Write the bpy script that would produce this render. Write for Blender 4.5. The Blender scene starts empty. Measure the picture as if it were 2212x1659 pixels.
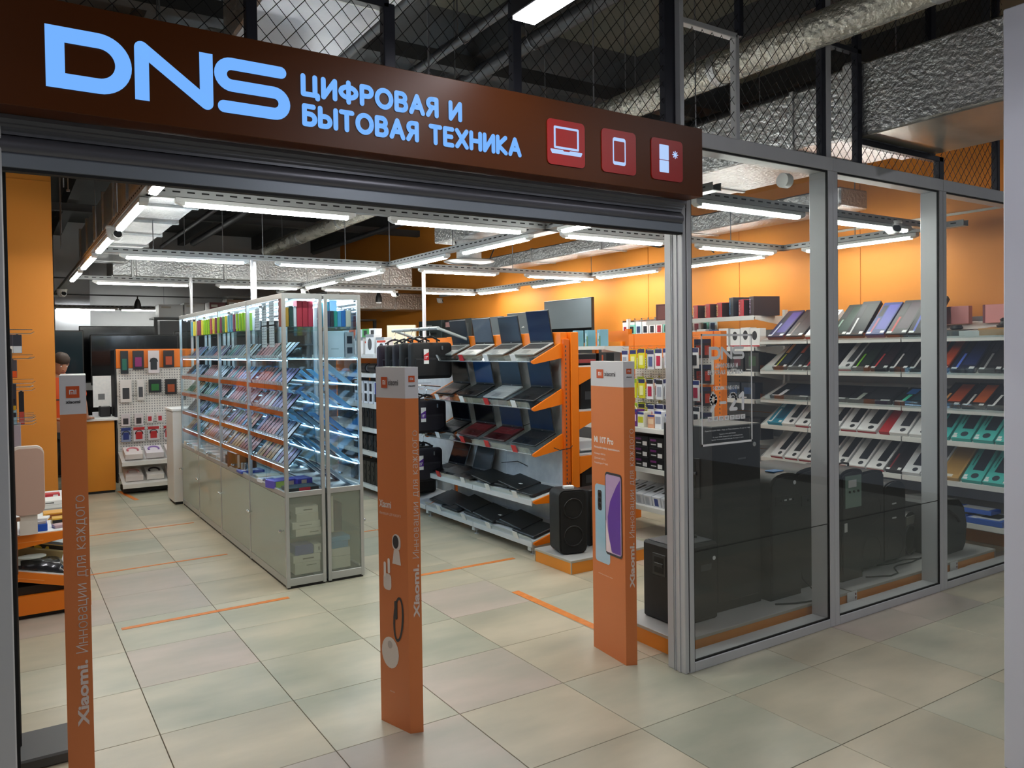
import bpy, math, random
from mathutils import Matrix, Vector
random.seed(7)
SC = bpy.context.scene
COL = SC.collection
PI = math.pi
# ---------------------------------------------------------------- camera
CAM_H = 1.715
def camera():
    pitch, roll, yaw = -0.0193, -0.0135, 0.5749
    f, off = 1698.8, -40.76
    cy, sy, cp, sp = math.cos(yaw), math.sin(yaw), math.cos(pitch), math.sin(pitch)
    fwd = Vector((sy*cp, cy*cp, sp)); right = Vector((cy, -sy, 0)); up = right.cross(fwd)
    r2 = right*math.cos(roll) + up*math.sin(roll); u2 = -right*math.sin(roll) + up*math.cos(roll)
    cd = bpy.data.cameras.new('camera'); co = bpy.data.objects.new('camera', cd); COL.objects.link(co)
    m = Matrix.Identity(4)
    for i in range(3):
        m[i][0] = r2[i]; m[i][1] = u2[i]; m[i][2] = -fwd[i]
    m.translation = (0, 0, CAM_H)
    co.matrix_world = m
    cd.sensor_width = 36; cd.lens = f/2212*36; cd.shift_y = off/2212
    cd.clip_start = 0.05; cd.clip_end = 200
    SC.camera = co
camera()
# ---------------------------------------------------------------- world, exposure
w = bpy.data.worlds.new('world'); SC.world = w; w.use_nodes = True
w.node_tree.nodes['Background'].inputs[0].default_value = (0.62, 0.66, 0.75, 1)
w.node_tree.nodes['Background'].inputs[1].default_value = 0.22
SC.view_settings.view_transform = 'Standard'; SC.view_settings.look = 'None'
SC.view_settings.gamma = 1; SC.view_settings.use_curve_mapping = False
SC.view_settings.exposure = 0.0
TUBE = 55.0      # strength of the shop's light tubes
MALL = 25.0      # strength of the corridor lamps
CASE = 26.0      # strength of the lit strips in the glass cabinets
try:
    cy_ = SC.cycles
    cy_.max_bounces = 6; cy_.adaptive_threshold = 0.02; cy_.diffuse_bounces = 3; cy_.glossy_bounces = 3; cy_.transmission_bounces = 4
    cy_.transparent_max_bounces = 20; cy_.caustics_reflective = False; cy_.caustics_refractive = False
    cy_.sample_clamp_indirect = 6; cy_.use_light_tree = True; cy_.use_denoising = True
except Exception: pass
# ---------------------------------------------------------------- materials
_M = {}
def lin(c): return c/12.92 if c <= .04045 else ((c+.055)/1.055)**2.4
def rgb(h): return tuple(lin(int(h[i:i+2], 16)/255) for i in (0, 2, 4)) + (1,)
def K(h, rough=.5, metal=0., emit=0., spec=.5, coat=0.):
    key = (h, rough, metal, emit, spec, coat)
    if key in _M: return _M[key]
    m = bpy.data.materials.new('m_'+h); m.use_nodes = True
    b = m.node_tree.nodes['Principled BSDF']
    b.inputs['Base Color'].default_value = rgb(h); b.inputs['Roughness'].default_value = rough
    b.inputs['Metallic'].default_value = metal; b.inputs['Specular IOR Level'].default_value = spec
    if coat: b.inputs['Coat Weight'].default_value = coat; b.inputs['Coat Roughness'].default_value = .05
    if emit:
        b.inputs['Emission Color'].default_value = rgb(h); b.inputs['Emission Strength'].default_value = emit
    _M[key] = m; return m
def glow(name, h, st_):
    if name in _M: return _M[name]
    m = bpy.data.materials.new(name); m.use_nodes = True; b = m.node_tree.nodes['Principled BSDF']
    b.inputs['Base Color'].default_value = (.01, .01, .012, 1); b.inputs['Roughness'].default_value = .4; b.inputs['Specular IOR Level'].default_value = .2
    b.inputs['Emission Color'].default_value = rgb(h); b.inputs['Emission Strength'].default_value = st_; _M[name] = m; return m
def noisy(name, c1, c2, scale=(3, 3, 3), rough=.5, metal=0., bump=0., bscale=30., detail=4, rvar=.0, rand=0., c3=None, dist=.01, spec=.5):
    """two or three colours mixed by noise, per object shift, optional relief"""
    if name in _M: return _M[name]
    m = bpy.data.materials.new(name); m.use_nodes = True; nt = m.node_tree; N = nt.nodes; L = nt.links
    b = N['Principled BSDF']; tc = N.new('ShaderNodeTexCoord'); mp = N.new('ShaderNodeMapping')
    geo = N.new('ShaderNodeNewGeometry'); oi = N.new('ShaderNodeObjectInfo')
    mp.inputs['Scale'].default_value = scale
    L.new(geo.outputs['Position'], mp.inputs['Vector'])
    add = N.new('ShaderNodeVectorMath'); add.operation = 'ADD'
    mul = N.new('ShaderNodeVectorMath'); mul.operation = 'MULTIPLY'; mul.inputs[1].default_value = (rand*17, rand*31, rand*11)
    L.new(oi.outputs['Random'], mul.inputs[0]); L.new(mp.outputs[0], add.inputs[0]); L.new(mul.outputs[0], add.inputs[1])
    n = N.new('ShaderNodeTexNoise'); n.inputs['Scale'].default_value = 1; n.inputs['Detail'].default_value = detail
    L.new(add.outputs[0], n.inputs['Vector'])
    cr = N.new('ShaderNodeValToRGB'); e = cr.color_ramp.elements
    e[0].position = .3; e[0].color = rgb(c1); e[1].position = .7; e[1].color = rgb(c2)
    if c3: x = cr.color_ramp.elements.new(.5); x.color = rgb(c3)
    L.new(n.outputs['Fac'], cr.inputs[0]); L.new(cr.outputs[0], b.inputs['Base Color'])
    b.inputs['Roughness'].default_value = rough; b.inputs['Metallic'].default_value = metal; b.inputs['Specular IOR Level'].default_value = spec
    if rvar:
        mr = N.new('ShaderNodeMapRange'); mr.inputs[3].default_value = max(.02, rough-rvar); mr.inputs[4].default_value = rough+rvar
        L.new(n.outputs['Fac'], mr.inputs[0]); L.new(mr.outputs[0], b.inputs['Roughness'])
    if bump:
        n2 = N.new('ShaderNodeTexNoise'); n2.inputs['Scale'].default_value = bscale; n2.inputs['Detail'].default_value = 5
        L.new(geo.outputs['Position'], n2.inputs['Vector'])
        bp = N.new('ShaderNodeBump'); bp.inputs['Strength'].default_value = bump; bp.inputs['Distance'].default_value = dist
        L.new(n2.outputs['Fac'], bp.inputs['Height']); L.new(bp.outputs[0], b.inputs['Normal'])
    _M[name] = m; return m
def glass(name, tint, refl=.10, alpha=1.0, rough=.02, body='c8d8d8'):
    """thin pane: see-through, with a mirror share that grows at grazing angles; alpha < 1 adds frosted body"""
    if name in _M: return _M[name]
    m = bpy.data.materials.new(name); m.use_nodes = True; nt = m.node_tree; N = nt.nodes; L = nt.links
    N.remove(N['Principled BSDF']); out = N['Material Output']
    t = N.new('ShaderNodeBsdfTransparent'); t.inputs[0].default_value = rgb(tint)
    g = N.new('ShaderNodeBsdfGlossy'); g.inputs['Roughness'].default_value = rough; g.inputs['Color'].default_value = (.9, .93, .95, 1)
    lw = N.new('ShaderNodeLayerWeight'); lw.inputs['Blend'].default_value = .35
    mr = N.new('ShaderNodeMapRange'); mr.inputs[3].default_value = refl*.35; mr.inputs[4].default_value = min(1, refl*5)
    L.new(lw.outputs['Facing'], mr.inputs[0])
    pw = N.new('ShaderNodeMath'); pw.operation = 'POWER'; pw.inputs[1].default_value = 1.6
    L.new(mr.outputs[0], pw.inputs[0])
    mx = N.new('ShaderNodeMixShader'); L.new(mr.outputs[0], mx.inputs[0]); L.new(t.outputs[0], mx.inputs[1]); L.new(g.outputs[0], mx.inputs[2])
    last = mx
    if alpha < 1:
        d = N.new('ShaderNodeBsdfDiffuse'); d.inputs[0].default_value = rgb(body)
        m2 = N.new('ShaderNodeMixShader'); m2.inputs[0].default_value = 1-alpha
        L.new(mx.outputs[0], m2.inputs[1]); L.new(d.outputs[0], m2.inputs[2]); last = m2
    L.new(last.outputs[0], out.inputs[0])
    _M[name] = m; return m
# ---------------------------------------------------------------- mesh builder
class MB:
    def __init__(s): s.v = []; s.f = []; s.mi = []; s.T = Matrix.Identity(4)
    def at(s, loc=(0, 0, 0), rot=(0, 0, 0)):
        s.T = Matrix.Translation(loc) @ Matrix.Rotation(rot[2], 4, 'Z') @ Matrix.Rotation(rot[1], 4, 'Y') @ Matrix.Rotation(rot[0], 4, 'X'); return s
    def add(s, vs, fs, m=0):
        o = len(s.v); s.v += [tuple(s.T @ Vector(p)) for p in vs]
        s.f += [tuple(i+o for i in f) for f in fs]; s.mi += [m]*len(fs); return s
    def box(s, a, b, m=0, ch=0.):
        (x0, y0, z0), (x1, y1, z1) = a, b
        if not ch:
            return s.add([(x0,y0,z0),(x1,y0,z0),(x1,y1,z0),(x0,y1,z0),(x0,y0,z1),(x1,y0,z1),(x1,y1,z1),(x0,y1,z1)],
                         [(0,3,2,1),(4,5,6,7),(0,1,5,4),(1,2,6,5),(2,3,7,6),(3,0,4,7)], m)
        c = min(ch, (x1-x0)/2.01, (y1-y0)/2.01, (z1-z0)/2.01)
        vs = []; idx = {}
        for ix in (0, 1):
            for iy in (0, 1):
                for iz in (0, 1):
                    p = (x0 if not ix else x1, y0 if not iy else y1, z0 if not iz else z1)
                    sg = (1 if not ix else -1, 1 if not iy else -1, 1 if not iz else -1)
                    for ax in range(3):
                        q = [p[k] + (0 if k == ax else sg[k]*c) for k in range(3)]
                        idx[(ix, iy, iz, ax)] = len(vs); vs.append(tuple(q))
        fs = []
        for ax in range(3):
            o = [k for k in range(3) if k != ax]
            for sd in (0, 1):
                q = []
                for u, v in ((0, 0), (1, 0), (1, 1), (0, 1)):
                    i = [0, 0, 0]; i[ax] = sd; i[o[0]] = u; i[o[1]] = v; q.append(idx[(*i, ax)])
                flip = (sd == 0) ^ (ax == 1)
                fs.append(tuple(q[::-1]) if flip else tuple(q))
        for ax in range(3):                       # edge faces, along axis ax
            o = [k for k in range(3) if k != ax]
            for u in (0, 1):
                for v in (0, 1):
                    i0 = [0, 0, 0]; i1 = [0, 0, 0]; i0[o[0]] = i1[o[0]] = u; i0[o[1]] = i1[o[1]] = v; i1[ax] = 1
                    a_, b_, c_, d_ = idx[(*i0, o[0])], idx[(*i0, o[1])], idx[(*i1, o[1])], idx[(*i1, o[0])]
                    q = (a_, b_, c_, d_)
                    flip = (u ^ v) ^ (ax == 1)
                    fs.append(q if flip else q[::-1])
        for ix in (0, 1):
            for iy in (0, 1):
                for iz in (0, 1):
                    q = tuple(idx[(ix, iy, iz, k)] for k in range(3))
                    fs.append(q if (ix+iy+iz) % 2 else q[::-1])
        return s.add(vs, fs, m)
    def quad(s, pts, m=0): return s.add(pts, [tuple(range(len(pts)))], m)
    def prism(s, pts, d, m=0):
        """closed loop of 3D points, pushed along d"""
        n = len(pts); d = Vector(d); P = [Vector(p) for p in pts]; Q = [p+d for p in P]
        nrm = Vector((0, 0, 0))
        for i in range(n): nrm += P[i].cross(P[(i+1) % n])
        if nrm.dot(d) > 0: P.reverse(); Q.reverse()
        return s.add([tuple(p) for p in P+Q], [tuple(range(n)), tuple(range(2*n-1, n-1, -1))] + [((i+1) % n, i, i+n, (i+1) % n+n) for i in range(n)], m)
    def cyl(s, p0, p1, r, n=10, m=0, r1=None, cap=True):
        p0, p1 = Vector(p0), Vector(p1); ax = (p1-p0).normalized(); r1 = r if r1 is None else r1
        a = ax.orthogonal().normalized(); b = ax.cross(a)
        vs = [tuple(p0 + (a*math.cos(2*PI*i/n) + b*math.sin(2*PI*i/n))*r) for i in range(n)]
        vs += [tuple(p1 + (a*math.cos(2*PI*i/n) + b*math.sin(2*PI*i/n))*r1) for i in range(n)]
        fs = [(i, (i+1) % n, (i+1) % n+n, i+n) for i in range(n)]
        if cap: fs += [tuple(range(n-1, -1, -1)), tuple(range(n, 2*n))]
        return s.add(vs, fs, m)
    def tube(s, pts, r, n=6, m=0):
        P = [Vector(p) for p in pts]; vs = []; prev = None
        for i, p in enumerate(P):
            t = (P[min(i+1, len(P)-1)] - P[max(i-1, 0)]).normalized()
            a = t.orthogonal().normalized() if prev is None else (prev - t*prev.dot(t)).normalized()
            prev = a; b = t.cross(a)
            vs += [tuple(p + (a*math.cos(2*PI*k/n) + b*math.sin(2*PI*k/n))*r) for k in range(n)]
        fs = [(i*n+k, i*n+(k+1) % n, (i+1)*n+(k+1) % n, (i+1)*n+k) for i in range(len(P)-1) for k in range(n)]
        fs += [tuple(range(n-1, -1, -1)), tuple((len(P)-1)*n+k for k in range(n))]
        return s.add(vs, fs, m)
    def lathe(s, prof, n=20, m=0, c=(0, 0, 0)):
        """prof: (radius, z) from bottom to top about z through c"""
        vs = [(c[0]+r*math.cos(2*PI*k/n), c[1]+r*math.sin(2*PI*k/n), c[2]+z) for r, z in prof for k in range(n)]
        fs = [(i*n+k, i*n+(k+1) % n, (i+1)*n+(k+1) % n, (i+1)*n+k) for i in range(len(prof)-1) for k in range(n)]
        fs += [tuple(range(n-1, -1, -1)), tuple((len(prof)-1)*n+k for k in range(n))]
        return s.add(vs, fs, m)
def rrect(cx, cy, w, h, r, n=4):
    pts = []
    for qx, qy, a0 in ((1, 1, 0), (-1, 1, 90), (-1, -1, 180), (1, -1, 270)):
        for k in range(n+1):
            a = math.radians(a0 + 90*k/n)
            pts.append((cx+qx*(w/2-r)+r*math.cos(a), cy+qy*(h/2-r)+r*math.sin(a)))
    return pts
def obj(name, mb, mats, parent=None, loc=(0, 0, 0), rot=(0, 0, 0), smooth=True, **props):
    me = bpy.data.meshes.new(name)
    if isinstance(mb, MB):
        me.from_pydata(mb.v, [], mb.f)
        mats = mats if isinstance(mats, (list, tuple)) else [mats]
        for m in mats: me.materials.append(m)
        if len(mats) > 1: me.polygons.foreach_set('material_index', mb.mi)
        me.update()
        if smooth:
            me.polygons.foreach_set('use_smooth', [True]*len(me.polygons)); me.set_sharp_from_angle(angle=math.radians(35))
    else: me = mb
    o = bpy.data.objects.new(name, me); COL.objects.link(o); o.location = loc; o.rotation_euler = rot
    if parent: o.parent = parent
    for k, v in props.items(): o[k] = v
    return o
def thing(name, label, cat, loc=(0, 0, 0), rz=0, group=None, rot=None):
    o = bpy.data.objects.new(name, None); COL.objects.link(o); o.empty_display_size = .05
    o.location = loc; o.rotation_euler = rot if rot else (0, 0, rz)
    o['label'] = label; o['category'] = cat
    if group: o['group'] = group
    return o
def tag(o, label, cat, group=None):
    o['label'] = label; o['category'] = cat
    if group: o['group'] = group
    return o
def st(name, mb, m, parent=None, **k):
    o = obj(name, mb, m, parent, **k)
    if not parent: o['kind'] = 'structure'
    return o
def copy_tree(o, parent=None):
    c = o.copy(); COL.objects.link(c); c.parent = parent
    for ch in o.children: copy_tree(ch, c)
    return c
def dup(o, loc, rz=None, label=None, group=None, rot=None):
    c = copy_tree(o); c.location = loc
    if rz is not None: c.rotation_euler = (0, 0, rz)
    if rot is not None: c.rotation_euler = rot
    if label: c['label'] = label
    if group: c['group'] = group
    return c
# text lying in a plane: origin o, unit vectors ex (reading direction), ey (up); fitted into w x h
def text_mesh(body, bold=0., depth=.002, res=3):
    cu = bpy.data.curves.new('text', 'FONT'); cu.body = body.translate(str.maketrans('РАЕОСТМр', 'PAEOCTMp')); cu.size = 1; cu.offset = bold; cu.resolution_u = res
    cu.extrude = 0
    o = bpy.data.objects.new('text', cu); COL.objects.link(o); bpy.context.view_layer.update()
    me = bpy.data.meshes.new_from_object(o.evaluated_get(bpy.context.evaluated_depsgraph_get()))
    bpy.data.objects.remove(o); bpy.data.curves.remove(cu)
    return me
def text(name, body, o, ex, ey, w, h, m, parent=None, bold=0., res=3, **props):
    me = text_mesh(body, bold, res=res)
    xs = [v.co.x for v in me.vertices]; ys = [v.co.y for v in me.vertices]
    x0, x1, y0, y1 = min(xs), max(xs), min(ys), max(ys); ex, ey, o = Vector(ex), Vector(ey), Vector(o)
    if h is None: h = w*(y1-y0)/(x1-x0)
    if w is None: w = h*(x1-x0)/(y1-y0)
    for v in me.vertices:
        v.co = o + ex*((v.co.x-x0)/(x1-x0)*w) + ey*((v.co.y-y0)/(y1-y0)*h)
    me.materials.clear(); me.materials.append(m)
    return obj(name, me, m, parent, **props)
def ribbon(mb, pts, wd, caps=(True, True), m=0, z=0., d=.01, n=10):
    """flat stroke of width wd in the x-z plane (facing -y) along pts, thickness d"""
    P = [Vector((p[0], p[1])) for p in pts]; L = []; R = []
    for i, p in enumerate(P):
        t = (P[min(i+1, len(P)-1)] - P[max(i-1, 0)]).normalized(); nn = Vector((-t.y, t.x))*wd/2
        L.append(p+nn); R.append(p-nn)
    vs = [(q.x, z, q.y) for q in L] + [(q.x, z, q.y) for q in R]; k = len(P)
    fs = [(i, i+k, i+k+1, i+1) for i in range(k-1)]
    mb.add(vs, fs, m)
    for e, on in ((0, caps[0]), (-1, caps[1])):
        if on:
            c = P[e]; a = L[e]-c; loop = []
            sg = 1 if e == 0 else -1
            for j in range(n+1):
                th = sg*PI*j/n; loop.append((c.x+a.x*math.cos(th)-a.y*math.sin(th), z, c.y+a.x*math.sin(th)+a.y*math.cos(th)))
            mb.quad(loop if sg < 0 else loop, m)
def arc(cx, cy, r, a0, a1, n=12): return [(cx+r*math.cos(math.radians(a0+(a1-a0)*i/n)), cy+r*math.sin(math.radians(a0+(a1-a0)*i/n))) for i in range(n+1)]
ORD = 'first second third fourth fifth sixth seventh eighth ninth tenth eleventh twelfth thirteenth fourteenth fifteenth sixteenth'.split()
ALU = noisy('aluminium', 'c0c2c6', 'cacccf', (4, 4, .8), rough=.42, metal=.12, bump=.05, bscale=90, dist=.001)
ALUC = K('b9bcbc', .35, .5)
WHITE = K('e9eaea', .5); WHITE2 = K('d9dcdc', .35); DARK = K('17181b', .45); BLACK = K('0b0b0d', .5); RUBBER = K('060607', .7)
CHROME = K('d8dadc', .15, 1.0); STEEL = K('a9adb2', .3, .8)
ORANGE = K('f07d12', .38); ORWALL = noisy('orange_paint', 'e0892c', 'e4902f', (.6, .6, .6), rough=.6, bump=.04, bscale=60, dist=.002)
FOIL = noisy('foil', 'b0b2b5', 'd0d2d4', (2, 2, 2), rough=.30, metal=.85, bump=.9, bscale=30, dist=.016)
FOILF = noisy('foil_fine', 'b0b2b4', 'cccecf', (3, 3, 3), rough=.36, metal=.75, bump=.8, bscale=50, dist=.010)
CLEAR = glass('clear_pane', 'f4faf8', .07); ACRYL = glass('acrylic', 'f6fafa', .10)
GLYPH = {  # rounded stroke letters in a box 1 high; (width, strokes)
 'Ц': (.80, [[(0, 1), (0, .0), (.66, 0), (.66, 1)], [(.66, 0), (.80, 0), (.80, -.17)]]), 'И': (.66, [[(0, 1), (0, 0), (.66, 1), (.66, 0)]]),
 'Ф': (.92, [[(.46, -.06), (.46, 1.06)], [(.46+.46*math.cos(math.radians(a)), .5+.31*math.sin(math.radians(a))) for a in range(0, 361, 20)]]),
 'Р': (.58, [[(0, 0), (0, 1), (.32, 1)] + arc(.32, .73, .27, 90, -90, 8) + [(.32, .46), (0, .46)]]),
 'О': (.88, [[(.44+.44*math.cos(math.radians(a)), .5+.5*math.sin(math.radians(a))) for a in range(0, 361, 15)]]),
 'В': (.60, [[(0, 0), (0, 1), (.32, 1)] + arc(.32, .765, .235, 90, -90, 8) + [(0, .53)], [(.32, .53)] + arc(.34, .265, .265, 90, -90, 8) + [(0, 0)]]),
 'А': (.76, [[(0, 0), (.38, 1), (.76, 0)], [(.16, .33), (.60, .33)]]),
 'Я': (.58, [[(.58, 0), (.58, 1), (.28, 1)] + arc(.28, .74, .26, 90, 270, 8) + [(.58, .48)], [(.28, .48), (.0, 0)]]),
 'Б': (.58, [[(.52, 1), (0, 1), (0, 0), (.31, 0)] + arc(.31, .29, .29, -90, 90, 8) + [(0, .58)]]),
 'Ы': (.92, [[(0, 1), (0, 0), (.30, 0)] + arc(.30, .28, .28, -90, 90, 8) + [(0, .56)], [(.92, 1), (.92, 0)]]),
 'Т': (.66, [[(0, 1), (.66, 1)], [(.33, 1), (.33, 0)]]), 'Е': (.52, [[(.52, 1), (0, 1), (0, 0), (.52, 0)], [(0, .52), (.45, .52)]]),
 'Х': (.70, [[(0, 1), (.70, 0)], [(.70, 1), (0, 0)]]), 'Н': (.66, [[(0, 1), (0, 0)], [(.66, 1), (.66, 0)], [(0, .5), (.66, .5)]]),
 'К': (.62, [[(0, 1), (0, 0)], [(.60, 1), (.03, .47), (.62, 0)]]), 'Ж': (.96, [[(.48, 1), (.48, 0)], [(.0, 1), (.44, .5), (0, 0)], [(.96, 1), (.52, .5), (.96, 0)]]),
 'М': (.80, [[(0, 0), (0, 1), (.40, .25), (.80, 1), (.80, 0)]]),
 '9': (.56, [[(.08, 0), (.54, .56)] + [(.28+.28*math.cos(math.radians(a)), .70+.28*math.sin(math.radians(a))) for a in range(-30, 331, 20)]]),
 '–': (.6, [[(0, .45), (.6, .45)]]), '2': (.56, [arc(.28, .70, .28, 160, -35, 12) + [(.04, .02), (.58, .02)]]), '1': (.30, [[(0, .80), (.28, 1), (.28, 0)]])}
def strokes(name, body, x, z, w_, h, wd, y, m, parent, loc, gap=.34, space=.62):
    """letters built as rounded strokes, one object each, in the plane y facing -y"""
    pen = 0; items = []
    for ch in body:
        if ch == ' ': pen += space; continue
        gw, st_ = GLYPH[ch]; items.append((pen, st_)); pen += gw+gap
    total = pen-gap; sx = (w_-wd)/total; sz = h-wd
    for px, st_ in items:
        b = MB()
        for q in st_:
            P = [(x+wd/2+(px+a)*sx, z+wd/2+c*sz) for a, c in q]
            for i in range(len(P)-1): ribbon(b, [P[i], P[i+1]], wd, (True, True), z=y-.00004*(i % 2), n=6)
        obj(name, b, m, parent, loc, smooth=False)
X_ = .72
GLYPH.update({'н': (.50, [[(0, X_), (0, 0)], [(.50, X_), (.50, 0)], [(0, X_/2), (.50, X_/2)]]), 'о': (.58, [[(.29+.29*math.cos(math.radians(a)), X_/2+X_/2*math.sin(math.radians(a))) for a in range(0, 361, 18)]]),
 'в': (.44, [[(0, 0), (0, X_), (.24, X_)] + arc(.24, X_*.77, X_*.23, 90, -90, 6) + [(0, X_*.54)], [(.24, X_*.54)] + arc(.24, X_*.27, X_*.27, 90, -90, 6) + [(0, 0)]]),
 'а': (.46, [[(.04, X_*.88), (.14, X_*.98), (.30, X_), (.42, X_*.9), (.46, X_*.72), (.46, 0)], [(.46, X_*.55), (.22, X_*.52), (.05, X_*.40), (.02, X_*.22), (.08, .04), (.22, 0), (.38, .06), (.46, X_*.25)]]),
 'ц': (.56, [[(0, X_), (0, 0), (.46, 0), (.46, X_)], [(.46, 0), (.56, 0), (.56, -.16)]]), 'и': (.50, [[(0, X_), (0, 0), (.50, X_), (.50, 0)]]),
 'д': (.58, [[(-.02, -.18), (-.02, 0), (.58, 0), (.58, -.18)], [(.08, 0), (.16, X_), (.48, X_), (.48, 0)]]), 'л': (.48, [[(0, 0), (.08, .04), (.14, X_), (.48, X_), (.48, 0)]]),
 'я': (.42, [[(.42, 0), (.42, X_), (.18, X_)] + arc(.18, X_*.74, X_*.26, 90, 270, 6) + [(.42, X_*.48)], [(.20, X_*.48), (0, 0)]]), 'к': (.44, [[(0, X_), (0, 0)], [(.42, X_), (.02, X_*.48), (.44, 0)]]),
 'ж': (.70, [[(.35, X_), (.35, 0)], [(0, X_), (.32, X_/2), (0, 0)], [(.70, X_), (.38, X_/2), (.70, 0)]]), 'г': (.36, [[(.36, X_), (0, X_), (0, 0)]])})
def slogan(name, body, o, ex, ey, w_, h, wd, m, parent, loc, gap=.24, space=.50):
    """thin rounded lettering in any plane: o + ex*a + ey*b"""
    pen = 0; b = MB()
    for ch in body:
        if ch == ' ': pen += space; continue
        gw, st_ = GLYPH[ch]
        for q in st_:
            for i in range(len(q)-1): ribbon(b, [(pen+q[i][0], q[i][1]), (pen+q[i+1][0], q[i+1][1])], wd, (True, True), n=4)
        pen += gw+gap
    sx = w_/(pen-gap); ex, ey, o = Vector(ex), Vector(ey), Vector(o); b.v = [tuple(o+ex*(v[0]*sx)+ey*(v[2]*h)) for v in b.v]
    return obj(name, b, m, parent, loc, smooth=False)
EOF_MARK = 0
def islands(me):
    n = len(me.vertices); par = list(range(n))
    def find(a):
        while par[a] != a: par[a] = par[par[a]]; a = par[a]
        return a
    for e in me.edges:
        a, b = find(e.vertices[0]), find(e.vertices[1])
        if a != b: par[a] = b
    g = {}
    for p in me.polygons: g.setdefault(find(p.vertices[0]), []).append(p)
    return list(g.values())
def letters(name, body, o, ex, ey, w, h, m, parent, bold=0., thick=.003, loc=(0, 0, 0)):
    """raised letters, one object each"""
    me = text_mesh(body, bold); xs = [v.co.x for v in me.vertices]; ys = [v.co.y for v in me.vertices]
    x0, x1, y0, y1 = min(xs), max(xs), min(ys), max(ys); ex, ey, o = Vector(ex), Vector(ey), Vector(o)
    for v in me.vertices: v.co = o + ex*((v.co.x-x0)/(x1-x0)*w) + ey*((v.co.y-y0)/(y1-y0)*h)
    gs = islands(me); gs.sort(key=lambda g: min(me.vertices[i].co.dot(ex) for p in g for i in p.vertices))
    for g in gs:
        ids = sorted({i for p in g for i in p.vertices}); ix = {a: k for k, a in enumerate(ids)}
        b = MB(); b.add([tuple(me.vertices[i].co) for i in ids], [tuple(ix[i] for i in p.vertices) for p in g]); obj(name, b, m, parent, loc)
    bpy.data.meshes.remove(me)
# ================================================================ floor with tiles
mtile = [noisy('tile_warm', 'aba693', 'd0c4ad', (1.3, 3.0, 2), rough=.32, detail=9, rand=.15, bump=.03, bscale=40, dist=.002, c3='beb59f'),
         noisy('tile_green', 'a2a492', 'cbc3ae', (1.3, 3.0, 2), rough=.32, detail=9, rand=.15, bump=.03, bscale=40, dist=.002, c3='b6b4a1'),
         noisy('tile_rose', 'a6a395', 'c8b8ac', (1.3, 3.0, 2), rough=.32, detail=9, rand=.15, bump=.03, bscale=40, dist=.002, c3='b8ada0')]
fb = MB().box((-3, -3, -.2), (9, 20, -.004)); floor = st('floor', fb, noisy('grout', '6f675b', '7c7466', (5, 5, 5), rough=.8))
TX, TY, OX, OY = .6075, .5924, .5610, 7.3830      # joint spacing and one joint crossing
tb = MB().box((.0018, .0018, -.004), (TX-.0018, TY-.0018, .0), 0, .0012)
tile_mesh = [obj('tile', tb, m, floor) for m in mtile]
tiles = []
for j in range(-9, 16):
    for i in range(-1, 12):
        x, y = OX+(i-1)*TX, OY-5*TY+j*TY
        if y < -.5 or y > 9.6 or x > 7.0 or x+TX < -.3: continue
        dep = .544*x+.839*y; lat = .839*(x+TX/2)-.544*(y+TY/2)
        if dep < .8 or abs(lat) > .75*(.544*x+.839*(y+TY))+.7: continue
        tiles.append((dep, x, y))
tiles.sort(); near, rest = tiles[:285], tiles[285:]
for k, (d_, x, y) in enumerate(near):
    r = random.random(); src = tile_mesh[0 if r < .45 else 1 if r < .78 else 2]
    if k < 3: t = tile_mesh[k]
    else: t = src.copy(); COL.objects.link(t)
    t.parent = floor; t.location = (x, y, 0)
fr = MB(); done = {(round(x, 3), round(y, 3)) for _, x, y in near}
for j in range(-9, 28):
    for i in range(-4, 14):
        x, y = OX+(i-1)*TX, OY-5*TY+j*TY
        if (round(x, 3), round(y, 3)) in done or y > 19 or y < -2.5 or x > 7.9: continue
        if x > 7.0 and y > 2.9: continue
        fr.box((x+.0018, y+.0018, -.004), (x+TX-.0018, y+TY-.0018, 0))
obj('far_tiles', fr, mtile[1], floor, kind='stuff')
# orange tape marks on the floor
TAPE = noisy('tape', 'd9792e', 'e88d40', (20, 20, 20), rough=.5)
for (x0, y0, x1, y1, wd, lab) in ((.59, 5.445, 1.65, 5.465, .045, 'orange tape strip across the aisle left of the glass cabinet, nearest the entrance'),
        (.53, 6.94, 1.58, 6.96, .03, 'orange tape strip beside the glass cabinet, second from the entrance'),
        (.64, 8.45, 1.60, 8.47, .03, 'thin orange tape strip beside the glass cabinet, farthest one across the aisle'),
        (2.45, 5.42, 3.50, 5.41, .045, 'orange tape strip on the tiles between the middle orange pillar and the laptop rack'),
        (3.02, 4.66, 3.03, 3.60, .06, 'orange tape strip pointing at the orange pillar on the right of the entrance'),
        (1.20, 11.0, 1.30, 10.2, .05, 'faint orange tape strip at the corner of the orange counter'),
        (2.55, 7.05, 3.25, 7.05, .03, 'orange tape strip in the aisle right of the cabinet, in front of the hanging bags'),
        (3.9, 6.1, 4.9, 6.12, .04, 'orange tape strip behind the orange pillar, before the cable package rack')):
    d = Vector((x1-x0, y1-y0, 0)); n = Vector((-d.y, d.x, 0)).normalized()*wd/2; a, b = Vector((x0, y0, .0003)), Vector((x1, y1, .0003))
    tag(obj('floor_tape', MB().prism([a-n, b-n, b+n, a+n], (0, 0, .0015)), TAPE), lab, 'tape')
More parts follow.
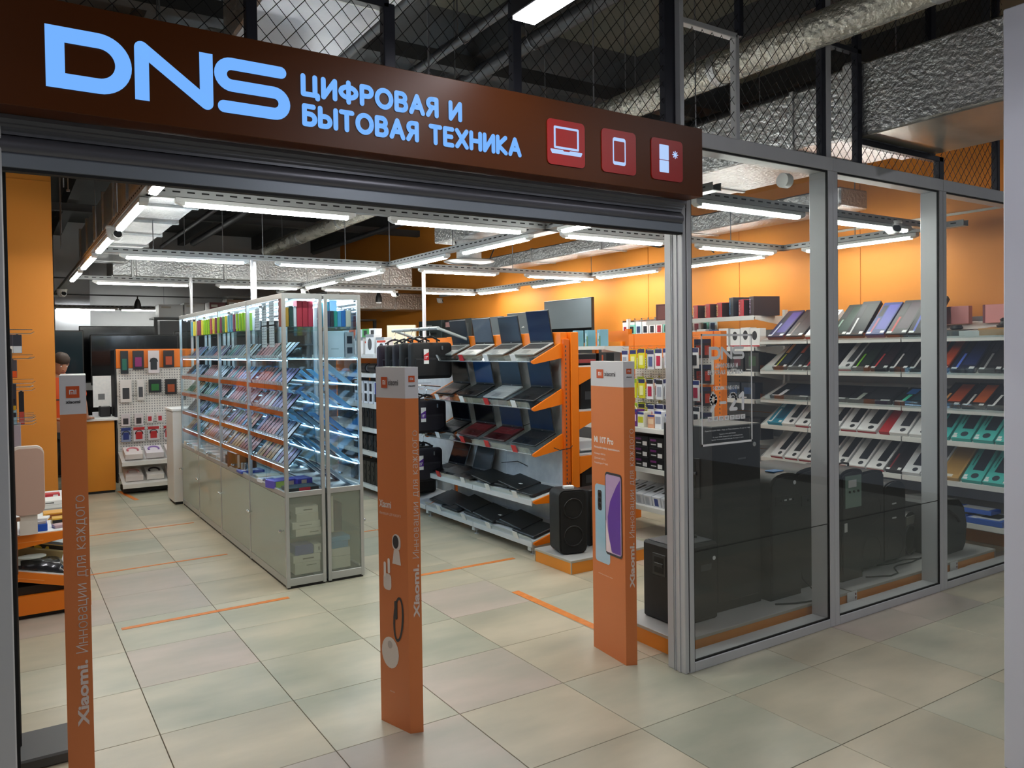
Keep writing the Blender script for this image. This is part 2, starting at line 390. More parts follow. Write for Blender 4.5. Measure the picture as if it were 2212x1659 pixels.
# ================================================================ walls, ceiling
DECK = noisy('dark_deck', '3b3c3e', '4a4a4b', (1, 1, 1), rough=.8, bump=.2, bscale=4)
cb = MB().box((-3, -3, 4.4), (9, 20, 4.6)); ceiling = st('ceiling', cb, DECK)
for k, x in enumerate((-.6, .9, 2.4, 3.3, 4.9, 6.3)):
    obj('ceiling_beam', MB().box((x, 3.1, 4.12), (x+.14, 19, 4.399)), DECK, ceiling)
for k, y in enumerate((5.6, 9.9, 14.2)):
    obj('ceiling_crossbeam', MB().box((-2.5, y, 4.0), (7.5, y+.12, 4.12)), DECK, ceiling)
obj('lit_deck_sheet', MB().box((-2.9, -2.9, 4.36), (8.9, 5.4, 4.395)), noisy('lit_olive_deck', '6b6a60', '7a786c', (.6, .6, .6), rough=.8), ceiling)  # lighter olive sheet added, painting the lit front of the deck
wr = MB().box((7.05, 2.95, 0), (7.25, 20, 4.4)); wall_right = st('wall_right', wr, ORWALL)
for y in (4.6, 6.1, 7.6):      # faint board joints
    obj('joint_strip', MB().box((7.044, y, 0), (7.051, y+.006, 4.3)), K('cd7c26', .6), wall_right)
WGREY = noisy('grey_paint', 'a8a9ac', 'b4b5b7', (.5, .5, .5), rough=.8)
wall_back = st('wall_back', MB().box((-3, 18.6, 0), (7.3, 18.8, 4.4)), WGREY)
st('trim_1', MB().box((7.035, 2.97, 2.845), (7.05, 5.0, 2.865)), K('cfc7b8', .5))
st('wall_column', MB().box((.9, 18.1, 0), (1.52, 18.6, 4.4)), K('d5d8e0', .7))
wl = st('wall_left', MB().box((-3, 8.3, 0), (.405, 8.9, 4.4)), ORWALL)
for z0 in (3.3,):
    obj('panel_joint', MB().box((-2.9, 8.2965, z0), (.4, 8.3, z0+.005)), K('cd7c26', .6), wl)
st('wall_side', MB().box((-3, 2.95, 0), (-2.8, 18.6, 4.4)), WGREY)
st('wall_front', MB().box((-3, 2.96, 0), (-.32, 3.06, 4.4)), WGREY)
# the other side of the corridor, behind the camera
st('wall_mall', MB().box((-3, -3.0, 0), (9, -2.9, 4.4)), K('5c5c62', .6))
# ================================================================ shop front frames
GL = glass('front_glass', 'f6f8f7', .042)
tr = MB()
def post(mb, x0, x1, y0, y1, z0, z1, m=0, ch=.003): mb.box((x0, y0, z0), (x1, y1, z1), m, ch)
a = MB(); post(a, 2.972, 3.0, 2.95, 3.082, 0, 4.4); a.box((2.966, 2.985, .0), (2.9725, 3.0, 2.44), 0, .001); a.box((2.966, 3.02, 0), (2.9725, 3.024, 2.44)); a.box((2.966, 3.03, 0), (2.9725, 3.034, 2.44))
t2 = st('trim_2', a, ALU)
obj('dark_groove', MB().box((2.9995, 2.9475, .01), (3.0015, 2.952, 2.44)), K('3b3c40', .6), t2)
st('trim_3', MB().box((-.32, 2.93, 0), (.012, 3.06, 4.4), 0, .004), ALU)
b = MB().box((.010, 2.985, 0), (.022, 3.03, 2.44), 0, .001); obj('door_seal', b, RUBBER, bpy.data.objects['trim_3'])
# the frame at the very right, close to the camera
ap = st('trim_4', MB().box((3.365, 1.45, 0), (3.70, 1.573, 3.04), 0, .004), K('dfe2f0', .45, .1))
def window(n, x0, x1, wl_, wr_, joint=True):
    w_ = bpy.data.objects.new('window_%d' % n, None); COL.objects.link(w_); w_['kind'] = 'structure'
    obj('stile', MB().box((x0, 2.945, 0), (x0+wl_, 3.08, 2.77), 0, .003), ALU, w_)
    obj('stile', MB().box((x1-wr_, 2.945, 0), (x1, 3.08, 2.77), 0, .003), ALU, w_)
    obj('sill', MB().box((x0+wl_, 2.945, 0), (x1-wr_, 3.075, .052), 0, .003), ALU, w_)
    obj('head', MB().box((x0, 2.943, 2.77), (x1, 3.08, 2.85), 0, .003), ALU, w_)
    g = MB()
    for q in ((x0+wl_, x0+wl_+.006, .052, 2.77), (x1-wr_-.006, x1-wr_, .052, 2.77), (x0+wl_, x1-wr_, .052, .060), (x0+wl_, x1-wr_, 2.760, 2.77)):
        g.box((q[0], 2.95, q[2]), (q[1], 2.962, q[3]))
    obj('gasket', g, RUBBER, w_)
    p = obj('glass_pane', MB().box((x0+wl_, 2.953, .055), (x1-wr_, 2.959, 2.765)), GL, w_)
    return w_, p
w1, p1 = window(1, 3.001, 4.238, .035, .045)
w2, p2 = window(2, 4.240, 5.468, .045, .045)
w3, p3 = window(3, 5.470, 6.85, .045, .045)
for w_, xa, xb in ((w1, 3.036, 4.193), (w2, 4.285, 5.423)):
    obj('dark_line', MB().box((xa, 2.9515, .632), (xb, 2.9529, .637)), K('101010', .5), w_)  # thin dark line across the pane
# frames and netting above
NV = K('22242f', .45, .3); fr = MB()
def mem(name, a_, b_, m, par): return obj(name, MB().box(a_, b_, 0, .003), m, par)
tf = bpy.data.objects.new('trim_5', None); COL.objects.link(tf); tf['kind'] = 'structure'
for x0, x1, z0, z1, m in ((.785, .825, 2.83, 4.4, NV), (1.335, 1.385, 2.83, 3.14, NV), (1.965, 2.01, 2.83, 4.4, NV), (2.90, 2.972, 2.83, 4.4, NV),
                          (3.435, 3.465, 2.85, 3.44, ALU), (4.235, 4.285, 2.85, 4.4, ALU), (4.195, 4.233, 2.85, 4.4, NV), (4.555, 4.60, 2.85, 3.72, NV),
                          (5.50, 5.56, 2.85, 3.02, NV), (6.30, 6.34, 2.85, 4.4, NV), (5.40, 5.46, 3.55, 4.4, NV), (3.47, 3.50, 3.44, 4.4, NV)):
    mem('upright', (x0, 2.985, z0), (x1, 3.03, z1), m, tf)
for x0, x1, z0, z1, m in ((.80, 1.36, 3.12, 3.155, NV), (3.0, 3.45, 3.42, 3.45, ALU), (4.60, 5.55, 2.985, 3.02, NV), (4.28, 4.60, 3.55, 3.58, NV), (-.3, 2.95, 2.83, 2.86, NV)):
    mem('crossbar', (x0, 2.985, z0), (x1, 3.03, z1), m, tf)
nb = MB(); SPC = .0405; WR = .0021
def clipline(sg, c, x0, x1, z0, z1):     # z = sg*x*1.15 + c
    k = sg*1.12; pts = []
    for x in (x0, x1):
        z = k*x+c
        if z0 <= z <= z1: pts.append((x, z))
    for z in (z0, z1):
        x = (z-c)/k
        if x0 < x < x1: pts.append((x, z))
    pts.sort(); return (pts[0], pts[-1]) if len(pts) >= 2 and pts[-1][0]-pts[0][0] > 1e-3 else None
def net(x0, x1, z0, z1):
    for sg in (1, -1):
        c = -12
        while c < 14:
            q = clipline(sg, c, x0, x1, z0, z1)
            if q:
                (xa, za), (xb, zb) = q; L_ = math.hypot(xb-xa, zb-za); n = max(1, int(L_/.09)); prev = None
                for i in range(n+1):
                    t = i/n; x, z = xa+(xb-xa)*t, za+(zb-za)*t; wob = .0022*math.sin(i*2.1+c*40)
                    pts = [(x+wob-WR, 3.000+sg*.0015, z+wob), (x+wob+WR, 3.000+sg*.0015, z+wob), (x+wob, 3.003+sg*.0015, z+wob+WR)]
                    o = len(nb.v); nb.v += pts
                    if prev is not None:
                        for k_ in range(3): nb.f.append((prev+k_, prev+(k_+1) % 3, o+(k_+1) % 3, o+k_)); nb.mi.append(0)
                    prev = o
            c += .084
for r in ((-.3, .80, 2.83, 4.0), (.82, 2.90, 2.83, 4.0), (3.0, 4.20, 2.85, 4.2), (4.28, 4.56, 2.85, 4.2), (4.6, 5.52, 2.85, 2.985), (4.60, 6.4, 3.62, 4.3), (5.55, 6.3, 2.85, 3.62)):
    net(*r)
obj('netting', nb, K('08080a', .5, .4), tf, kind='stuff', smooth=False)
# steel drop rods seen through the netting
# ================================================================ fascia sign and shutter
SIGN = noisy('sign_panel', '502504', '592b06', (.8, .8, .8), rough=.38, spec=.25)
LIT = glow('sign_light', '74b2ff', 1.0); REDP = K('b01210', .35); LITW = glow('sign_white', 'b4d2ff', .95)
sign = thing('fascia_sign', 'long dark orange shop fascia sign with glowing blue-white lettering over the entrance', 'sign', (1.3, 2.85, 2.47))
def rel(mb_or, off=(1.3, 2.85, 2.47)): return tuple(-c for c in off)
obj('panel', MB().box((-.6, 2.80, 2.47), (2.97, 2.93, 2.81), 0, .002), SIGN, sign, rel(0))
# D N S
d = MB(); yy = 2.7965
def capbar(mb, outer, inner):
    n = len(outer); vs = [(x, yy, z) for x, z in outer] + [(x, yy, z) for x, z in inner]
    mb.add(vs, [(i, (i+1) % n, (i+1) % n+n, i+n) for i in range(n)])
h0, h1 = 2.54, 2.73; R = (h1-h0)/2; xc = .37-R
outer = [(.130, h1)] + [(.130+(xc-.130)*k/3, h1) for k in (1, 2)] + arc(xc, (h0+h1)/2, R, 90, -90, 20) + [(.130+(xc-.130)*k/3, h0) for k in (2, 1)] + [(.130, h0)]
r2_ = R-.048
inner = [(.182, h1-.048)] + [(.182+(xc-.182)*k/3, h1-.048) for k in (1, 2)] + arc(xc, (h0+h1)/2, r2_, 90, -90, 20) + [(.182+(xc-.182)*k/3, h0+.048) for k in (2, 1)] + [(.182, h0+.048)]
capbar(d, outer, inner); obj('letter', d, LIT, sign, rel(0), smooth=False)
d = MB(); wv = .043
ribbon(d, [(.3995, h0), (.3995, h1-.0215)], wv, (False, True), z=yy); ribbon(d, [(.3995, h1-.0215), (.5985, h0+.0215)], wv, (True, True), z=yy); ribbon(d, [(.5985, h0+.0215), (.5985, h1)], wv, (True, False), z=yy)
obj('letter', d, LIT, sign, rel(0), smooth=False)
d = MB(); q = (h1-h0-.042)/4; zt, zm, zb = h1-.021, (h0+h1)/2, h0+.021
ribbon(d, [(.85, zt)] + arc(.682, (zt+zm)/2, q, 90, 270, 14) + arc(.825, (zm+zb)/2, q, 90, -90, 14) + [(.655, zb)], .042, z=yy)
obj('letter', d, LIT, sign, rel(0), smooth=False)
X3, Z3 = (1, 0, 0), (0, 0, 1)
def stext(body, x, z, w_, h, bold=.02):
    letters('letter', body, (x, yy, z), X3, Z3, w_, h, LIT, sign, bold, loc=rel(0))
strokes('letter', 'ЦИФРОВАЯ И', .922, 2.640, .665, .082, .0185, yy, LIT, sign, rel(0))
strokes('letter', 'БЫТОВАЯ ТЕХНИКА', .925, 2.533, .950, .082, .0185, yy, LIT, sign, rel(0))
for k, x0 in enumerate((2.01, 2.315, 2.62)):
    c = x0+.103; t = MB(); pl = [(x, 2.799, z) for x, z in rrect(c, 2.624, .207, .198, .02)]
    t.prism(pl, (0, -.004, 0)); ic = obj('icon_plate', t, REDP, sign, rel(0))
    g = MB(); y_ = 2.7938
    def rr(cx, cz, w_, h, r): return [(x, y_, z) for x, z in rrect(cx, cz, w_, h, r)]
    def ring(cx, cz, w_, h, r, t_, t2_=None):
        o_ = rrect(cx, cz, w_, h, r); i_ = rrect(cx, cz, w_-2*t_, h-2*(t2_ or t_), max(.001, r-t_)); n = len(o_)
        g.add([(x, y_, z) for x, z in o_]+[(x, y_, z) for x, z in i_], [(i, (i+1) % n, (i+1) % n+n, i+n) for i in range(n)])
    if k == 0:
        ring(c, 2.645, .138, .098, .006, .010); g.quad([(x, y_, z) for x, z in ((c-.088, 2.588), (c-.080, 2.573), (c+.080, 2.573), (c+.088, 2.588), (c+.086, 2.592), (c+.02, 2.592), (c+.014, 2.587), (c-.014, 2.587), (c-.02, 2.592), (c-.086, 2.592))])
    elif k == 1: ring(c, 2.626, .078, .126, .012, .007, .016)
    else:
        g.quad(rr(c-.022, 2.659, .062, .072, .004)); g.quad(rr(c-.022, 2.591, .062, .058, .004))
        for a_ in range(4):
            an = a_*PI/4; dx, dz = .017*math.cos(an), .017*math.sin(an); ribbon(g, [(c+.052-dx, 2.655-dz), (c+.052+dx, 2.655+dz)], .0055, (True, True), z=y_, n=4)
    obj('pictogram', g, LITW, ic, smooth=False)
# shutter
sh = thing('roller_shutter', 'grey metal roller shutter rolled up under the fascia sign', 'shutter', (1.3, 2.95, 2.3))
SHM = K('8a8d95', .38, .5); o_ = (-1.3, -2.95, -2.3)
def prof(pts): return MB().prism([(-.31, y, z) for y, z in pts], (3.275, 0, 0))
obj('housing', prof([(2.905, 2.468), (2.905, 2.455), (2.925, 2.447), (2.925, 2.442), (2.935, 2.436), (2.935, 2.431), (2.945, 2.425), (2.945, 2.415), (3.04, 2.41), (3.04, 2.468)]), SHM, sh, o_)
obj('curtain', prof([(2.962+.034*math.cos(math.radians(a_)), 2.382+.034*math.sin(math.radians(a_))) for a_ in range(0, 360, 20)]), K('6f7078', .35, .5), sh, o_)
obj('bottom_bar', prof([(2.935, 2.352), (2.935, 2.312), (2.94, 2.308), (2.975, 2.308), (2.975, 2.36), (2.95, 2.365)]), K('8b939c', .4, .45), sh, o_)
obj('seal', prof([(2.937, 2.309), (2.937, 2.300), (2.972, 2.300), (2.972, 2.309)]), RUBBER, sh, o_)
# ================================================================ light rails
RAILM = K('a2a5a6', .45, .4); SLOT = K('101112', .8); LAMPW = K('e2e4e4', .4)
TUBEM = K('fdfff8', .4, 0, TUBE)
RZ = 2.672
def rail(name, lab, a, b):
    """perforated cable rail from a to b (x, y), axis parallel"""
    d = Vector((b[0]-a[0], b[1]-a[1], 0)); L = d.length; t = thing(name, lab, 'light rail', (a[0], a[1], RZ), math.atan2(d.y, d.x), 'perforated rails carrying the shop lights')
    obj('channel', MB().box((0, -.038, .012), (L, .038, .016)).box((0, -.038, .016), (L, -.034, .062)).box((0, .034, .016), (L, .038, .062)), RAILM, t)
    s = MB(); x = .06
    while x < L-.06:
        for sy in (-1, 1): s.box((x, sy*.0385-.0006, .036), (x+.045, sy*.0385+.0006, .046))
        x += .085
    obj('slots', s, SLOT, t, kind='stuff'); return t
def fixture(lab, x, y, L, along, i):
    t = thing('tube_light', lab, 'lamp', (x, y, RZ-.030), 0 if along == 'x' else PI/2, 'tube lights under the shop rails')
    obj('body', MB().box((-.055, -.028, .012), (L+.055, .028, .040), 0, .003), LAMPW, t)
    for s_ in (-1, 1):
        x0 = 0 if s_ < 0 else L
        obj('end_cap', MB().prism([(x0, -.027, .012), (x0, -.023, -.006), (x0+s_*.02, -.022, -.004), (x0+s_*.055, -.027, .012)], (0, .05, 0)).box((min(x0, x0+s_*.02), -.024, -.004), (max(x0, x0+s_*.02), .024, .012)), LAMPW, t)
    p = [(0, -.024, .012), (0, -.023, -.002), (0, -.015, -.010), (0, .015, -.010), (0, .023, -.002), (0, .024, .012)]
    obj('diffuser', MB().prism(p, (L, 0, 0)), TUBEM, t); return t
YR = {0: 3.66, 1: 5.21, 2: 8.29, 3: 11.35, 4: 18.0}
RN = ['behind the window', 'nearest the shutter', 'over mid shop', 'at the cabinet end']
for k in (0, 1, 2, 3): rail('light_rail', 'grey perforated light rail running across the shop, ' + RN[k], (.75, YR[k]+.0), (6.72, YR[k]))
XR_ = (.75, 3.73, 6.66)
XN = ['along the left side', 'along the middle', 'along the orange wall']
for k, x in enumerate(XR_): rail('light_rail', 'grey perforated light rail running to the back, ' + XN[k], (x, 3.4), (x, 12.6 if k else 15.0))
xt = {0: [(1.2, 1.06), (3.85, 1.0), (5.22, 1.0)], 1: [(.97, 1.06), (2.40, 1.06), (3.93, 1.05), (5.49, 1.0)],
      2: [(1.01, 1.09), (2.48, 1.07), (4.15, .98), (5.64, 1.03)], 3: [(1.04, 1.09), (2.55, 1.07), (4.06, 1.07), (5.72, .9)]}
for k, l in xt.items():
    for i, (x, L) in enumerate(l):
        fixture('white tube light across the shop, rail %s, %s from the left' % (RN[k], ORD[i]), x, YR[k]-(.0), L, 'x', i)
yt = {0: [(3.88, 1.04), (5.33, 1.13), (6.93, 1.04), (8.40, 1.15), (10.0, 1.16)], 1: [(3.92, 1.06), (5.49, 1.07), (6.95, 1.05), (8.52, 1.08), (10.0, 1.15)],
      2: [(3.86, 1.05), (5.45, 1.05), (7.03, 1.08), (8.55, 1.1), (10.1, 1.1)]}
for k, l in yt.items():
    for i, (y, L) in enumerate(l):
        fixture('white tube light on the rail %s, %s from the entrance' % (XN[k], ORD[i]), XR_[k], y, L, 'y', i)
for i, x in enumerate((.92, 2.09)):
    fixture('white tube light before the back wall, %s one above the televisions' % ('left', 'right')[i], x, 18.0, 1.04, 'x', i)
rail('light_rail', 'thin light rail across the shop in front of the back wall', (.3, 18.0), (3.4, 18.0))
b = fixture('low white tube light at the back, left of the vertical pole', 3.75, 13.9, 1.0, 'x', 0)
b.location.z = 2.30
# ================================================================ ducts
def duct(name, lab, x0, x1, y0, y1, z0, z1, along='y', step=1.15, m=None, flange=.012, cat='duct'):
    t = thing(name, lab, cat, ((x0+x1)/2, (y0+y1)/2, z0)); o = (-(x0+x1)/2, -(y0+y1)/2, -z0)
    obj('wrap', MB().box((x0, y0, z0), (x1, y1, z1), 0, .012), m or FOIL, t, o)
    a0, a1 = (y0, y1) if along == 'y' else (x0, x1); p = a0+.25
    while p < a1-.1:
        f = flange; w_ = .035
        if along == 'y': obj('joint_collar', MB().box((x0-f, p, z0-f), (x1+f, p+w_, z1+f), 0, .004), FOILF, t, o)
        else: obj('joint_collar', MB().box((p, y0-f, z0-f), (p+w_, y1+f, z1+f), 0, .004), FOILF, t, o)
        p += step
    return t
big = duct('air_duct', 'big silver foil wrapped duct pushing out through the netting at the top right', 4.60, 5.48, .9, 3.25, 3.045, 3.50, step=9)
obj('end_band', MB().box((4.575, 3.0, 3.02), (5.505, 3.12, 3.53), 0, .02), FOILF, big, (-(4.60+5.48)/2, -(.9+3.25)/2, -3.045))
ub = MB()
obj('underside_panel', MB().box((4.61, .92, 3.036), (5.47, 3.0, 3.044)), noisy('board_foil', 'a7a49c', 'c2bdb3', (3, 3, 3), rough=.32, metal=.55, bump=.08, bscale=20, dist=.005), big, (-(4.60+5.48)/2, -(.9+3.25)/2, -3.045))
duct('air_duct', 'wide silver foil duct inside the shop continuing the one that passes the netting', 4.62, 5.46, 3.26, 8.9, 3.07, 3.46)
duct('air_duct', 'slim foil duct beside the right orange wall, above the round vents', 6.15, 6.55, 4.2, 10.6, 2.93, 3.10, step=1.5)
duct('air_duct', 'broad foil duct with ribs above the left light rail, running to the back', .93, 1.48, 4.3, 12.5, 3.02, 3.42, step=.95, flange=.02)
hi = duct('air_duct', 'high bright foil duct right behind the netting above the sign letters', 1.0, 1.55, 3.12, 4.26, 3.30, 3.62, step=9)
obj('underside_panel', MB().box((1.01, 3.13, 3.292), (1.54, 4.25, 3.30)), noisy('lit_foil', 'c4c8d6', 'd4d7e2', (5, 5, 5), rough=.4, metal=.25, bump=.4, bscale=60, dist=.006), hi, (-1.275, -3.69, -3.30))  # paler foil panel, painting the light on the duct's underside
duct('air_duct', 'low wide foil duct crossing the back of the shop', 1.35, 6.1, 12.6, 13.3, 2.86, 3.26, along='x', step=1.3)
duct('air_duct', 'foil duct ending at the orange wall behind the right light rails', 5.0, 7.0, 13.9, 14.5, 2.52, 2.84, along='x', step=1.1)
cone = noisy('foil_crinkle', 'bcbab0', 'd4d1c6', (8, 3, 8), rough=.28, metal=.65, bump=1.0, bscale=26, rvar=.1, dist=.03)
t = thing('round_duct', 'round crinkled foil pipe running from the netting deep into the shop', 'duct', (4.13, 1.2, 3.60))
mb = MB(); rnd = random.Random(3); ys = 0.; n = 26; seg = 110; Lr = 13.4; vs = []
for i in range(seg+1):
    rr_ = .105*(1+.018*rnd.uniform(-1, 1)); y = Lr*i/seg
    vs += [(rr_*math.cos(2*PI*k/n), y, rr_*math.sin(2*PI*k/n)) for k in range(n)]
mb.add(vs, [(i*n+k, i*n+(k+1) % n, (i+1)*n+(k+1) % n, (i+1)*n+k) for i in range(seg) for k in range(n)])
obj('wrap', mb, cone, t)
for y in (1.0, 2.5, 4.2, 6.3, 8.0, 9.6, 11.4): obj('tape_band', MB().cyl((0, y, 0), (0, y+.06, 0), .109, 26, cap=True), FOILF, t)
# round ceiling vents
for (x, y, z, r, lab) in ((4.72, 8.2, 2.78, .30, 'round white ceiling vent below the wide foil duct'),):
    t = thing('air_vent', lab, 'vent', (x, y, z))
    obj('diffuser', MB().lathe([(r*.25, -.02), (r*.55, -.03), (r, -.005), (r*1.02, .0), (r*.95, .012), (r*.5, .02)], 28), WHITE2, t)
    obj('neck', MB().lathe([(r*.5, .02), (r*.5, .24), (r*.56, .25), (r*.56, .29)], 24), FOILF, t)
# dark pipes under the deck
for k, (x, z, r) in enumerate(((2.2, 3.95, .05), (2.75, 3.9, .035), (3.35, 4.0, .06), (5.9, 3.95, .05))):
    t = thing('pipe', 'dark pipe under the ceiling deck, %s from the left' % ORD[k], 'pipe', (x, .2, z))
    obj('pipe_run', MB().cyl((0, 0, 0), (0, 17, 0), r, 14), K('3c3d42', .5), t)
    for y in (2.2, 3.3, 4.6, 6.4, 8.8):
        obj('hanger', MB().tube([(-r-.02, y, .3), (-r-.015, y, 0), (-r*.7, y, -r*.8), (0, y, -r-.012), (r*.7, y, -r*.8), (r+.015, y, 0)], .006, 5), K('8a8a8e', .4, .6), t)
t = thing('sprinkler_pipe', 'thin dark sprinkler pipe crossing the shop ceiling', 'pipe', (-1, 9.2, 3.55)); obj('pipe_run', MB().cyl((0, 0, 0), (8, 0, 0), .022, 10), K('4a4b50', .5), t)
for x in (1.6, 2.9, 4.2, 5.5): obj('sprinkler_head', MB().cyl((x, 0, -.02), (x, 0, -.14), .006, 6).cyl((x, 0, -.14), (x, 0, -.16), .018, 8), K('c9c9c9', .3, .6), t)
# hanging rods
rods = {}
for x, y, z0 in ((.75, 4.6, 2.74), (.75, 6.6, 2.74), (.75, 8.2, 2.74), (.42, 6.9, 3.0), (.55, 9.5, 3.0), (.62, 10.9, 3.0), (.5, 12.3, 3.0), (.85, 5.3, 3.4), (1.52, 5.9, 3.4), (1.9, 5.21, 2.74), (2.9, 5.21, 2.74),
                 (3.73, 5.21, 2.74), (3.73, 6.8, 2.74), (2.3, 8.29, 2.74), (3.73, 8.29, 2.74), (3.2, 8.29, 2.74), (5.4, 8.29, 2.74), (6.66, 8.29, 2.74), (4.7, 5.21, 2.74), (5.9, 5.21, 2.74), (1.25, 8.29, 2.74), (2.6, 11.35, 2.74), (1.5, 11.35, 2.74), (5.1, 11.35, 2.74),
                 (.6, 18.0, 2.74), (2.4, 12.95, 3.27), (5.0, 12.95, 3.27), (2.9, 18.0, 2.74), (4.2, 13.9, 2.36), (1.62, 3.15, 2.9), (2.6, 3.2, 2.9), (3.55, 3.4, 2.9), (4.05, 4.6, 3.3), (6.66, 4.4, 2.74)):
    ob = obj('hanging_rod', MB().cyl((0, 0, 0), (0, 0, 4.38-z0), .0045, 6), K('8b8d92', .35, .6), None, (x, y, z0))
    sd = 'left' if x < 1.7 else 'middle' if x < 4.4 else 'right'; rods.setdefault(sd, []).append(ob)
for sd, l in rods.items():
    l.sort(key=lambda o: o.location.y)
    for i, ob in enumerate(l): tag(ob, 'thin steel ceiling rod over the %s of the shop, %s from the entrance' % (sd, ORD[i]), 'rod', 'steel hanging rods')
# black lighting track with spots at the back
for k, (y, z) in enumerate(((12.2, 2.76), (14.0, 2.66))):
    t = thing('spot_track', 'thin black spotlight track across the back, %s' % ('nearer one', 'farther one')[k], 'track', (.4, y, z)); obj('bar', MB().box((0, -.012, 0), (6.2, .012, .02)), BLACK, t)
for k, (x, y, z) in enumerate(((1.86, 14.0, 2.60), (5.28, 12.2, 2.68))):
    t = thing('spotlight', ('black spotlight with a white lens hanging from the track above the televisions', 'small black spotlight hanging right of the glass cabinets')[k], 'lamp', (x, y, z))
    obj('stem', MB().cyl((0, 0, 0), (0, 0, .08), .01, 8), BLACK, t); obj('head', MB().lathe([(.055, -.14), (.05, -.06), (.03, 0), (.02, .02)], 16), BLACK, t)
    obj('lens', MB().lathe([(.03, -.165), (.045, -.155), (.05, -.141)], 14), K('e8e8ee', .3, 0, 1.0 if k == 0 else 0), t)
# cameras
def cctv(lab, x, y, z, rz, s=1.):
    t = thing('security_camera', lab, 'camera', (x, y, z), rz)
    obj('housing', MB().lathe([(.028*s, -.075*s), (.048*s, -.055*s), (.055*s, -.02*s), (.055*s, .0), (.06*s, .004), (.06*s, .018)], 18), WHITE, t)
    obj('lens', MB().at((0, -.03*s, -.05*s), (PI/2.6, 0, 0)).cyl((0, 0, -.0), (0, 0, .034*s), .027*s, 14), BLACK, t)
    obj('lens_ring', MB().at((0, -.03*s, -.05*s), (PI/2.6, 0, 0)).cyl((0, 0, -.01), (0, 0, .030*s), .034*s, 14), WHITE, t)
cctv('white dome camera on the left rail between the second and third tube lights', .74, 6.68, 2.675, .2, 1.1)
cctv('white dome camera at the far end of the left light rail', .75, 13.2, 2.67, .3, 1.2)
cctv('white dome camera where the middle rail ends above the glass cabinets', 3.73, 11.3, 2.63, .3)
cctv('white dome camera in front of the foil duct near the vertical pole', 5.2, 11.4, 2.65, .4)
cctv('white dome camera on the rail in the corner by the big window', 6.05, 3.66, 2.69, -.6, 1.15)
cctv('small camera on the orange wall left of the monitors', 7.0, 13.3, 2.7, .8)
t = thing('wall_camera', 'small white ball camera on a bracket in front of the big window glass', 'camera', (4.6, 3.55, 2.86))
obj('bracket', MB().cyl((-.06, 0, -.0), (.0, 0, 0), .05, 16).cyl((0, 0, -.03), (0, 0, .05), .018, 10), WHITE, t)
# poles above the cabinets
for k, (x, y, z0) in enumerate(((2.02, 10.55, 0.0), (2.2, 8.35, 2.15), (2.27, 8.5, 2.15), (4.19, 8.36, 0.0))):
    ob = obj('support_pole', MB().cyl((0, 0, 0), (0, 0, 2.69-z0), .016 if k != 3 else .022, 12), K('e6e8ee', .3, .3), None, (x, y, z0))
    tag(ob, ('white pole rising behind the far end of the glass cabinets', 'white pole above the second glass cabinet row, left one of the pair', 'white pole above the second glass cabinet row, right one of the pair', 'white pole from the bags up to the ceiling rail')[k], 'pole')
# cables
CB = K('1a1a1c', .6)
for k, (lab, pts) in enumerate((('black cable sagging along the duct behind the third rail', [(4.7, 8.5, 3.065), (4.75, 8.5, 2.9), (5.0, 8.6, 2.82), (5.3, 8.7, 2.86), (5.4, 8.7, 3.065)]),
                   ('thin dark cable curling below the slim foil duct', [(6.2, 6.9, 2.935), (6.3, 6.6, 2.86), (6.35, 6.3, 2.9), (6.4, 6.1, 2.88), (6.42, 5.9, 2.73)]))):
    tag(obj('cable', MB().tube(pts, .008, 6), CB), lab, 'cable')
# corridor lamp outside, hung over the entrance
def mall_lamp(lab, x, y0, y1, z=3.0):
    t = thing('linear_lamp', lab, 'lamp', (x, y0, z))
    obj('housing', MB().box((-.055, 0, .006), (.055, y1-y0, .11), 0, .003), K('101015', .4), t)
    obj('diffuser', MB().box((-.05, .01, -.008), (.05, y1-y0-.01, .006)), K('fbfaff', .4, 0, MALL), t)
mall_lamp('black linear lamp with a bright white underside hanging over the entrance', 1.735, .35, 2.57)
for x in (-1.2, 4.4, 7.2):
    mall_lamp('black linear lamp over the corridor, %s' % {-1.2: 'left of the entrance', 4.4: 'beside the right window', 7.2: 'far right'}[x], x, -1.6, 1.2, 3.6)
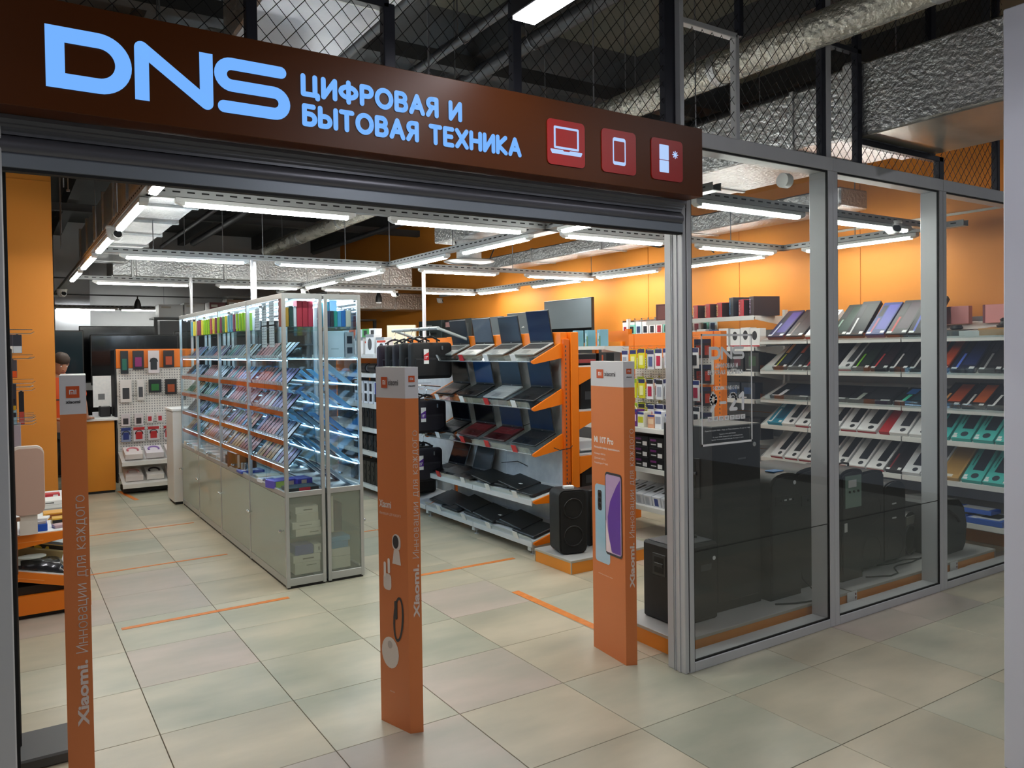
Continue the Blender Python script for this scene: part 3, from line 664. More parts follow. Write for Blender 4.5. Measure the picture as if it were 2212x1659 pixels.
# ================================================================ glass cabinets with phones
CG = glass('case_glass', 'f2f8fb', .045); FROST = glass('frosted', 'e8ede6', .10, .55, .06, 'd2d8cc'); FROST_E = glass('frosted_end', 'f4f6f2', .04, .80, .1, 'c2c8be')
SHG = glass('shelf_glass', 'f0faf9', .06); STRIP = K('e2f0ff', .4, 0, CASE); STRIP2 = K('cfe6ff', .4, 0, CASE*.33); OST = K('e8702a', .4); EDGE = K('7fd8cf', .2)
def cabinet(x0, x1, y0, y1, face, lab, end):
    """one bay; face -1 opens towards -x, +1 towards +x; end: the bay that shows its side towards the entrance"""
    t = thing('glass_cabinet', lab, 'cabinet', ((x0+x1)/2, (y0+y1)/2, 0), 0, 'glass phone cabinets in two rows'); o = (-(x0+x1)/2, -(y0+y1)/2, 0)
    H = 2.149; fx = x0 if face < 0 else x1; p = .026
    fr = MB()
    for x in (x0, x1-p):
        for y in (y0, y1-p*.6): fr.box((x, y, .012), (x+p, y+p*(1 if end and y == y0 else .6), H), 0, .002)
    for z0, z1 in ((.02, .075), (.665, .705), (H-.04, H)):
        for x in (x0, x1-p): fr.box((x+.002, y0+.004, z0), (x+p-.002, y1-.004, z1), 0, .002)
        for y in (y0+.001, y1-p): fr.box((x0+.004, y, z0), (x1-.004, y+p*.7, z1), 0, .002)
    obj('frame', fr, ALUC, t, o)
    obj('plinth', MB().box((x0+.01, y0+.01, 0), (x1-.01, y1-.01, .02)), BLACK, t, o)
    obj('base_panel', MB().box((x0+.01, y0+.01, .665), (x1-.01, y1-.01, .69)), WHITE2, t, o)
    obj('back_panel', MB().box((x1-.012 if face < 0 else x0+.004, y0+.03, .08), (x1-.004 if face < 0 else x0+.012, y1-.03, .66)), K('c3c9c0', .4), t, o)
    obj('lower_shelf', MB().box((x0+.02, y0+.02, .36), (x1-.02, y1-.02, .368)), SHG, t, o)
    obj('top_panel', MB().box((x0+.01, y0+.01, H-.012), (x1-.01, y1-.01, H-.004)), CG, t, o)
    ym = (y0+y1)/2; gx = fx+face*-.004
    for ya, yb in ((y0+.02, ym+.004), (ym-.004, y1-.02)):
        obj('glass_door', MB().box((gx-.002, ya, .708), (gx+.002, yb, H-.042)), CG, t, o)
        dr = obj('frosted_door', MB().box((gx-.002, ya, .078), (gx+.002, yb, .662)), FROST, t, o)
    if end:
        obj('end_glass', MB().box((x0+.02, y0+.006, .708), (x1-.02, y0+.010, H-.042)), CG, t, o)
        obj('end_frosted_glass', MB().box((x0+.02, y0+.006, .078), (x1-.02, y0+.010, .662)), FROST_E, t, o)
    # knobs of the lower doors, locks of the upper ones
    for yk in ((y1-.03, y1-.075) if not end else (y1-.03, y1-.075, y0+.06)):
        obj('knob', MB().at((fx, yk, .42)).cyl((0, 0, 0), (face*.018, 0, 0), .006, 8).lathe([(.001, -.013), (.010, -.009), (.014, 0), (.010, .009), (.001, .013)], 10, c=(face*.026, 0, 0)), CHROME, t, o)
    for zl in (.735, H-.075):
        obj('door_lock', MB().at((fx, ym, zl)).box((face*.0, -.03, -.008), (face*.012 if face > 0 else 0, .03, .008)) if face > 0 else MB().at((fx, ym, zl)).box((-.012, -.03, -.008), (0, .03, .008), 0, .002).cyl((-.012, 0, 0), (-.024, 0, 0), .009, 10), CHROME, t, o)
    sl = MB()
    sl.box((x0+.04, y0+.04, H-.052), (x0+.055, y1-.04, H-.044)).box((x1-.055, y0+.04, H-.052), (x1-.04, y1-.04, H-.044))
    obj('light_strip', sl, STRIP, t, o)
    obj('top_shelf', MB().box((x0+.02, y0+.02, 1.900), (x1-.02, y1-.02, 1.906)), SHG, t, o)
    for k, z in enumerate((1.67, 1.475, 1.285, 1.075, .875)):
        if face > 0: obj('shelf_fill_strip', MB().box((fx-.042, y0+.03, z-.014), (fx-.030, y1-.03, z-.007)), STRIP2, t, o)  # light strips added under the right-row shelves to brighten them
        xa, xb = (fx+.02, fx+.20) if face < 0 else (fx-.20, fx-.02)
        obj('glass_shelf', MB().box((x0+.02, y0+.02, z-.006), (x1-.02, y1-.02, z)), SHG, t, o)
        if face < 0:
            if k: obj('orange_strip', MB().box((fx+.012, y0+.02, z-.034), (fx+.016, y1-.02, z+.001)), OST, t, o)
            tg = MB(); y = y0+.05
            while y < y1-.07: tg.at((fx+.018, y, z+.016), (0, -.35, 0)).box((-.0005, 0, -.014), (.0005, .036, .014)); y += .052
            obj('price_tags', tg, WHITE, t, o, kind='stuff')
            obj('shelf_fill_strip', MB().box((fx+.03, y0+.03, z-.014), (fx+.042, y1-.03, z-.007)), STRIP2, t, o)
            obj('display_riser', MB().prism([(fx+.03, y0+.03, z+.001), (fx+.15, y0+.03, z+.085), (fx+.15, y0+.03, z+.001)], (0, y1-y0-.06, 0)), ACRYL, t, o)
    return t
YB = [5.645, 6.645, 7.665, 8.655, 9.56]; BN = ['nearest the entrance', 'second from the entrance', 'third from the entrance', 'at the far end']
for k in range(4):
    cabinet(1.694, 1.990, YB[k], YB[k+1]-.002, -1, 'glass phone cabinet of the left row, bay ' + BN[k], k == 0)
    cabinet(2.006, 2.291, YB[k], YB[k+1]-.002, 1, 'glass cabinet of the right row, bay ' + BN[k], k == 0)
# phones: tilted slabs in their cradles
def phone_mesh(w, h, back, ring):
    p = MB(); th = .008
    pl = [(x, z) for x, z in rrect(0, h/2, w, h, .008, 2)]
    p.prism([(0, x, z) for x, z in pl], (th, 0, 0), 0)
    q = [(x, z) for x, z in rrect(0, h/2, w-.005, h-.006, .006, 2)]
    p.add([(-.0006, x, z) for x, z in q], [tuple(range(len(q)))], 1)
    if ring: p.box((-.0016, w/2-.030, h-.045), (-.0006, w/2-.008, h-.010), 2, .0)
    me = obj('phone', p, [K('1a1b1e', .35), K(back, .32, .1), K('0c0c0f', .3)]); m = me.data; bpy.data.objects.remove(me); return m
PC = [('black', '1c1f26'), ('dark blue', '24406e'), ('sky blue', '5a9fd0'), ('silver', 'b9c2cc'), ('rose', 'b96f72'), ('green', '4b7a50'), ('gold', 'b98c4a'), ('violet', '6a5a92'), ('white', 'dfe4ea'), ('copper red', 'a34a33'), ('grey', '6a6f78'), ('teal', '2e8a90')]
PMESH = {n: [phone_mesh(.074, .158, c, 0), phone_mesh(.074, .158, c, 1)] for n, c in PC}
rows = ['top', 'second', 'third', 'fourth', 'lowest']
pal = [['grey', 'rose', 'silver', 'grey', 'rose', 'dark blue', 'violet', 'black'], ['rose', 'copper red', 'sky blue', 'rose', 'silver', 'copper red', 'dark blue', 'black'],
       ['violet', 'silver', 'grey', 'rose', 'copper red', 'green', 'gold', 'green'], ['grey', 'rose', 'copper red', 'violet', 'grey', 'rose', 'dark blue', 'black'], ['green', 'gold', 'copper red', 'gold', 'grey', 'copper red', 'teal', 'gold']]
rnd = random.Random(5)
for r, z in enumerate((1.67, 1.475, 1.285, 1.075, .875)):
    for b in range(4):
        y0, y1 = YB[b]+.06, YB[b+1]-.06; n = int((y1-y0)/.082); cnt = {}
        for i in range(n):
            if r == 0 and b == 3 and i > 5: break
            y = y0+(i+.5)*(y1-y0)/n; f = 8*((i/n)+b)/4; c = pal[r][min(7, int(f))] if rnd.random() < .8 else rnd.choice(PC)[0]
            if b == 0 and i < 4: c = rnd.choice(['silver', 'black', 'dark blue', 'violet'])
            cnt[c] = cnt.get(c, 0)+1
            o_ = obj('smartphone', PMESH[c][1 if rnd.random() < .75 else 0], None, None, (1.694+.040, y, z+.008), (0, math.radians(42)+rnd.uniform(-.02, .02), 0))
            tag(o_, '%s %s phone on the %s cradle shelf, cabinet bay %s' % (ORD[cnt[c]-1], c, rows[r], BN[b]), 'phone', 'phones on the cradle shelves of the left cabinet row')
# tablets and phones facing the other aisle
TB = {}
def tabmesh(w, h, col):
    p = MB(); p.prism([(0, x, z) for x, z in rrect(0, h/2, w, h, .012, 3)], (-.007, 0, 0), 0); q = rrect(0, h/2, w-.018, h-.02, .005, 2)
    p.add([(.0006, x, z) for x, z in q][::1], [tuple(range(len(q)))], 1); e = obj('t', p, [K(col, .35), K(col, .15, 0, .8)]); m = e.data; bpy.data.objects.remove(e); return m  # backs share the bright colour, painting the blue glow of the shelves
for c, h in (('light blue', '5aa9dc'), ('bright blue', '2f7fc8'), ('pale grey', 'a9c4da'), ('dark', '223046')): TB[c] = tabmesh(.17, .25, h)
for r, z in enumerate((1.475, 1.285, 1.075, .875, .69)):
    for i in range(13):
        y = 5.78+i*.29
        if y > 9.45: break
        c = ['pale grey', 'light blue', 'bright blue', 'light blue', 'pale grey'][r] if i == 0 else rnd.choice(list(TB))
        big_ = r >= 2 or i == 0
        o_ = obj('tablet', TB[c], None, None, (2.291-.055 if big_ else 2.291-.05, y, z+.006), (0, math.radians(-50), 0)); o_.scale = (1, 1, 1) if big_ else (1, .8, .62)
        tag(o_, '%s tablet, %s from the entrance on the %s shelf facing the laptop aisle' % (c, ORD[i], rows[r]), 'tablet', 'tablets in the right cabinet row')
# goods in boxes
def carton(name, lab, cat, size, loc, rz=0, col='e8e8e8', art=(), group=None, rot=None, rough=.45, face='front'):
    """box standing on loc; art: (u0, v0, u1, v1, colour) rectangles on its front (-y) or top face"""
    w_, d_, h_ = size; mb = MB().box((-w_/2, 0, 0), (w_/2, d_, h_), 0, min(.0025, h_*.1)); ms = [K(col, rough)]
    for a_ in art:
        u0, v0, u1, v1, c = a_[:5]; m = K(c, rough)
        if m not in ms: ms.append(m)
        i = ms.index(m); kind = a_[5] if len(a_) > 5 else face; e = .0007+.0002*len(mb.f)/50
        if kind == 'front': mb.quad([(-w_/2+u*w_, -e, v*h_) for u, v in ((u0, v0), (u1, v0), (u1, v1), (u0, v1))], i)
        elif kind == 'top': mb.quad([(-w_/2+u*w_, v*d_, h_+e) for u, v in ((u0, v0), (u1, v0), (u1, v1), (u0, v1))], i)
        elif kind == 'side': mb.quad([(-w_/2-e, d_-u*d_, v*h_) for u, v in ((u0, v0), (u1, v0), (u1, v1), (u0, v1))], i)
        elif kind == 'disc': mb.add([(-w_/2+(u0+u1)/2*w_+(u1-u0)/2*w_*math.cos(k*PI/8), -e, (v0+v1)/2*h_+(v1-v0)/2*h_*math.sin(k*PI/8)) for k in range(16)], [tuple(range(16))], i)
        elif kind == 'topdisc': mb.add([(-w_/2+(u0+u1)/2*w_+(u1-u0)/2*w_*math.cos(k*PI/8), (v0+v1)/2*d_+(v1-v0)/2*d_*math.sin(k*PI/8), h_+e) for k in range(16)], [tuple(range(16))], i)
    o_ = obj(name, mb, ms, None, loc, rot or (0, 0, rz)); tag(o_, lab, cat, group); return o_
# top shelf of the cabinets
x = 1.71
for i, (c, w_, h_, nm) in enumerate((('b0482c', .020, .235, 'tall brick red'), ('d8a640', .026, .14, 'yellow'), ('2f4a44', .030, .15, 'dark green'), ('e3e8ea', .022, .15, 'white'), ('c63a4a', .040, .19, 'crimson'), ('c63a4a', .040, .19, 'crimson'), ('d2455a', .036, .19, 'pink red'))):
    carton('phone_box', '%s phone box on the near top glass shelf, %s from the left' % (nm, ORD[i]), 'box', (w_, .09, h_), (x+w_/2, 5.70, 1.907), 0, c); x += w_+.003
for i in range(22):
    c, nm = rnd.choice([('8fbf2c', 'lime green'), ('b24a5a', 'dark pink'), ('7f3f5c', 'plum'), ('4a8a58', 'green'), ('5fa8c8', 'light blue'), ('e0d34a', 'yellow')]); y = 6.75+i*.10
    if y > 8.9: break
    carton('phone_box', '%s phone box leaning on the top glass shelf, %s from the entrance' % (nm, ORD[i] if i < 16 else 'farther ' + ORD[i-13]), 'box', (.085, .03, .15), (1.74, y, 1.907), .4, c, group='boxes on the top shelf of the left cabinet row')
for i, (x, w_, h_, c, nm) in enumerate(((2.035, .065, .21, '1f7f94', 'tall teal'), (2.108, .055, .205, '8cc4e8', 'tall pale blue'))):
    carton('device_box', nm + ' box at the back of the right cabinet top shelf', 'box', (w_, .06, h_), (x+w_/2, 5.80, 1.907), 0, c)
x = 2.035
for i, (w_, h_, c, nm) in enumerate(((.034, .12, '2b3a5c', 'navy'), (.026, .12, '1a2333', 'near black'), (.026, .12, '1f9d8f', 'turquoise'), (.028, .12, '4f9fd0', 'light blue'), (.034, .125, '2d6fb8', 'blue'), (.038, .125, 'd9d9c8', 'cream'))):
    carton('device_box', nm + ' small box at the front of the right cabinet top shelf', 'box', (w_, .05, h_), (x+w_/2, 5.69, 1.907), 0, c); x += w_+.002
carton('tablet_box', 'white tablet box standing on the second shelf of the right glass cabinet', 'box', (.15, .05, .20), (2.105, 5.70, 1.676), 0, 'c9e2f2', [(.3, .3, .7, .35, 'a8c4d8')])
carton('watch_box', 'grey watch box beside the white tablet box in the right cabinet', 'box', (.07, .07, .19), (2.222, 5.70, 1.676), 0, 'aeb9c4', [(.2, .55, .8, .85, '2c3440'), (.2, .15, .8, .4, '3a4452')])
# cabinet floor of the left row
for i, (x, y, w_, d_, h_, rz, c, art, lab) in enumerate((
    (1.84, 5.68, .23, .17, .035, 0, '1d2224', [(.35, .05, .72, .95, 'c01f38')], 'flat dark box with a red patch at the near end of the cabinet floor'),
    (1.93, 5.92, .12, .16, .06, .1, '4b3fae', [(.25, .2, .6, .85, 'd7b49a')], 'violet box with a portrait on the cabinet floor'),
    (1.78, 5.94, .17, .14, .06, .25, '5a4fb8', [(.05, .1, .5, .9, 'a8c23a'), (.7, .2, .95, .8, 'd7b49a')], 'long violet and lime box on the cabinet floor'),
    (1.80, 6.22, .20, .16, .03, .1, 'dfe2ea', [(.1, .1, .5, .5, '5566b0', 'top')], 'white flat box with a blue corner in the nearest cabinet bay'),
    (1.80, 6.42, .18, .14, .03, -.1, 'e6dcc6', [(.1, .2, .9, .8, 'cfae62')], 'cream flat box beyond the violet ones in the cabinet'),
    (1.78, 6.85, .20, .16, .02, 0, '4a5aa8', [(.1, .2, .8, .8, 'e6e6f0', 'top')], 'flat blue leaflet box in the second cabinet bay'),
    (1.80, 7.15, .19, .24, .14, .05, '6b3f22', [(.1, .1, .2, .9, 'c9b9a0')], 'brown cardboard box standing on the floor of the second cabinet bay'),
    (1.80, 7.42, .16, .16, .09, 0, '252a38', [(.2, .2, .8, .8, '4a5a80')], 'dark blue box behind the brown one in the cabinet'))):
    carton('goods_box', lab, 'box', (w_, d_, h_), (x, y, .6915), rz, c, art)
for i in range(9):
    carton('leaflet_box', 'white leaflet box on the cabinet floor, %s from the brown box' % ORD[i], 'box', (.15, .14, .035+.01*(i % 3)), (1.79, 7.75+i*.19, .6915), .1*(i % 3), 'e2dfd8', [(.1, .2, .9, .6, 'c9b0a0', 'top')], group='white boxes on the floor of the far cabinet bays')
# camera and small gadget
t = thing('mug', 'small chrome mug in the second cabinet bay before the glass', 'mug', (1.735, 6.95, .6915))
obj('body', MB().lathe([(.032, 0), (.035, .004), (.035, .085), (.031, .085), (.030, .01)], 16), CHROME, t); obj('handle', MB().tube([(0, -.034, .07), (0, -.058, .065), (0, -.06, .035), (0, -.034, .02)], .005, 6), CHROME, t)
# lower compartments, near end
for i, (x, y, w_, d_, h_, z, c, art, lab) in enumerate((
    (1.865, 5.665, .19, .14, .055, .369, 'e4e3dc', [(.55, .4, .9, .5, '55554e')], 'lowest white box in the stack behind the frosted end glass'),
    (1.85, 5.665, .21, .14, .05, .425, 'e9e8e2', [(.25, .45, .7, .52, '55554e')], 'second white box from below in the frosted upper stack'),
    (1.86, 5.665, .165, .14, .06, .476, 'dcdbd4', [], 'third white box from below in the frosted upper stack'),
    (1.855, 5.665, .17, .14, .05, .537, 'ecebe6', [(.35, .4, .75, .55, '44443e')], 'topmost white box in the frosted upper stack'),
    (1.855, 5.665, .19, .14, .085, .09, 'dddcd4', [(.45, .7, .85, .76, '66665e')], 'large white box at the bottom behind the frosted end glass'),
    (1.85, 5.665, .205, .14, .055, .176, 'e8e7e0', [(.35, .4, .75, .55, '55554e')], 'flat white box under the blue one behind frosted glass'),
    (1.83, 5.665, .135, .14, .07, .232, '3a46a8', [], 'blue box on top of the lower frosted stack'),
    (1.932, 5.665, .055, .14, .065, .232, 'e9e9e6', [(.6, .3, .75, .7, '44443e')], 'small white box right of the blue one behind frosted glass'),
    (2.10, 5.665, .17, .16, .09, .09, 'd9dad4', [], 'lowest white box in the right frosted cabinet end'),
    (2.105, 5.665, .16, .16, .06, .181, 'e0e0da', [], 'middle white box in the right frosted cabinet end'),
    (2.095, 5.665, .15, .16, .05, .242, '4f97cc', [], 'lower light blue box behind the right frosted end glass'),
    (2.105, 5.665, .16, .16, .035, .293, '5aa4d8', [], 'upper light blue box behind the right frosted end glass'),
    (2.045, 5.665, .025, .16, .27, .369, 'e6e6da', [], 'tall thin cream box standing in the right frosted cabinet end'),
    (2.10, 5.68, .06, .16, .21, .369, '24282c', [], 'dark upright box behind the right frosted end glass'))):
    carton('stock_box', lab, 'box', (w_, d_, h_), (x, y, z), 0, c, art)
carton('stock_box', 'white boxes stack behind the far frosted cabinet door', 'box', (.2, .3, .25), (1.84, 9.0, .369), 0, 'd6d8d4')
carton('stock_box', 'kraft coloured carton low behind the third frosted door', 'box', (.2, .5, .27), (1.84, 8.0, .082), 0, 'cdb58c')
# white pedestal at the far end
t = thing('pedestal', 'white cabinet pedestal at the far end of the glass cabinets', 'cabinet', (1.63, 9.60, 0))
obj('body', MB().box((-.02, 0, .03), (.66, .42, 1.07), 0, .004), K('d9d6d2', .4), t); obj('worktop', MB().box((-.03, -.01, 1.07), (.67, .43, 1.095), 0, .003), WHITE, t); obj('plinth', MB().box((0, .02, 0), (.64, .40, .03)), BLACK, t)
# paper notices stuck to the cabinet glass, curled white sheets
PAPER = noisy('paper', 'e9ecef', 'f4f5f6', (30, 30, 30), rough=.7)
for i, (y, z, w_, h_) in enumerate(((5.88, 1.93, .13, .17), (6.08, 1.93, .13, .17), (5.88, 1.76, .13, .16), (6.08, 1.76, .13, .16), (6.27, 1.90, .13, .17), (6.92, 1.93, .16, .14), (7.12, 1.93, .16, .14), (7.9, 1.95, .15, .12))):
    t = thing('notice_sheet', 'white printed sheet on the left cabinet glass doors, %s from the entrance' % ORD[i], 'paper', (1.7035, y, z))
    obj('sheet', MB().box((0, 0, 0), (.001, w_, h_)), PAPER, t)
    pb = MB()
    for k in range(7):
        for q in range(3): pb.box((-.0006, .012+q*.042*w_/.13, .02+k*.02), (-.0001, .012+q*.042*w_/.13+.026, .025+k*.02))
    obj('print', pb, K('6a7078', .7), t, kind='stuff')
# ================================================================ entrance pillars (tall printed covers)
PORG = noisy('pillar_orange', 'd67a44', 'de854e', (.9, .9, .5), rough=.38); PWH = K('d6d6da', .4); MIOR = K('c9562a', .4); PTXT = K('e2d3cc', .5); PDK = K('2b2b30', .5)
def pillar(lab, L, M, R, h=1.645, hw=.14):
    L, M, R = Vector((*L, 0)), Vector((*M, 0)), Vector((*R, 0)); Q = L+(R-M); t = thing('pillar', lab, 'pillar', tuple(M)); o = tuple(-c for c in M)
    obj('cover', MB().prism([M, R, Q, L], (0, 0, h-hw)), PORG, t, o, smooth=False); obj('cap', MB().prism([p+Vector((0, 0, h-hw)) for p in (M, R, Q, L)], (0, 0, hw)), PWH, t, o, smooth=False)
    ex = (R-M).normalized(); n = Vector((ex.y, -ex.x, 0)); w_ = (R-M).length
    exl = (M-L).normalized(); nl = Vector((exl.y, -exl.x, 0)); wl2 = (M-L).length
    return t, o, M, ex, n, w_, L, exl, nl, wl2
Z = Vector((0, 0, 1))
def flat(name, pts, n, m, t, o, thick=.0012):
    return obj(name, MB().prism([p for p in pts], n*thick), m, t, o, smooth=False)
def square(c, ex, w_, h_, n, m, t, o, name='logo_square', r=.0): return flat(name, [c-ex*w_/2-Z*h_/2, c+ex*w_/2-Z*h_/2, c+ex*w_/2+Z*h_/2, c-ex*w_/2+Z*h_/2], n, m, t, o)
def milogo(base, ex, n, w_, z, s, t, o, side=False):
    c = base + ex*w_/2 + Z*z + n*.0002; q = square(c, ex, s, s, n, MIOR, t, o)
    x0 = c - ex*s*.27 - Z*s*.2 + n*.0017; ms = MB(); e = tuple(ex)
    def bar(a, b, c_, d): ms.prism([x0+ex*a+Z*c_, x0+ex*b+Z*c_, x0+ex*b+Z*d, x0+ex*a+Z*d], n*.0006)
    u = s*.54
    bar(0, u*.17, 0, s*.40); bar(u*.17, u*.60, s*.30, s*.40); bar(u*.60, u*.75, 0, s*.36); bar(u*.33, u*.46, 0, s*.22); bar(u*.87, u*1.0, 0, s*.40)
    obj('logo_mark', ms, PWH, t, o, smooth=False)
pA = pillar('tall orange entrance pillar with a white cap at the left, seen from its narrow side', (.190, 3.535), (.168, 3.235), (.252, 3.232))
pB = pillar('tall orange entrance pillar in the middle with pictures of small gadgets on its side', (1.446, 3.391), (1.5, 3.193), (1.556, 3.175))
pC = pillar('tall orange entrance pillar at the right with a picture of two phones', (2.827, 3.535), (2.795, 3.217), (2.852, 3.192))
for k, P in enumerate((pA, pB, pC)):
    t, o, M, ex, n, w_, L, exl, nl, wl2 = P
    s = (.042, .028, .028)[k]
    milogo(M, ex, n, w_, (1.585, 1.592, 1.592)[k], s, t, o)
    text('logo_text', 'xiaomi', M+ex*(w_*.5-s*.55)+Z*(1.585-s*.98)+n*.0012, ex, Z, s*1.1, s*.26, PDK, t, .03, loc=o)
    # vertical slogan, read from bottom to top
    zx, ln, hh = ((.37, .84, .036), (.52, .84, .027), (.42, .86, .027))[k]
    upx = -ex
    mid = w_*.62
    text('slogan_name', 'Xiaomi.', M+ex*(mid+hh*.5)+Z*zx+n*.0012, Z, upx, .24*ln/.84, hh, PTXT, t, .035, loc=o)
    slogan('slogan', 'Инновации для каждого', M+ex*(mid+hh*.5)+Z*(zx+.27*ln/.84)+n*.0012, Z, upx, ln-.27*ln/.84, hh, .085, PTXT, t, o)
PWT = K('f1ece8', .5)
for k, P in enumerate((pB, pC)):
    t, o, M, ex, n, w_, L, exl, nl, W = P
    def at_(u, z): return L+exl*(u*W)+Z*z+nl*.0012
    square(at_(.30, 1.575), exl, .042*W/.205, .05, nl, MIOR, t, o); text('logo_text', 'xiaomi', at_(.43, 1.562), exl, Z, W*.34, .026, PDK, t, .01, loc=o)
    c = at_(.30, 1.575)+nl*.0006; b = MB()
    for a0, a1, z0, z1 in ((-.010, -.006, -.010, .010), (-.006, .001, .006, .010), (.001, .004, -.010, .008), (-.003, -.001, -.010, .002), (.007, .010, -.010, .010)):
        b.prism([c+exl*a0*W/.205+Z*z0, c+exl*a1*W/.205+Z*z0, c+exl*a1*W/.205+Z*z1, c+exl*a0*W/.205+Z*z1], nl*.0008)
    obj('logo_mark', b, PWT, t, o, smooth=False)
def shape(name, pts, cu, cz, P, m, off=.001):
    t, o, M, ex, n, w_, L, exl, nl, W = P
    return flat(name, [L+exl*(cu*W+x)+Z*(cz+z)+nl*off for x, z in pts], nl, m, t, o, .0006)
def ell(rx, rz, tilt=0, n=22): return [(rx*math.cos(2*PI*i/n)*math.cos(tilt)-rz*math.sin(2*PI*i/n)*math.sin(tilt), rx*math.cos(2*PI*i/n)*math.sin(tilt)+rz*math.sin(2*PI*i/n)*math.cos(tilt)) for i in range(n)]
t, o, M, ex, n, w_, L, exl, nl, W = pB
text('heading', 'Xiaomi', L+exl*.012+Z*1.00+nl*.001, exl, Z, .085, .034, PWT, t, .02, loc=o)
slogan('caption', 'Инновации для каждого', L+exl*.012+Z*.968+nl*.001, exl, Z, .15, .013, .09, PWT, t, o)
GW = K('ece6e0', .35); GD = K('3a3a40', .4)
shape('camera_picture', [(x, z) for x, z in rrect(0, 0, .058, .075, .028, 5)], .63, .85, pB, GW); shape('lens_picture', ell(.020, .030), .61, .852, pB, GD, .0018)
shape('camera_picture', [(-.018, -.035), (.018, -.035), (.030, -.10), (-.030, -.10)][::-1], .63, .85, pB, GW)
shape('earphone_picture', rrect(0, 0, .055, .075, .018, 4), .30, .66, pB, GW); shape('earphone_picture', rrect(0, .0, .016, .07, .008, 4), .22, .715, pB, K('f6f2ee', .3), .0014); shape('earphone_picture', rrect(0, 0, .016, .07, .008, 4), .36, .735, pB, K('f6f2ee', .3), .0016)
def ringshape(name, rx, rz, tx, cu, cz, P, m):
    t, o, M, ex, n, w_, L, exl, nl, W = P; a = ell(rx, rz, -.1); b = ell(rx-tx, rz-tx, -.1); N_ = len(a)
    vs = [L+exl*(cu*W+x)+Z*(cz+z)+nl*.0014 for x, z in a+b]; q = MB(); q.add([tuple(v) for v in vs], [((i+1) % N_, i, i+N_, (i+1) % N_+N_) for i in range(N_)]); obj(name, q, m, t, o, smooth=False)
ringshape('band_picture', .036, .105, .013, .66, .50, pB, GD); shape('band_picture', rrect(0, 0, .020, .085, .009, 4), .58, .54, pB, GD, .0016)
shape('vacuum_picture', ell(.060, .072), .36, .335, pB, GW); ringshape('vacuum_picture', .050, .060, .002, .36, .335, pB, K('b9b2ac', .5)); shape('vacuum_picture', ell(.016, .018), .36, .372, pB, K('c9c2bc', .5), .0018)
text('fine_print', 'mi.com', L+exl*.07+Z*.155+nl*.001, exl, Z, .03, .006, PWT, t, 0, loc=o)
t, o, M, ex, n, w_, L, exl, nl, W = pC
text('heading', 'Mi 10T Pro', L+exl*.03+Z*1.185+nl*.001, exl, Z, .19, .036, PWT, t, .03, loc=o)
text('caption', 'Раскройте вашу креативность', L+exl*.03+Z*1.150+nl*.001, exl, Z, .25, .016, PWT, t, .02, loc=o)
for i, s_ in enumerate(('Камера 108 Мп', 'Дисплей 144 Гц', 'Snapdragon™ 865')): text('caption', s_, L+exl*.03+Z*(1.115-i*.026)+nl*.001, exl, Z, (.11, .11, .135)[i], .013, PWT, t, 0, loc=o)
PHB = noisy('phone_back', '8fc6dc', 'c9d6e8', (1.5, 1.5, 4), rough=.25); PHS = noisy('phone_screen', 'b99cc8', 'cdb6d8', (2, 2, 4), rough=.25)
shape('phone_picture', rrect(0, 0, .145, .44, .022, 5), .33, .73, pC, PHB); shape('lens_picture', rrect(0, 0, .040, .115, .012, 4), .255, .86, pC, GD, .0018)
for z in (.89, .86, .83): shape('lens_picture', ell(.012, .013), .255, z, pC, K('0c0c10', .2), .0026)
shape('phone_picture', rrect(0, 0, .160, .46, .022, 5), .68, .80, pC, GD, .0022); shape('screen_picture', rrect(0, 0, .146, .435, .016, 5), .68, .80, pC, PHS, .003)
shape('screen_picture', [(.066, -.21), (-.02, -.21), (-.05, -.10), (-.055, -.02), (-.03, .07), (.03, .16), (.066, .20)], .68, .80, pC, K('6a3fa8', .3), .0038)
shape('screen_picture', [(-.073, -.18), (-.073, -.215), (-.01, -.215), (-.04, -.15), (-.06, -.08), (-.073, -.04)], .68, .80, pC, K('f0dce4', .3), .0038)
text('fine_print', 'Изображения приведены для примера', L+exl*.06+Z*.44+nl*.001, exl, Z, .14, .006, PWT, t, 0, loc=o)
# ---------------------------------------------------------------- gate base at the far left
t = thing('security_gate', 'dark grey security gate foot with a thin black upright at the left jamb', 'gate', (.05, 3.95, 0))
obj('base', MB().box((-.4, -.16, 0), (.18, .14, .05), 0, .008), K('4c4d4f', .5), t); obj('upright', MB().box((-.09, -.012, .05), (-.015, .06, 1.75), 0, .004), K('120c12', .4), t)
# ================================================================ left gondola
PEG = noisy('white_board', 'd8d6d2', 'e2e0dd', (9, 9, 9), rough=.6); HOLE = K('4a4a4c', .8)
g = thing('left_rack', 'orange and white shop rack at the left edge with hooks and tilted shelves', 'rack', (0, 6.0, 0))
obj('back_board', MB().box((-.06, .02, .15), (-.03, 1.8, 2.0)), PEG, g); obj('upright', MB().box((-.08, -.02, 0), (-.01, .04, 2.0), 0, .003), K('d8610c', .4), g); obj('upright', MB().box((-.08, 1.8, 0), (-.01, 1.86, 2.0), 0, .003), ORANGE, g)
sl = MB()
for z in [.2+.05*i for i in range(35)]: sl.box((-.0105, .002, z), (-.009, .010, z+.02))
obj('slots', sl, HOLE, g, kind='stuff')
obj('shelf_flat', MB().box((-.01, .01, .545), (.42, 1.8, .56), 0, .002), WHITE, g)
obj('shelf_arm', MB().prism([(-.01, 0, .55), (.42, 0, .555), (.42, 0, .525), (.30, 0, .50), (-.01, 0, .455)], (0, .02, 0)), ORANGE, g); obj('arm_rib', MB().box((.0, -.003, .505), (.2, .001, .509)), K('f39a4a', .4), g)
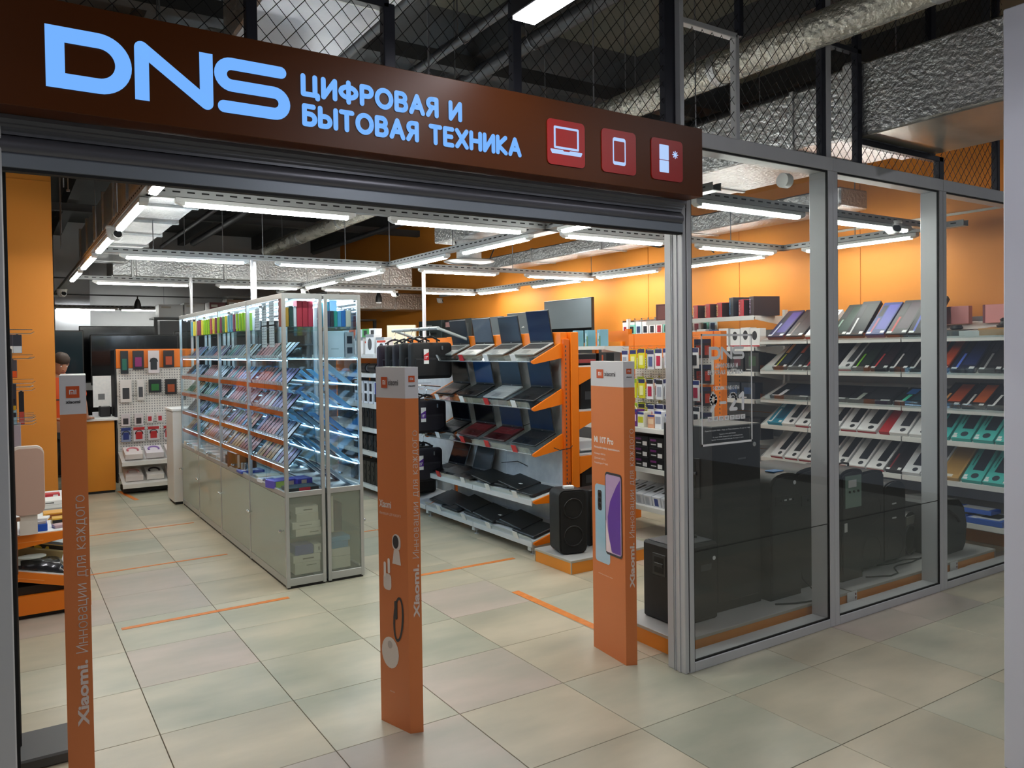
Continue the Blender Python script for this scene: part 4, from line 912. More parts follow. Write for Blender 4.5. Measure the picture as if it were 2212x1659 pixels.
obj('shelf_tilted', MB().prism([(-.01, .01, .345), (.44, .01, .225), (.44, .01, .215), (-.01, .01, .335)], (0, 1.78, 0)), WHITE, g)
obj('shelf_arm', MB().prism([(-.01, 0, .34), (.46, 0, .215), (.46, 0, .165), (.30, 0, .19), (.06, 0, .255), (-.01, 0, .24)], (0, .02, 0)), ORANGE, g); obj('arm_rib', MB().prism([(.0, -.003, .295), (.2, -.003, .243), (.2, -.003, .239), (0, -.003, .291)], (0, .004, 0)), K('f39a4a', .4), g)
obj('base_cover', MB().prism([(0, 0, .155), (.46, 0, .155), (.46, 0, .13), (.47, 0, .125), (.47, 0, .03), (-.01, 0, .03), (-.01, 0, .12)], (0, 1.85, 0)), ORANGE, g)
obj('dark_plinth', MB().box((-.05, .03, 0), (.42, 1.8, .03)), BLACK, g); obj('inner_box', MB().box((-.03, .03, .156), (.40, 1.7, .21)), K('2a2014', .7), g)
def hook(par, x, y, z, L=.2, s=1, rise=.012, r=.0022):
    return obj('hook', MB().tube([(x, y, z), (x+s*L*.9, y, z), (x+s*L, y, z+rise)], r, 5).tube([(x, y, z+.028), (x+s*L*.95, y, z+.026)], r*.8, 5).box((x-.001, y-.012, z-.01), (x+.003, y+.012, z+.035)), CHROME, par)
hk = []
for (y, z) in ((.05, 1.865), (.10, 1.865), (.06, 1.70), (.05, 1.54), (.12, 1.49), (.05, 1.27), (.09, 1.285), (.14, 1.30), (.18, 1.31), (.08, 1.075), (.06, 1.035), (.5, 1.7), (.5, 1.5), (.9, 1.7)): hk.append(hook(g, -.02, y, z, .20))
# goods on those hooks (they hang, so they stay things of their own)
for i, (x, y, z, w_, h_, c, c2, lab) in enumerate(((.035, 6.05, 1.865, .052, .125, '3c3c46', 'e2e2e2', 'dark and white hanging accessory pack on the top left hook'), (.085, 6.10, 1.865, .052, .125, '3a3a44', 'd5d9e2', 'dark and white hanging pack, right of its twin on the top hook'),
        (.055, 6.06, 1.70, .05, .12, '4a4a52', 'd8541c', 'dark and orange hanging pack on the second hook at the left rack'), (.045, 6.05, 1.545, .055, .27, '2f2f3a', '8fb4c8', 'strip of black cable packs hanging left of the orange column'), (.10, 6.12, 1.49, .03, .22, '26262c', 'b8483c', 'strip of small black and red packs on the fourth hook'),
        (.055, 6.09, 1.285, .075, .25, 'a39aa4', '8d8690', 'clear plastic bag pack hanging from the wire hooks'))):
    t = thing('hanging_pack', lab, 'pack', (x, y+.004, z-.004)); obj('card', MB().box((-w_/2, 0, -h_), (w_/2, .012, -.002), 0, .002), K(c, .35), t); obj('label_patch', MB().box((-w_/2+.002, -.001, -h_+.003), (w_/2-.002, .0, -h_*.62)), K(c2, .4), t)
    if i == 3:
        for k in range(3): obj('blister', MB().box((-w_/2+.004, -.006, -.13-k*.045), (w_/2-.004, 0, -.10-k*.045), 0, .002), K(('20222c', 'b8982c', '23252e')[k], .3), t)
    obj('peg_tab', MB().cyl((0, -.002, 0), (0, .014, 0), .007, 10), K(c, .4), t)
# white rounded panel heater on a brown stand
t = thing('panel_display', 'white rounded upright panel on the left rack in front of the orange column', 'panel', (.12, 5.95, .56))
q = [(x, 0, z) for x, z in rrect(.005, .345, .175, .43, .045, 6)]; obj('face_panel', MB().prism(q, (0, .01, 0)), K('c9a698', .5), t)
q = [(x, .010, z) for x, z in rrect(.0, .352, .19, .445, .05, 6)]; obj('shell', MB().prism(q, (0, .05, 0)), K('e6dcd4', .4), t)
obj('foot', MB().box((-.05, .015, -.0), (.05, .045, .14)), K('e6dcd4', .4), t)
obj('stand_strip', MB().box((-.088, -.02, -.24), (-.063, -.01, .12), 0, .002), K('6a4534', .5), t)
obj('bracket', MB().box((-.105, -.022, .10), (-.045, .0, .125), 0, .002), K('8a6048', .5), t)
carton('tray_box', 'open blue plastic tray box on the flat shelf of the left rack', 'box', (.145, .20, .045), (.155, 6.03, .561), 0, '1450b8')
carton('lid_box', 'clear topped pack lying in the blue tray', 'box', (.13, .17, .018), (.155, 6.04, .6065), .04, 'b8b0b4', [(.1, .1, .6, .7, '8a7a78', 'top')])
carton('small_box', 'small white box on top of the blue tray', 'box', (.10, .10, .012), (.18, 6.08, .6245), -.2, 'e6e6e6')
carton('white_box', 'flat white box stack at the back of the left rack shelf', 'box', (.22, .2, .05), (.30, 6.75, .561), 0, 'e4e2de', [(.1, .3, .9, .5, 'a8a4a0')])
carton('white_box', 'upper white box with dark print at the back of the left shelf', 'box', (.22, .2, .03), (.30, 6.75, .6115), .03, 'ebe9e6', [(.1, .3, .5, .6, '6a6866')])
carton('yellow_box', 'yellow box with dark lettering strip on the left shelf', 'box', (.16, .14, .045), (.30, 6.42, .561), 0, 'd89a2c', [(.1, .2, .9, .8, '8a4a14')])
carton('yellow_box', 'yellow and black box in front on the left shelf', 'box', (.13, .10, .035), (.33, 6.25, .561), 0, 'd8a42c', [(.0, .0, 1, .7, '1c1814')])
carton('pink_pack', 'pale pink clear pack lying at the front of the left shelf', 'box', (.11, .08, .02), (.325, 6.08, .561), .2, 'b89aa0')
carton('red_box', 'small red box standing before the orange column', 'box', (.14, .1, .04), (.30, 7.35, .561), 0, 'b81c2c', [(.65, .3, .9, .8, 'e6e0e0')])
carton('white_box', 'white carton under the small red box', 'box', (.3, .3, .001+.0), (.30, 7.2, .5605), 0, 'e6e2dc')
# on the tilted shelf
TL = math.atan2(.12, .45)
t = thing('wrapped_pack', 'black item wrapped in shiny plastic on the tilted left shelf', 'pack', (.075, 6.04, .325), rot=(0, TL, 0))
mb = MB(); rnd = random.Random(9); nx, ny = 12, 8; vs = []
for j in range(ny+1):
    for i in range(nx+1):
        u, v = i/nx, j/ny; z = .07*min(1, 5*min(u, 1-u, v, 1-v)+.25)+rnd.uniform(-.006, .006)*(0 < i < nx) ; vs.append((u*.30-.04, v*.20, z))
fs = [(j*(nx+1)+i, j*(nx+1)+i+1, (j+1)*(nx+1)+i+1, (j+1)*(nx+1)+i) for j in range(ny) for i in range(nx)]
ob_ = [(x, y, 0.002) for x, y, z in vs]; mb.add(vs+ob_, fs+[tuple(k+len(vs) for k in f[::-1]) for f in fs], 0)
N1 = nx+1
for i in range(nx):
    a = i; mb.f.append((a+1, a, a+len(vs), a+1+len(vs))); mb.mi.append(0); a = ny*N1+i; mb.f.append((a, a+1, a+1+len(vs), a+len(vs))); mb.mi.append(0)
for j in range(ny):
    a = j*N1; mb.f.append((a, a+N1, a+N1+len(vs), a+len(vs))); mb.mi.append(0); a = j*N1+nx; mb.f.append((a+N1, a, a+len(vs), a+N1+len(vs))); mb.mi.append(0)
obj('wrapping', mb, K('26272b', .18, coat=.8), t)
t = carton('tool_box', 'dark box with yellow letters standing behind the wrapped black item', 'box', (.30, .10, .12), (.16, 6.30, .315), 0, '241a12', [(0, .94, 1, 1, 'c8a868')], rot=(0, TL, 0))
carton('kraft_box', 'brown kraft box lying before the lettered dark box', 'box', (.30, .05, .09), (.16, 6.245, .312), 0, 'b39a68', rot=(0, TL, 0))
obj('lettering', text_mesh('АРА', .04), K('d8b43a', .5), bpy.data.objects['tool_box'], (-.10, -.002, .03), (PI/2, 0, 0)).scale = (.10, .10, .10)
bpy.data.objects['lettering'].data.materials.clear(); bpy.data.objects['lettering'].data.materials.append(K('d8b43a', .5))
t = thing('white_disc', 'pale oval plate sticking out above the wrapped black item', 'plate', (.13, 6.0, .405)); obj('plate', MB().prism([(x, y, 0) for x, y in ell(.085, .06)], (0, 0, .008)), K('b7bdb8', .4), t); obj('clip', MB().box((-.09, -.02, -.04), (-.06, .02, .0)), K('b7bdb8', .4), t)
# ================================================================ laptop gondola
LW = K('cfd2d6', .45); PERF = noisy('perforated', 'ccd0d6', 'dcdfe3', (14, 14, 14), rough=.45, metal=.2)
g = thing('laptop_rack', 'orange framed double sided shop rack carrying the open laptops', 'rack', (4.05, 5.3, 0)); GO = (-4.05, -5.3, 0)
def gb(name, mb, m): return obj(name, mb, m, g, GO)
for y in (5.30, 7.30): gb('upright', MB().box((4.03, y, .0), (4.11, y+.06, 1.86), 0, .004), ORANGE)
gb('top_cover', MB().box((3.95, 5.34, 1.66), (4.02, 7.36, 1.86), 0, .003), ORANGE); gb('upright', MB().box((3.96, 5.31, .15), (4.02, 5.35, 1.80), 0, .002), K('d8620a', .45))
for z0, z1 in ((1.28, 1.66), (.88, 1.28), (.50, .88), (.12, .50)):
    for y in (5.36, 6.33): gb('back_panel', MB().box((4.02, y, z0+.003), (4.045, y+.965, z1-.003), 0, .002), PERF)
sl = MB()
for k in range(44): sl.box((3.975, 5.3085, .18+k*.036), (3.985, 5.3105, .198+k*.036))
gb('slots', sl, HOLE)['kind'] = 'stuff'
TILT = math.atan2(.17, .38)
SH = [(1.625, .17, 0), (1.235, .17, 0), (.855, .17, 0), (.465, .07, 1), (.12, .10, 1)]
for k, (z, rise, lip) in enumerate(SH):
    xf, xb = 3.655, 4.02; y0, y1 = 5.36, 7.30
    for ys in (y0, y0+.97):
        gb('shelf_board', MB().prism([(xf, ys, z), (xb, ys, z+rise), (xb, ys, z+rise-.012), (xf, ys, z-.012)], (0, .965, 0)), ACRYL if not lip else LW)
        gb('clear_lip', MB().prism([(xf-.006, ys, z-.004), (xf-.030, ys, z+.045), (xf-.026, ys, z+.045), (xf-.002, ys, z-.004)], (0, .965, 0)), ACRYL)
        if lip: gb('shelf_front', MB().box((xf-.012, ys, z-.045), (xf, ys+.965, z+.002), 0, .002), LW)
        else: gb('shelf_wire', MB().cyl((xf-.004, ys, z-.010), (xf-.004, ys+.965, z-.010), .005, 6), STEEL)
    for ys in (y0-.022, y1-.0):
        drop = .10 if not lip else .06
        gb('shelf_arm', MB().prism([(xf, ys, z-.004), (xb+.03, ys, z+rise+.02), (xb+.03, ys, z+rise-.15 if not lip else z+rise-.11), (xb-.03, ys, z+rise-.15 if not lip else z+rise-.11), (xf+.02, ys, z-.03), (xf, ys, z-.02)], (0, .018, 0)), ORANGE)
    for i, yy_ in enumerate((5.55, 6.0, 6.45, 6.95)):
        c = K('c4282c', .5) if (k, i) in ((0, 2), (1, 1), (2, 0), (2, 1), (2, 2), (3, 3)) else WHITE
        gb('price_tag', MB().prism([(xf-.034, yy_, z+.052), (xf-.010, yy_, z-.008), (xf-.014, yy_, z-.008), (xf-.036, yy_, z+.050)][::-1], (0, .075, 0)), c)
# shelves continuing behind the bags
for z in (.12,): gb('shelf_front', MB().box((3.643, 7.31, z-.045), (3.655, 8.30, z+.002), 0, .002), LW); gb('shelf_board', MB().prism([(3.655, 7.31, z), (4.02, 7.31, z+.07), (4.02, 7.31, z+.058), (3.655, 7.31, z-.012)], (0, .98, 0)), LW)
for z0, z1 in ((.88, 1.28), (.50, .88), (.12, .50), (1.28, 1.66), (1.66, 1.86)): gb('back_panel', MB().box((4.02, 7.37, z0+.003), (4.045, 8.34, z1-.003)), PERF if z0 < 1.6 else ORANGE)
for y in (5.4, 6.33, 7.28):
    gb('foot', MB().box((3.66, y, .035), (4.05, y+.05, .105), 0, .003).cyl((3.70, y+.025, 0), (3.70, y+.025, .035), .006, 8).cyl((3.70, y+.025, 0), (3.70, y+.025, .006), .022, 12), LW)
# far side: orange arms and shelves with monitors
for k, z in enumerate((1.56, 1.18, .80, .45)):
    gb('shelf_arm', MB().prism([(4.11, 5.30, z), (4.42, 5.30, z-.0), (4.42, 5.30, z-.02), (4.11, 5.30, z-.15)], (0, .02, 0)), ORANGE)
    gb('far_shelf', MB().box((4.12, 5.33, z), (4.42, 7.3, z+.012)), LW)
# ---- laptops
def laptop(lab, x, y, z, deckc, screenc, sw=.355, sh=.235, ang=100, rz=0, tilt=None, lidc='2a2c30', keyc='1d1e22', group='open laptops on the orange rack'):
    """base on the sloping shelf, opening towards -x"""
    tilt = TILT if tilt is None else tilt
    t = thing('laptop', lab, 'laptop', (x, y, z), group=group, rot=(0, -tilt, rz))
    d = .24
    obj('base', MB().box((-d/2, -sw/2, 0), (d/2, sw/2, .016), 0, .004), K(deckc, .35, .2), t)
    kb = MB(); nk = 13
    for r in range(5):
        for c in range(nk): kb.box((d/2-.030-r*.021-.017, -sw/2+.022+c*(sw-.044)/nk, .016), (d/2-.030-r*.021, -sw/2+.022+(c+.85)*(sw-.044)/nk, .0178))
    obj('keyboard', kb, K(keyc, .5), t, kind='stuff'); obj('touchpad', MB().box((-d/2+.012, -.05, .016), (-d/2+.075, .05, .0168)), K(deckc, .25, .3), t)
    a = math.radians(ang)-PI/2+0; lid = obj('lid', MB().box((-.004, -sw/2, 0), (.004, sw/2, sh+.02), 0, .003), K(lidc, .35), t, (d/2-.004, 0, .016), (0, a, 0))
    obj('screen', MB().box((-.0055, -sw/2+.010, .018), (-.004, sw/2-.010, sh+.012)), noisy('lcd_'+screenc, screenc, '%02x%02x%02x' % tuple(min(255, int(int(screenc[i:i+2], 16)*1.15+3)) for i in (0, 2, 4)), (2, 1.5, 3), rough=.14, spec=.3), lid)
    obj('badge', MB().box((-.0062, -.008, .006), (-.0055, .008, .010)), K('c8ccd0', .3), lid)
    return t
XL_ = 3.84; ys_ = (5.60, 6.08, 6.56, 7.03)
def zat(k, x): z, r, _ = SH[k]; return z+(x-3.655)/.365*r+.001
spec = [[('9a9a98', '141c36', 'silver laptop with a dark blue screen, nearest on the top shelf'), ('8a8d8c', '343b44', 'silver laptop with a plain grey screen, second on the top shelf'), ('b9b9b6', '525b66', 'pale silver laptop with a curved light reflected, third on the top shelf'), ('8f9494', '2a323b', 'slim silver laptop at the far end of the top shelf')],
        [('1d1e21', '16233e', 'black laptop with a dark navy screen, nearest on the second shelf'), ('a7aeb2', '1d2b38', 'silver keyboard laptop with a dark screen, second on the second shelf'), ('15181c', '203a60', 'black laptop with a blue shining screen, third on the second shelf'), ('101114', '08080c', 'black laptop switched off at the far end of the second shelf')],
        [('1c2026', '0f2744', 'black laptop with a blue screen, nearest on the third shelf'), ('3c1418', '15294a', 'black laptop with red lit keys, second on the third shelf'), ('4a1518', '0d0c10', 'black gaming laptop with red keys, third on the third shelf'), ('0e0f14', '0b0b12', 'plain black laptop at the far end of the third shelf')]]
for k in range(3):
    for i, (dc, sc_, lab) in enumerate(spec[k]):
        kc = '6b1a1e' if 'red' in lab else ('c0c4c6' if 'silver keyboard' in lab else '1d1e22')
        laptop(lab, XL_, ys_[i], zat(k, XL_)+.002, dc, sc_, .345 if k < 2 else .365, (.26, .24, .25)[k] if i == 0 else .232, 104, 0, keyc=kc)
T4 = math.atan2(.07, .365)
laptop('black laptop opened low on the fourth shelf, screen leaning back', 3.79, 6.60, zat(3, 3.86)+.002, '141518', '2e3236', .34, .22, 118, 0, T4)
laptop('dark laptop with a tilted screen at the far end of the fourth shelf', 3.79, 7.10, zat(3, 3.86)+.002, '0d0d10', '14151a', .35, .28, 122, 0, T4)
LAPC = [('black', '0f1013'), ('dark grey', '1b1d21'), ('matt black', '131417'), ('charcoal', '202226')]
cm = {}
for n_, c in LAPC: e = obj('l', MB().box((-.12, -.172, 0), (.12, .172, .021), 0, .005), K(c, .35)); cm[n_] = e.data; bpy.data.objects.remove(e)
rnd = random.Random(2); i = 0
for k, ycs in ((3, (5.58, 5.80, 6.03, 6.24, 6.88)), (4, (5.55, 5.78, 6.00, 6.22, 6.44, 6.66, 6.86, 7.06, 7.2))):
    for j, y in enumerate(ycs):
        n_ = LAPC[(i*3+j) % 4][0]; lean = .10 if k == 4 else .03
        tt = T4 if k == 3 else math.atan2(.10, .365); x = 3.80+.02*(j % 3)
        o_ = obj('closed_laptop', cm[n_], None, None, (x, y, zat(k, x)+.012+.024*(j % 2)), (0, -tt, rnd.uniform(-.06, .06))); o_.rotation_euler = (.10 if j % 2 else -.0, -tt, rnd.uniform(-.05, .05))
        tag(o_, '%s closed laptop on the %s laptop rack shelf, %s from the orange end' % (n_, ('fourth', 'lowest')[k-3], ORD[j]), 'laptop', 'closed laptops on the two lower shelves'); i += 1
for (x, y, z) in ((3.78, 5.72, .545), (3.77, 6.05, .215)):
    tag(obj('sticker_tag', MB().box((-.012, -.02, 0), (.012, .02, .002)), WHITE, None, (x, y, z)), 'tiny white tag lying on a closed laptop %s' % ('of the fourth shelf' if z > .4 else 'of the lowest shelf'), 'tag')
cab = [('black charger cable looping from the third shelf to the orange upright', [(3.9, 5.42, .95), (3.85, 5.36, .90), (3.9, 5.30, .87), (4.0, 5.29, .88), (4.03, 5.295, .9)]), ('thin black cable hanging at the end of the fourth shelf', [(3.95, 5.30, .50), (3.95, 5.27, .56), (3.98, 5.27, .60), (4.0, 5.29, .55)]),
       ('black cable arching behind the closed laptops of the fourth shelf', [(3.98, 6.35, .64), (4.0, 6.1, .68), (4.01, 5.95, .65)]), ('black cable between the second and third laptops of the third shelf', [(3.97, 5.85, 1.05), (3.9, 6.0, .99), (3.80, 6.2, .94), (3.7, 6.3, .89)]), ('thin cable beside the silver keyboard laptop of the second shelf', [(3.99, 6.28, 1.40), (3.95, 6.32, 1.37), (3.8, 6.35, 1.30)])]
for lab, pts in cab: tag(obj('cable', MB().tube(pts, .0035, 5), CB), lab, 'cable')
# ---- bags on the rail
t = thing('bag_rail', 'pale metal hanging rail with laptop bags beside the laptop rack', 'rail', (3.6, 7.0, 0))
RM = K('aeb6b8', .35, .4)
obj('bar', MB().cyl((0, -.12, 1.94), (0, .95, 1.94), .018, 12), RM, t); obj('arm', MB().cyl((0, -.10, 1.94), (.42, -.10, 1.80), .016, 10), RM, t); obj('arm', MB().cyl((0, .90, 1.94), (.42, .90, 1.80), .016, 10), RM, t)
BAG = K('101014', .7); BAG2 = K('1b1722', .7)
def bag(lab, x, y, z, w_, h_, d_, tagc=None, num='', m=BAG, rz=0, hanger=True, top=None, grp='laptop bags on hangers'):
    t = thing('laptop_bag', lab, 'bag', (x, y, z), rz, grp)
    q = rrect(0, -h_/2, w_, h_, .035, 5); n_ = len(q); rings = []
    for dy, s in ((0, .90), (.012, .98), (.03, 1), (d_-.03, 1), (d_-.012, .98), (d_, .90)): rings += [(px*s, dy, -h_/2+(pz+h_/2)*s) for px, pz in q]
    mb = MB(); mb.add(rings, [(i*n_+k, i*n_+(k+1) % n_, (i+1)*n_+(k+1) % n_, (i+1)*n_+k) for i in range(5) for k in range(n_)]+[tuple(range(n_-1, -1, -1)), tuple(5*n_+k for k in range(n_))])
    obj('body', mb, m, t)
    obj('front_pocket', MB().box((-w_*.42, -.014, -h_*.93), (w_*.42, .004, -h_*.42), 0, .012), m, t)
    obj('zipper', MB().box((-w_*.40, -.0155, -h_*.47), (w_*.38, -.013, -h_*.455)), K('2e2e34', .5), t)
    obj('handle', MB().tube([(-.08, d_/2, -.005), (-.075, d_/2, .035), (-.03, d_/2, .055), (.03, d_/2, .055), (.075, d_/2, .035), (.08, d_/2, -.005)], .009, 6), m, t)
    obj('buckle', MB().box((w_*.22, -.018, -.075), (w_*.25, -.004, -.035), 0, .003), K('8a8c90', .3, .7), t)
    if hanger: obj('hanger_hook', MB().tube([(0, d_/2, .05), (0, d_/2, .11), (.012, d_/2, .13), (.0, d_/2, .150), (-.016, d_/2, .135)], .0025, 5), CHROME, t); obj('hanger_bar', MB().tube([(-.11, d_/2, .015), (0, d_/2, .065), (.11, d_/2, .015)], .008, 6), BLACK, t)
    if tagc:
        lb = obj('hang_tag', MB().box((-w_*.22, -.019, -.21), (-w_*.22+.055, -.0175, -.065)), WHITE, t)
        obj('tag_band', MB().prism([(-w_*.22, -.0195, -.175), (-w_*.22+.055, -.0195, -.175), (-w_*.22+.055, -.0195, -.095), (-w_*.22, -.0195, -.125)], (0, -.0006, 0)), K(tagc, .5), lb)
        text('tag_number', num, (-w_*.22+.010, -.0204, -.163), X3, Z3, .034, .030, WHITE, lb, .03)
    return t
bag('big black laptop bag hanging in front with a red 17 tag', 3.58, 6.98, 1.80, .46, .36, .09, 'c8242c', '17"')
for i, (y, w_) in enumerate(((7.12, .44), (7.26, .42), (7.40, .42))): bag('black bag hanging behind the one with the red tag, %s from the front' % ORD[i+1], 3.53-.02*i, y, 1.80-.01*i, w_, .35, .07, m=BAG if i != 1 else BAG2)
bag('purple edged black bag, last on the upper rail', 3.46, 7.56, 1.78, .40, .34, .07, m=K('241424', .7))
t2 = thing('bag_rail', 'lower chrome hooks holding the second tier of bags', 'rail', (3.6, 7.0, 0)); 
for z in (1.36, .86): obj('bar', MB().cyl((.05, -.05, z), (.05, .9, z), .006, 8), CHROME, t2); obj('arm', MB().cyl((.05, .88, z), (.42, .88, z), .006, 8), CHROME, t2)
for i, y in enumerate((7.16, 7.32, 7.48)): bag('dark bag on the middle hooks%s' % (' with a violet 15 tag', ', second from the front', ', third from the front')[i], 3.62-.01*i, y, 1.21, .42, .33, .09, '5a2c8c' if i == 0 else None, '15"', BAG2 if i == 0 else BAG)
for i, y in enumerate((7.20, 7.36, 7.52)): bag('dark bag on the lowest hooks%s' % (' with a violet 15 tag', ', second from the front', ', third from the front')[i], 3.60-.01*i, y, .72, .40, .34, .10, '5a2c8c' if i == 0 else None, '15"', BAG2 if i == 0 else BAG)
for i, (x, y, z) in enumerate(((3.60, 7.68, .47), (3.62, 7.98, .47))):
    bag('black bag standing on the lowest shelf beyond the laptops, %s one' % ('nearer', 'farther')[i % 2], x+.2, y, z, .34, .30, .12, hanger=False, grp='bags standing on shelves')
# ================================================================ podiums
PTOP = K('b6b5b4', .5); PEDGE = K('b3ab9c', .45); PSIDE = noisy('podium_side', 'e58a22', 'ea9730', (1, 1, 1), rough=.4)
def podium(lab, x0, x1, y0, y1, h=.106):
    t = thing('podium', lab, 'podium', (x0, y0, 0)); w_, d = x1-x0, y1-y0
    obj('side_board', MB().box((.004, .004, 0), (w_-.004, d-.004, h-.018)), PSIDE, t)
    obj('corner_trim', MB().box((0, 0, 0), (.008, .008, h-.018)).box((w_-.008, 0, 0), (w_, .008, h-.018)).box((0, d-.008, 0), (.008, d, h-.018)), PEDGE, t)
    obj('top_board', MB().box((0, 0, h-.018), (w_, d, h), 0, .002), PTOP, t); obj('top_edging', MB().box((-.001, -.001, h-.018), (w_+.001, .0, h-.002)).box((-.001, 0, h-.018), (.0, d, h-.002)), PEDGE, t)
    return t
podium('low orange podium with a grey top in front of the laptop rack', 3.59, 4.45, 4.752, 5.24)
podium('long low orange podium with a grey top behind the shop window, nearest the entrance', 3.085, 4.62, 3.10, 3.62)
podium('second low orange podium behind the window with the trolley speakers', 4.64, 6.50, 3.10, 3.72)
PZ = .1065
SPK = noisy('speaker_black', '131315', '1a1a1d', (20, 20, 20), rough=.55); GRL = K('0d0d0f', .75); SPD = K('26262a', .35)
def sbox(mb, a, b, ch=.012): return mb.box(a, b, 0, ch)
def cone_(mb, c, r, n=20, d=-1):
    cx, y, cz = c
    prev = None
    for rr_, dy in ((r, 0), (r*.96, .004), (r*.80, .006), (r*.45, .018), (r*.28, .020), (.002, .012)):
        pts = [(cx+rr_*math.cos(2*PI*k/n), y+dy, cz+rr_*math.sin(2*PI*k/n)) for k in range(n)]
        o_ = len(mb.v); mb.v += pts
        if prev is not None:
            for k in range(n): mb.f.append((prev+(k+1) % n, prev+k, o_+k, o_+(k+1) % n)); mb.mi.append(0)
        prev = o_
# A: nearest box with top controls
t = thing('speaker', 'black boxy party speaker nearest the entrance post with knobs on its top', 'speaker', (3.21, 3.24, PZ))
obj('cabinet', MB().box((0, 0, 0), (.33, .30, .46), 0, .015), SPK, t); obj('grille', MB().box((.02, .30, .02), (.31, .304, .44)), GRL, t)
hs = MB(); hs.box((-.003, .10, .27), (.004, .21, .40), 0, .003); obj('handle_frame', hs, SPD, t); obj('handle_recess', MB().box((-.0045, .115, .285), (.002, .195, .385), 0, .004), K('050506', .6), t)
obj('handle', MB().at((-.004, .155, .335)).box((-.004, -.038, -.012), (.003, .038, .012), 0, .004), SPD, t)
obj('top_panel', MB().box((.02, .03, .46), (.31, .27, .466), 0, .003), K('5c5e62', .35), t)
kn = MB()
for i in range(5): kn.cyl((.08+i*.045, .12, .466), (.08+i*.045, .12, .482), .012, 10)
obj('knobs', kn, BLACK, t); obj('badge', MB().at((.292, -.001, .365)).cyl((0, 0, 0), (0, -.002, 0), .012, 16), WHITE, t); obj('input_panel', MB().box((.18, -.002, .30), (.27, .0, .335)), K('3a3b3f', .3), t)
# B: tall sound box
t = thing('speaker', 'tallest black speaker cabinet behind the window with the opening hours', 'speaker', (3.565, 3.30, PZ))
obj('cabinet', MB().box((0, 0, 0), (.43, .42, 1.13), 0, .006), SPK, t); obj('side_handle', MB().box((-.006, .10, .68), (.002, .26, .93), 0, .004), SPD, t); obj('handle_recess', MB().box((-.008, .13, .71), (.0, .235, .91), 0, .004), K('060607', .5), t)
obj('handle_bar', MB().cyl((-.010, .125, .835), (-.010, .24, .835), .010, 8), K('4a4a4e', .4, .5), t); obj('badge', MB().at((.37, -.0, 1.0)).cyl((0, 0, 0), (0, -.003, 0), .014, 16), K('c9cacc', .3), t); obj('vent_slot', MB().box((.22, -.002, .915), (.29, 0, .925)), K('5c5e62', .4), t)
obj('grille', MB().box((.02, .42, .02), (.41, .424, 1.1)), GRL, t); obj('rear_panel', MB().box((.03, -.004, .06), (.40, -.0, .62), 0, .002), K('121315', .45), t)
def trolley(lab, x, y, w_, d, h, dome=.05, panel=None, wheels=False, woofers=0, handle=False, mat_=SPK):
    t = thing('speaker', lab, 'speaker', (x, y, PZ)); n = 9
    prof = [(0, 0), (w_, 0)] + [(w_/2+w_/2*math.cos(PI*k/n)*(1 if k in (0, n) else .98), h-dome+dome*math.sin(PI*k/n)) for k in range(n+1)]
    mb = MB(); mb.prism([(px, 0, pz+(.03 if wheels and i < 2 else 0)) for i, (px, pz) in enumerate(prof)], (0, d, 0)); obj('cabinet', mb, mat_, t)
    obj('front_frame', MB().prism([(px*.94+w_*.03, 0, .04+pz*.92) for px, pz in prof], (0, -.012, 0)), K('17171a', .4), t)
    if woofers:
        for k in range(woofers):
            mb = MB(); cone_(mb, (w_/2, -.014, .14+k*(h-.30)/max(1, woofers-1)*.72), w_*.36); obj('woofer', mb, K('1e1e22', .5), t)
    if panel:
        z0, z1, c = panel; obj('control_panel', MB().box((w_*.12, -.016, z0), (w_*.88, -.011, z1), 0, .002), K(c, .4), t)
        kb = MB()
        for k in range(3): kb.at((w_*(.3+.2*k), -.016, (z0+z1)/2)).cyl((0, 0, 0), (0, -.008, 0), .008, 8)
        obj('knobs', kb, BLACK if c != '17171a' else SPD, t)
    if wheels:
        for sx in (.0, w_-.03): obj('wheel', MB().cyl((sx, d*.2, .035), (sx+.03, d*.2, .035), .035, 14), BLACK, t)
    if handle: obj('pull_handle', MB().tube([(w_*.25, d*.7, h-.03), (w_*.25, d*.7, h+.015), (w_*.5, d*.7, h+.028), (w_*.75, d*.7, h+.015), (w_*.75, d*.7, h-.03)], .008, 6), BLACK, t)
    return t
t = trolley('black speaker with a domed top and small silver controls, right of the tallest one', 4.03, 3.26, .30, .36, .80, .06, (.60, .66, '17171a'))
obj('badge', MB().at((.22, -.016, .735)).cyl((0, 0, 0), (0, -.003, 0), .013, 16), K('d8d8da', .3), t); obj('silver_slot', MB().box((.12, -.018, .625), (.19, -.016, .635)), K('c9c9cb', .3), t); obj('blue_light', MB().box((.10, .05, .798), (.2, .12, .806), 0, .002), K('2c6ea8', .3), t)
t = trolley('wide black speaker half hidden by the first window mullion', 4.36, 3.32, .36, .38, .80, .035, (.55, .62, '222226')); 
t = trolley('black speaker with a grey green control panel on its upper front', 4.745, 3.25, .24, .34, .765, .03, (.50, .72, '7f958a'))
obj('label_sticker', MB().box((.06, -.018, .64), (.15, -.0165, .69)), K('e4e4e4', .5), t); obj('white_tag', MB().box((.02, -.015, .34), (.05, -.0125, .40)), K('dcdcdc', .5), t)
trolley('black trolley speaker with wheels and two round woofers in the second window', 5.01, 3.30, .30, .32, .72, .03, None, True, 2, True)
t = trolley('black trolley speaker with one large low woofer and white marks', 5.34, 3.32, .28, .32, .61, .06, None, True, 1, True)
for z in (.335, .44): obj('mark', MB().box((.10, -.016, z), (.15, -.012, z+.010)), K('d0d0d0', .4), t)
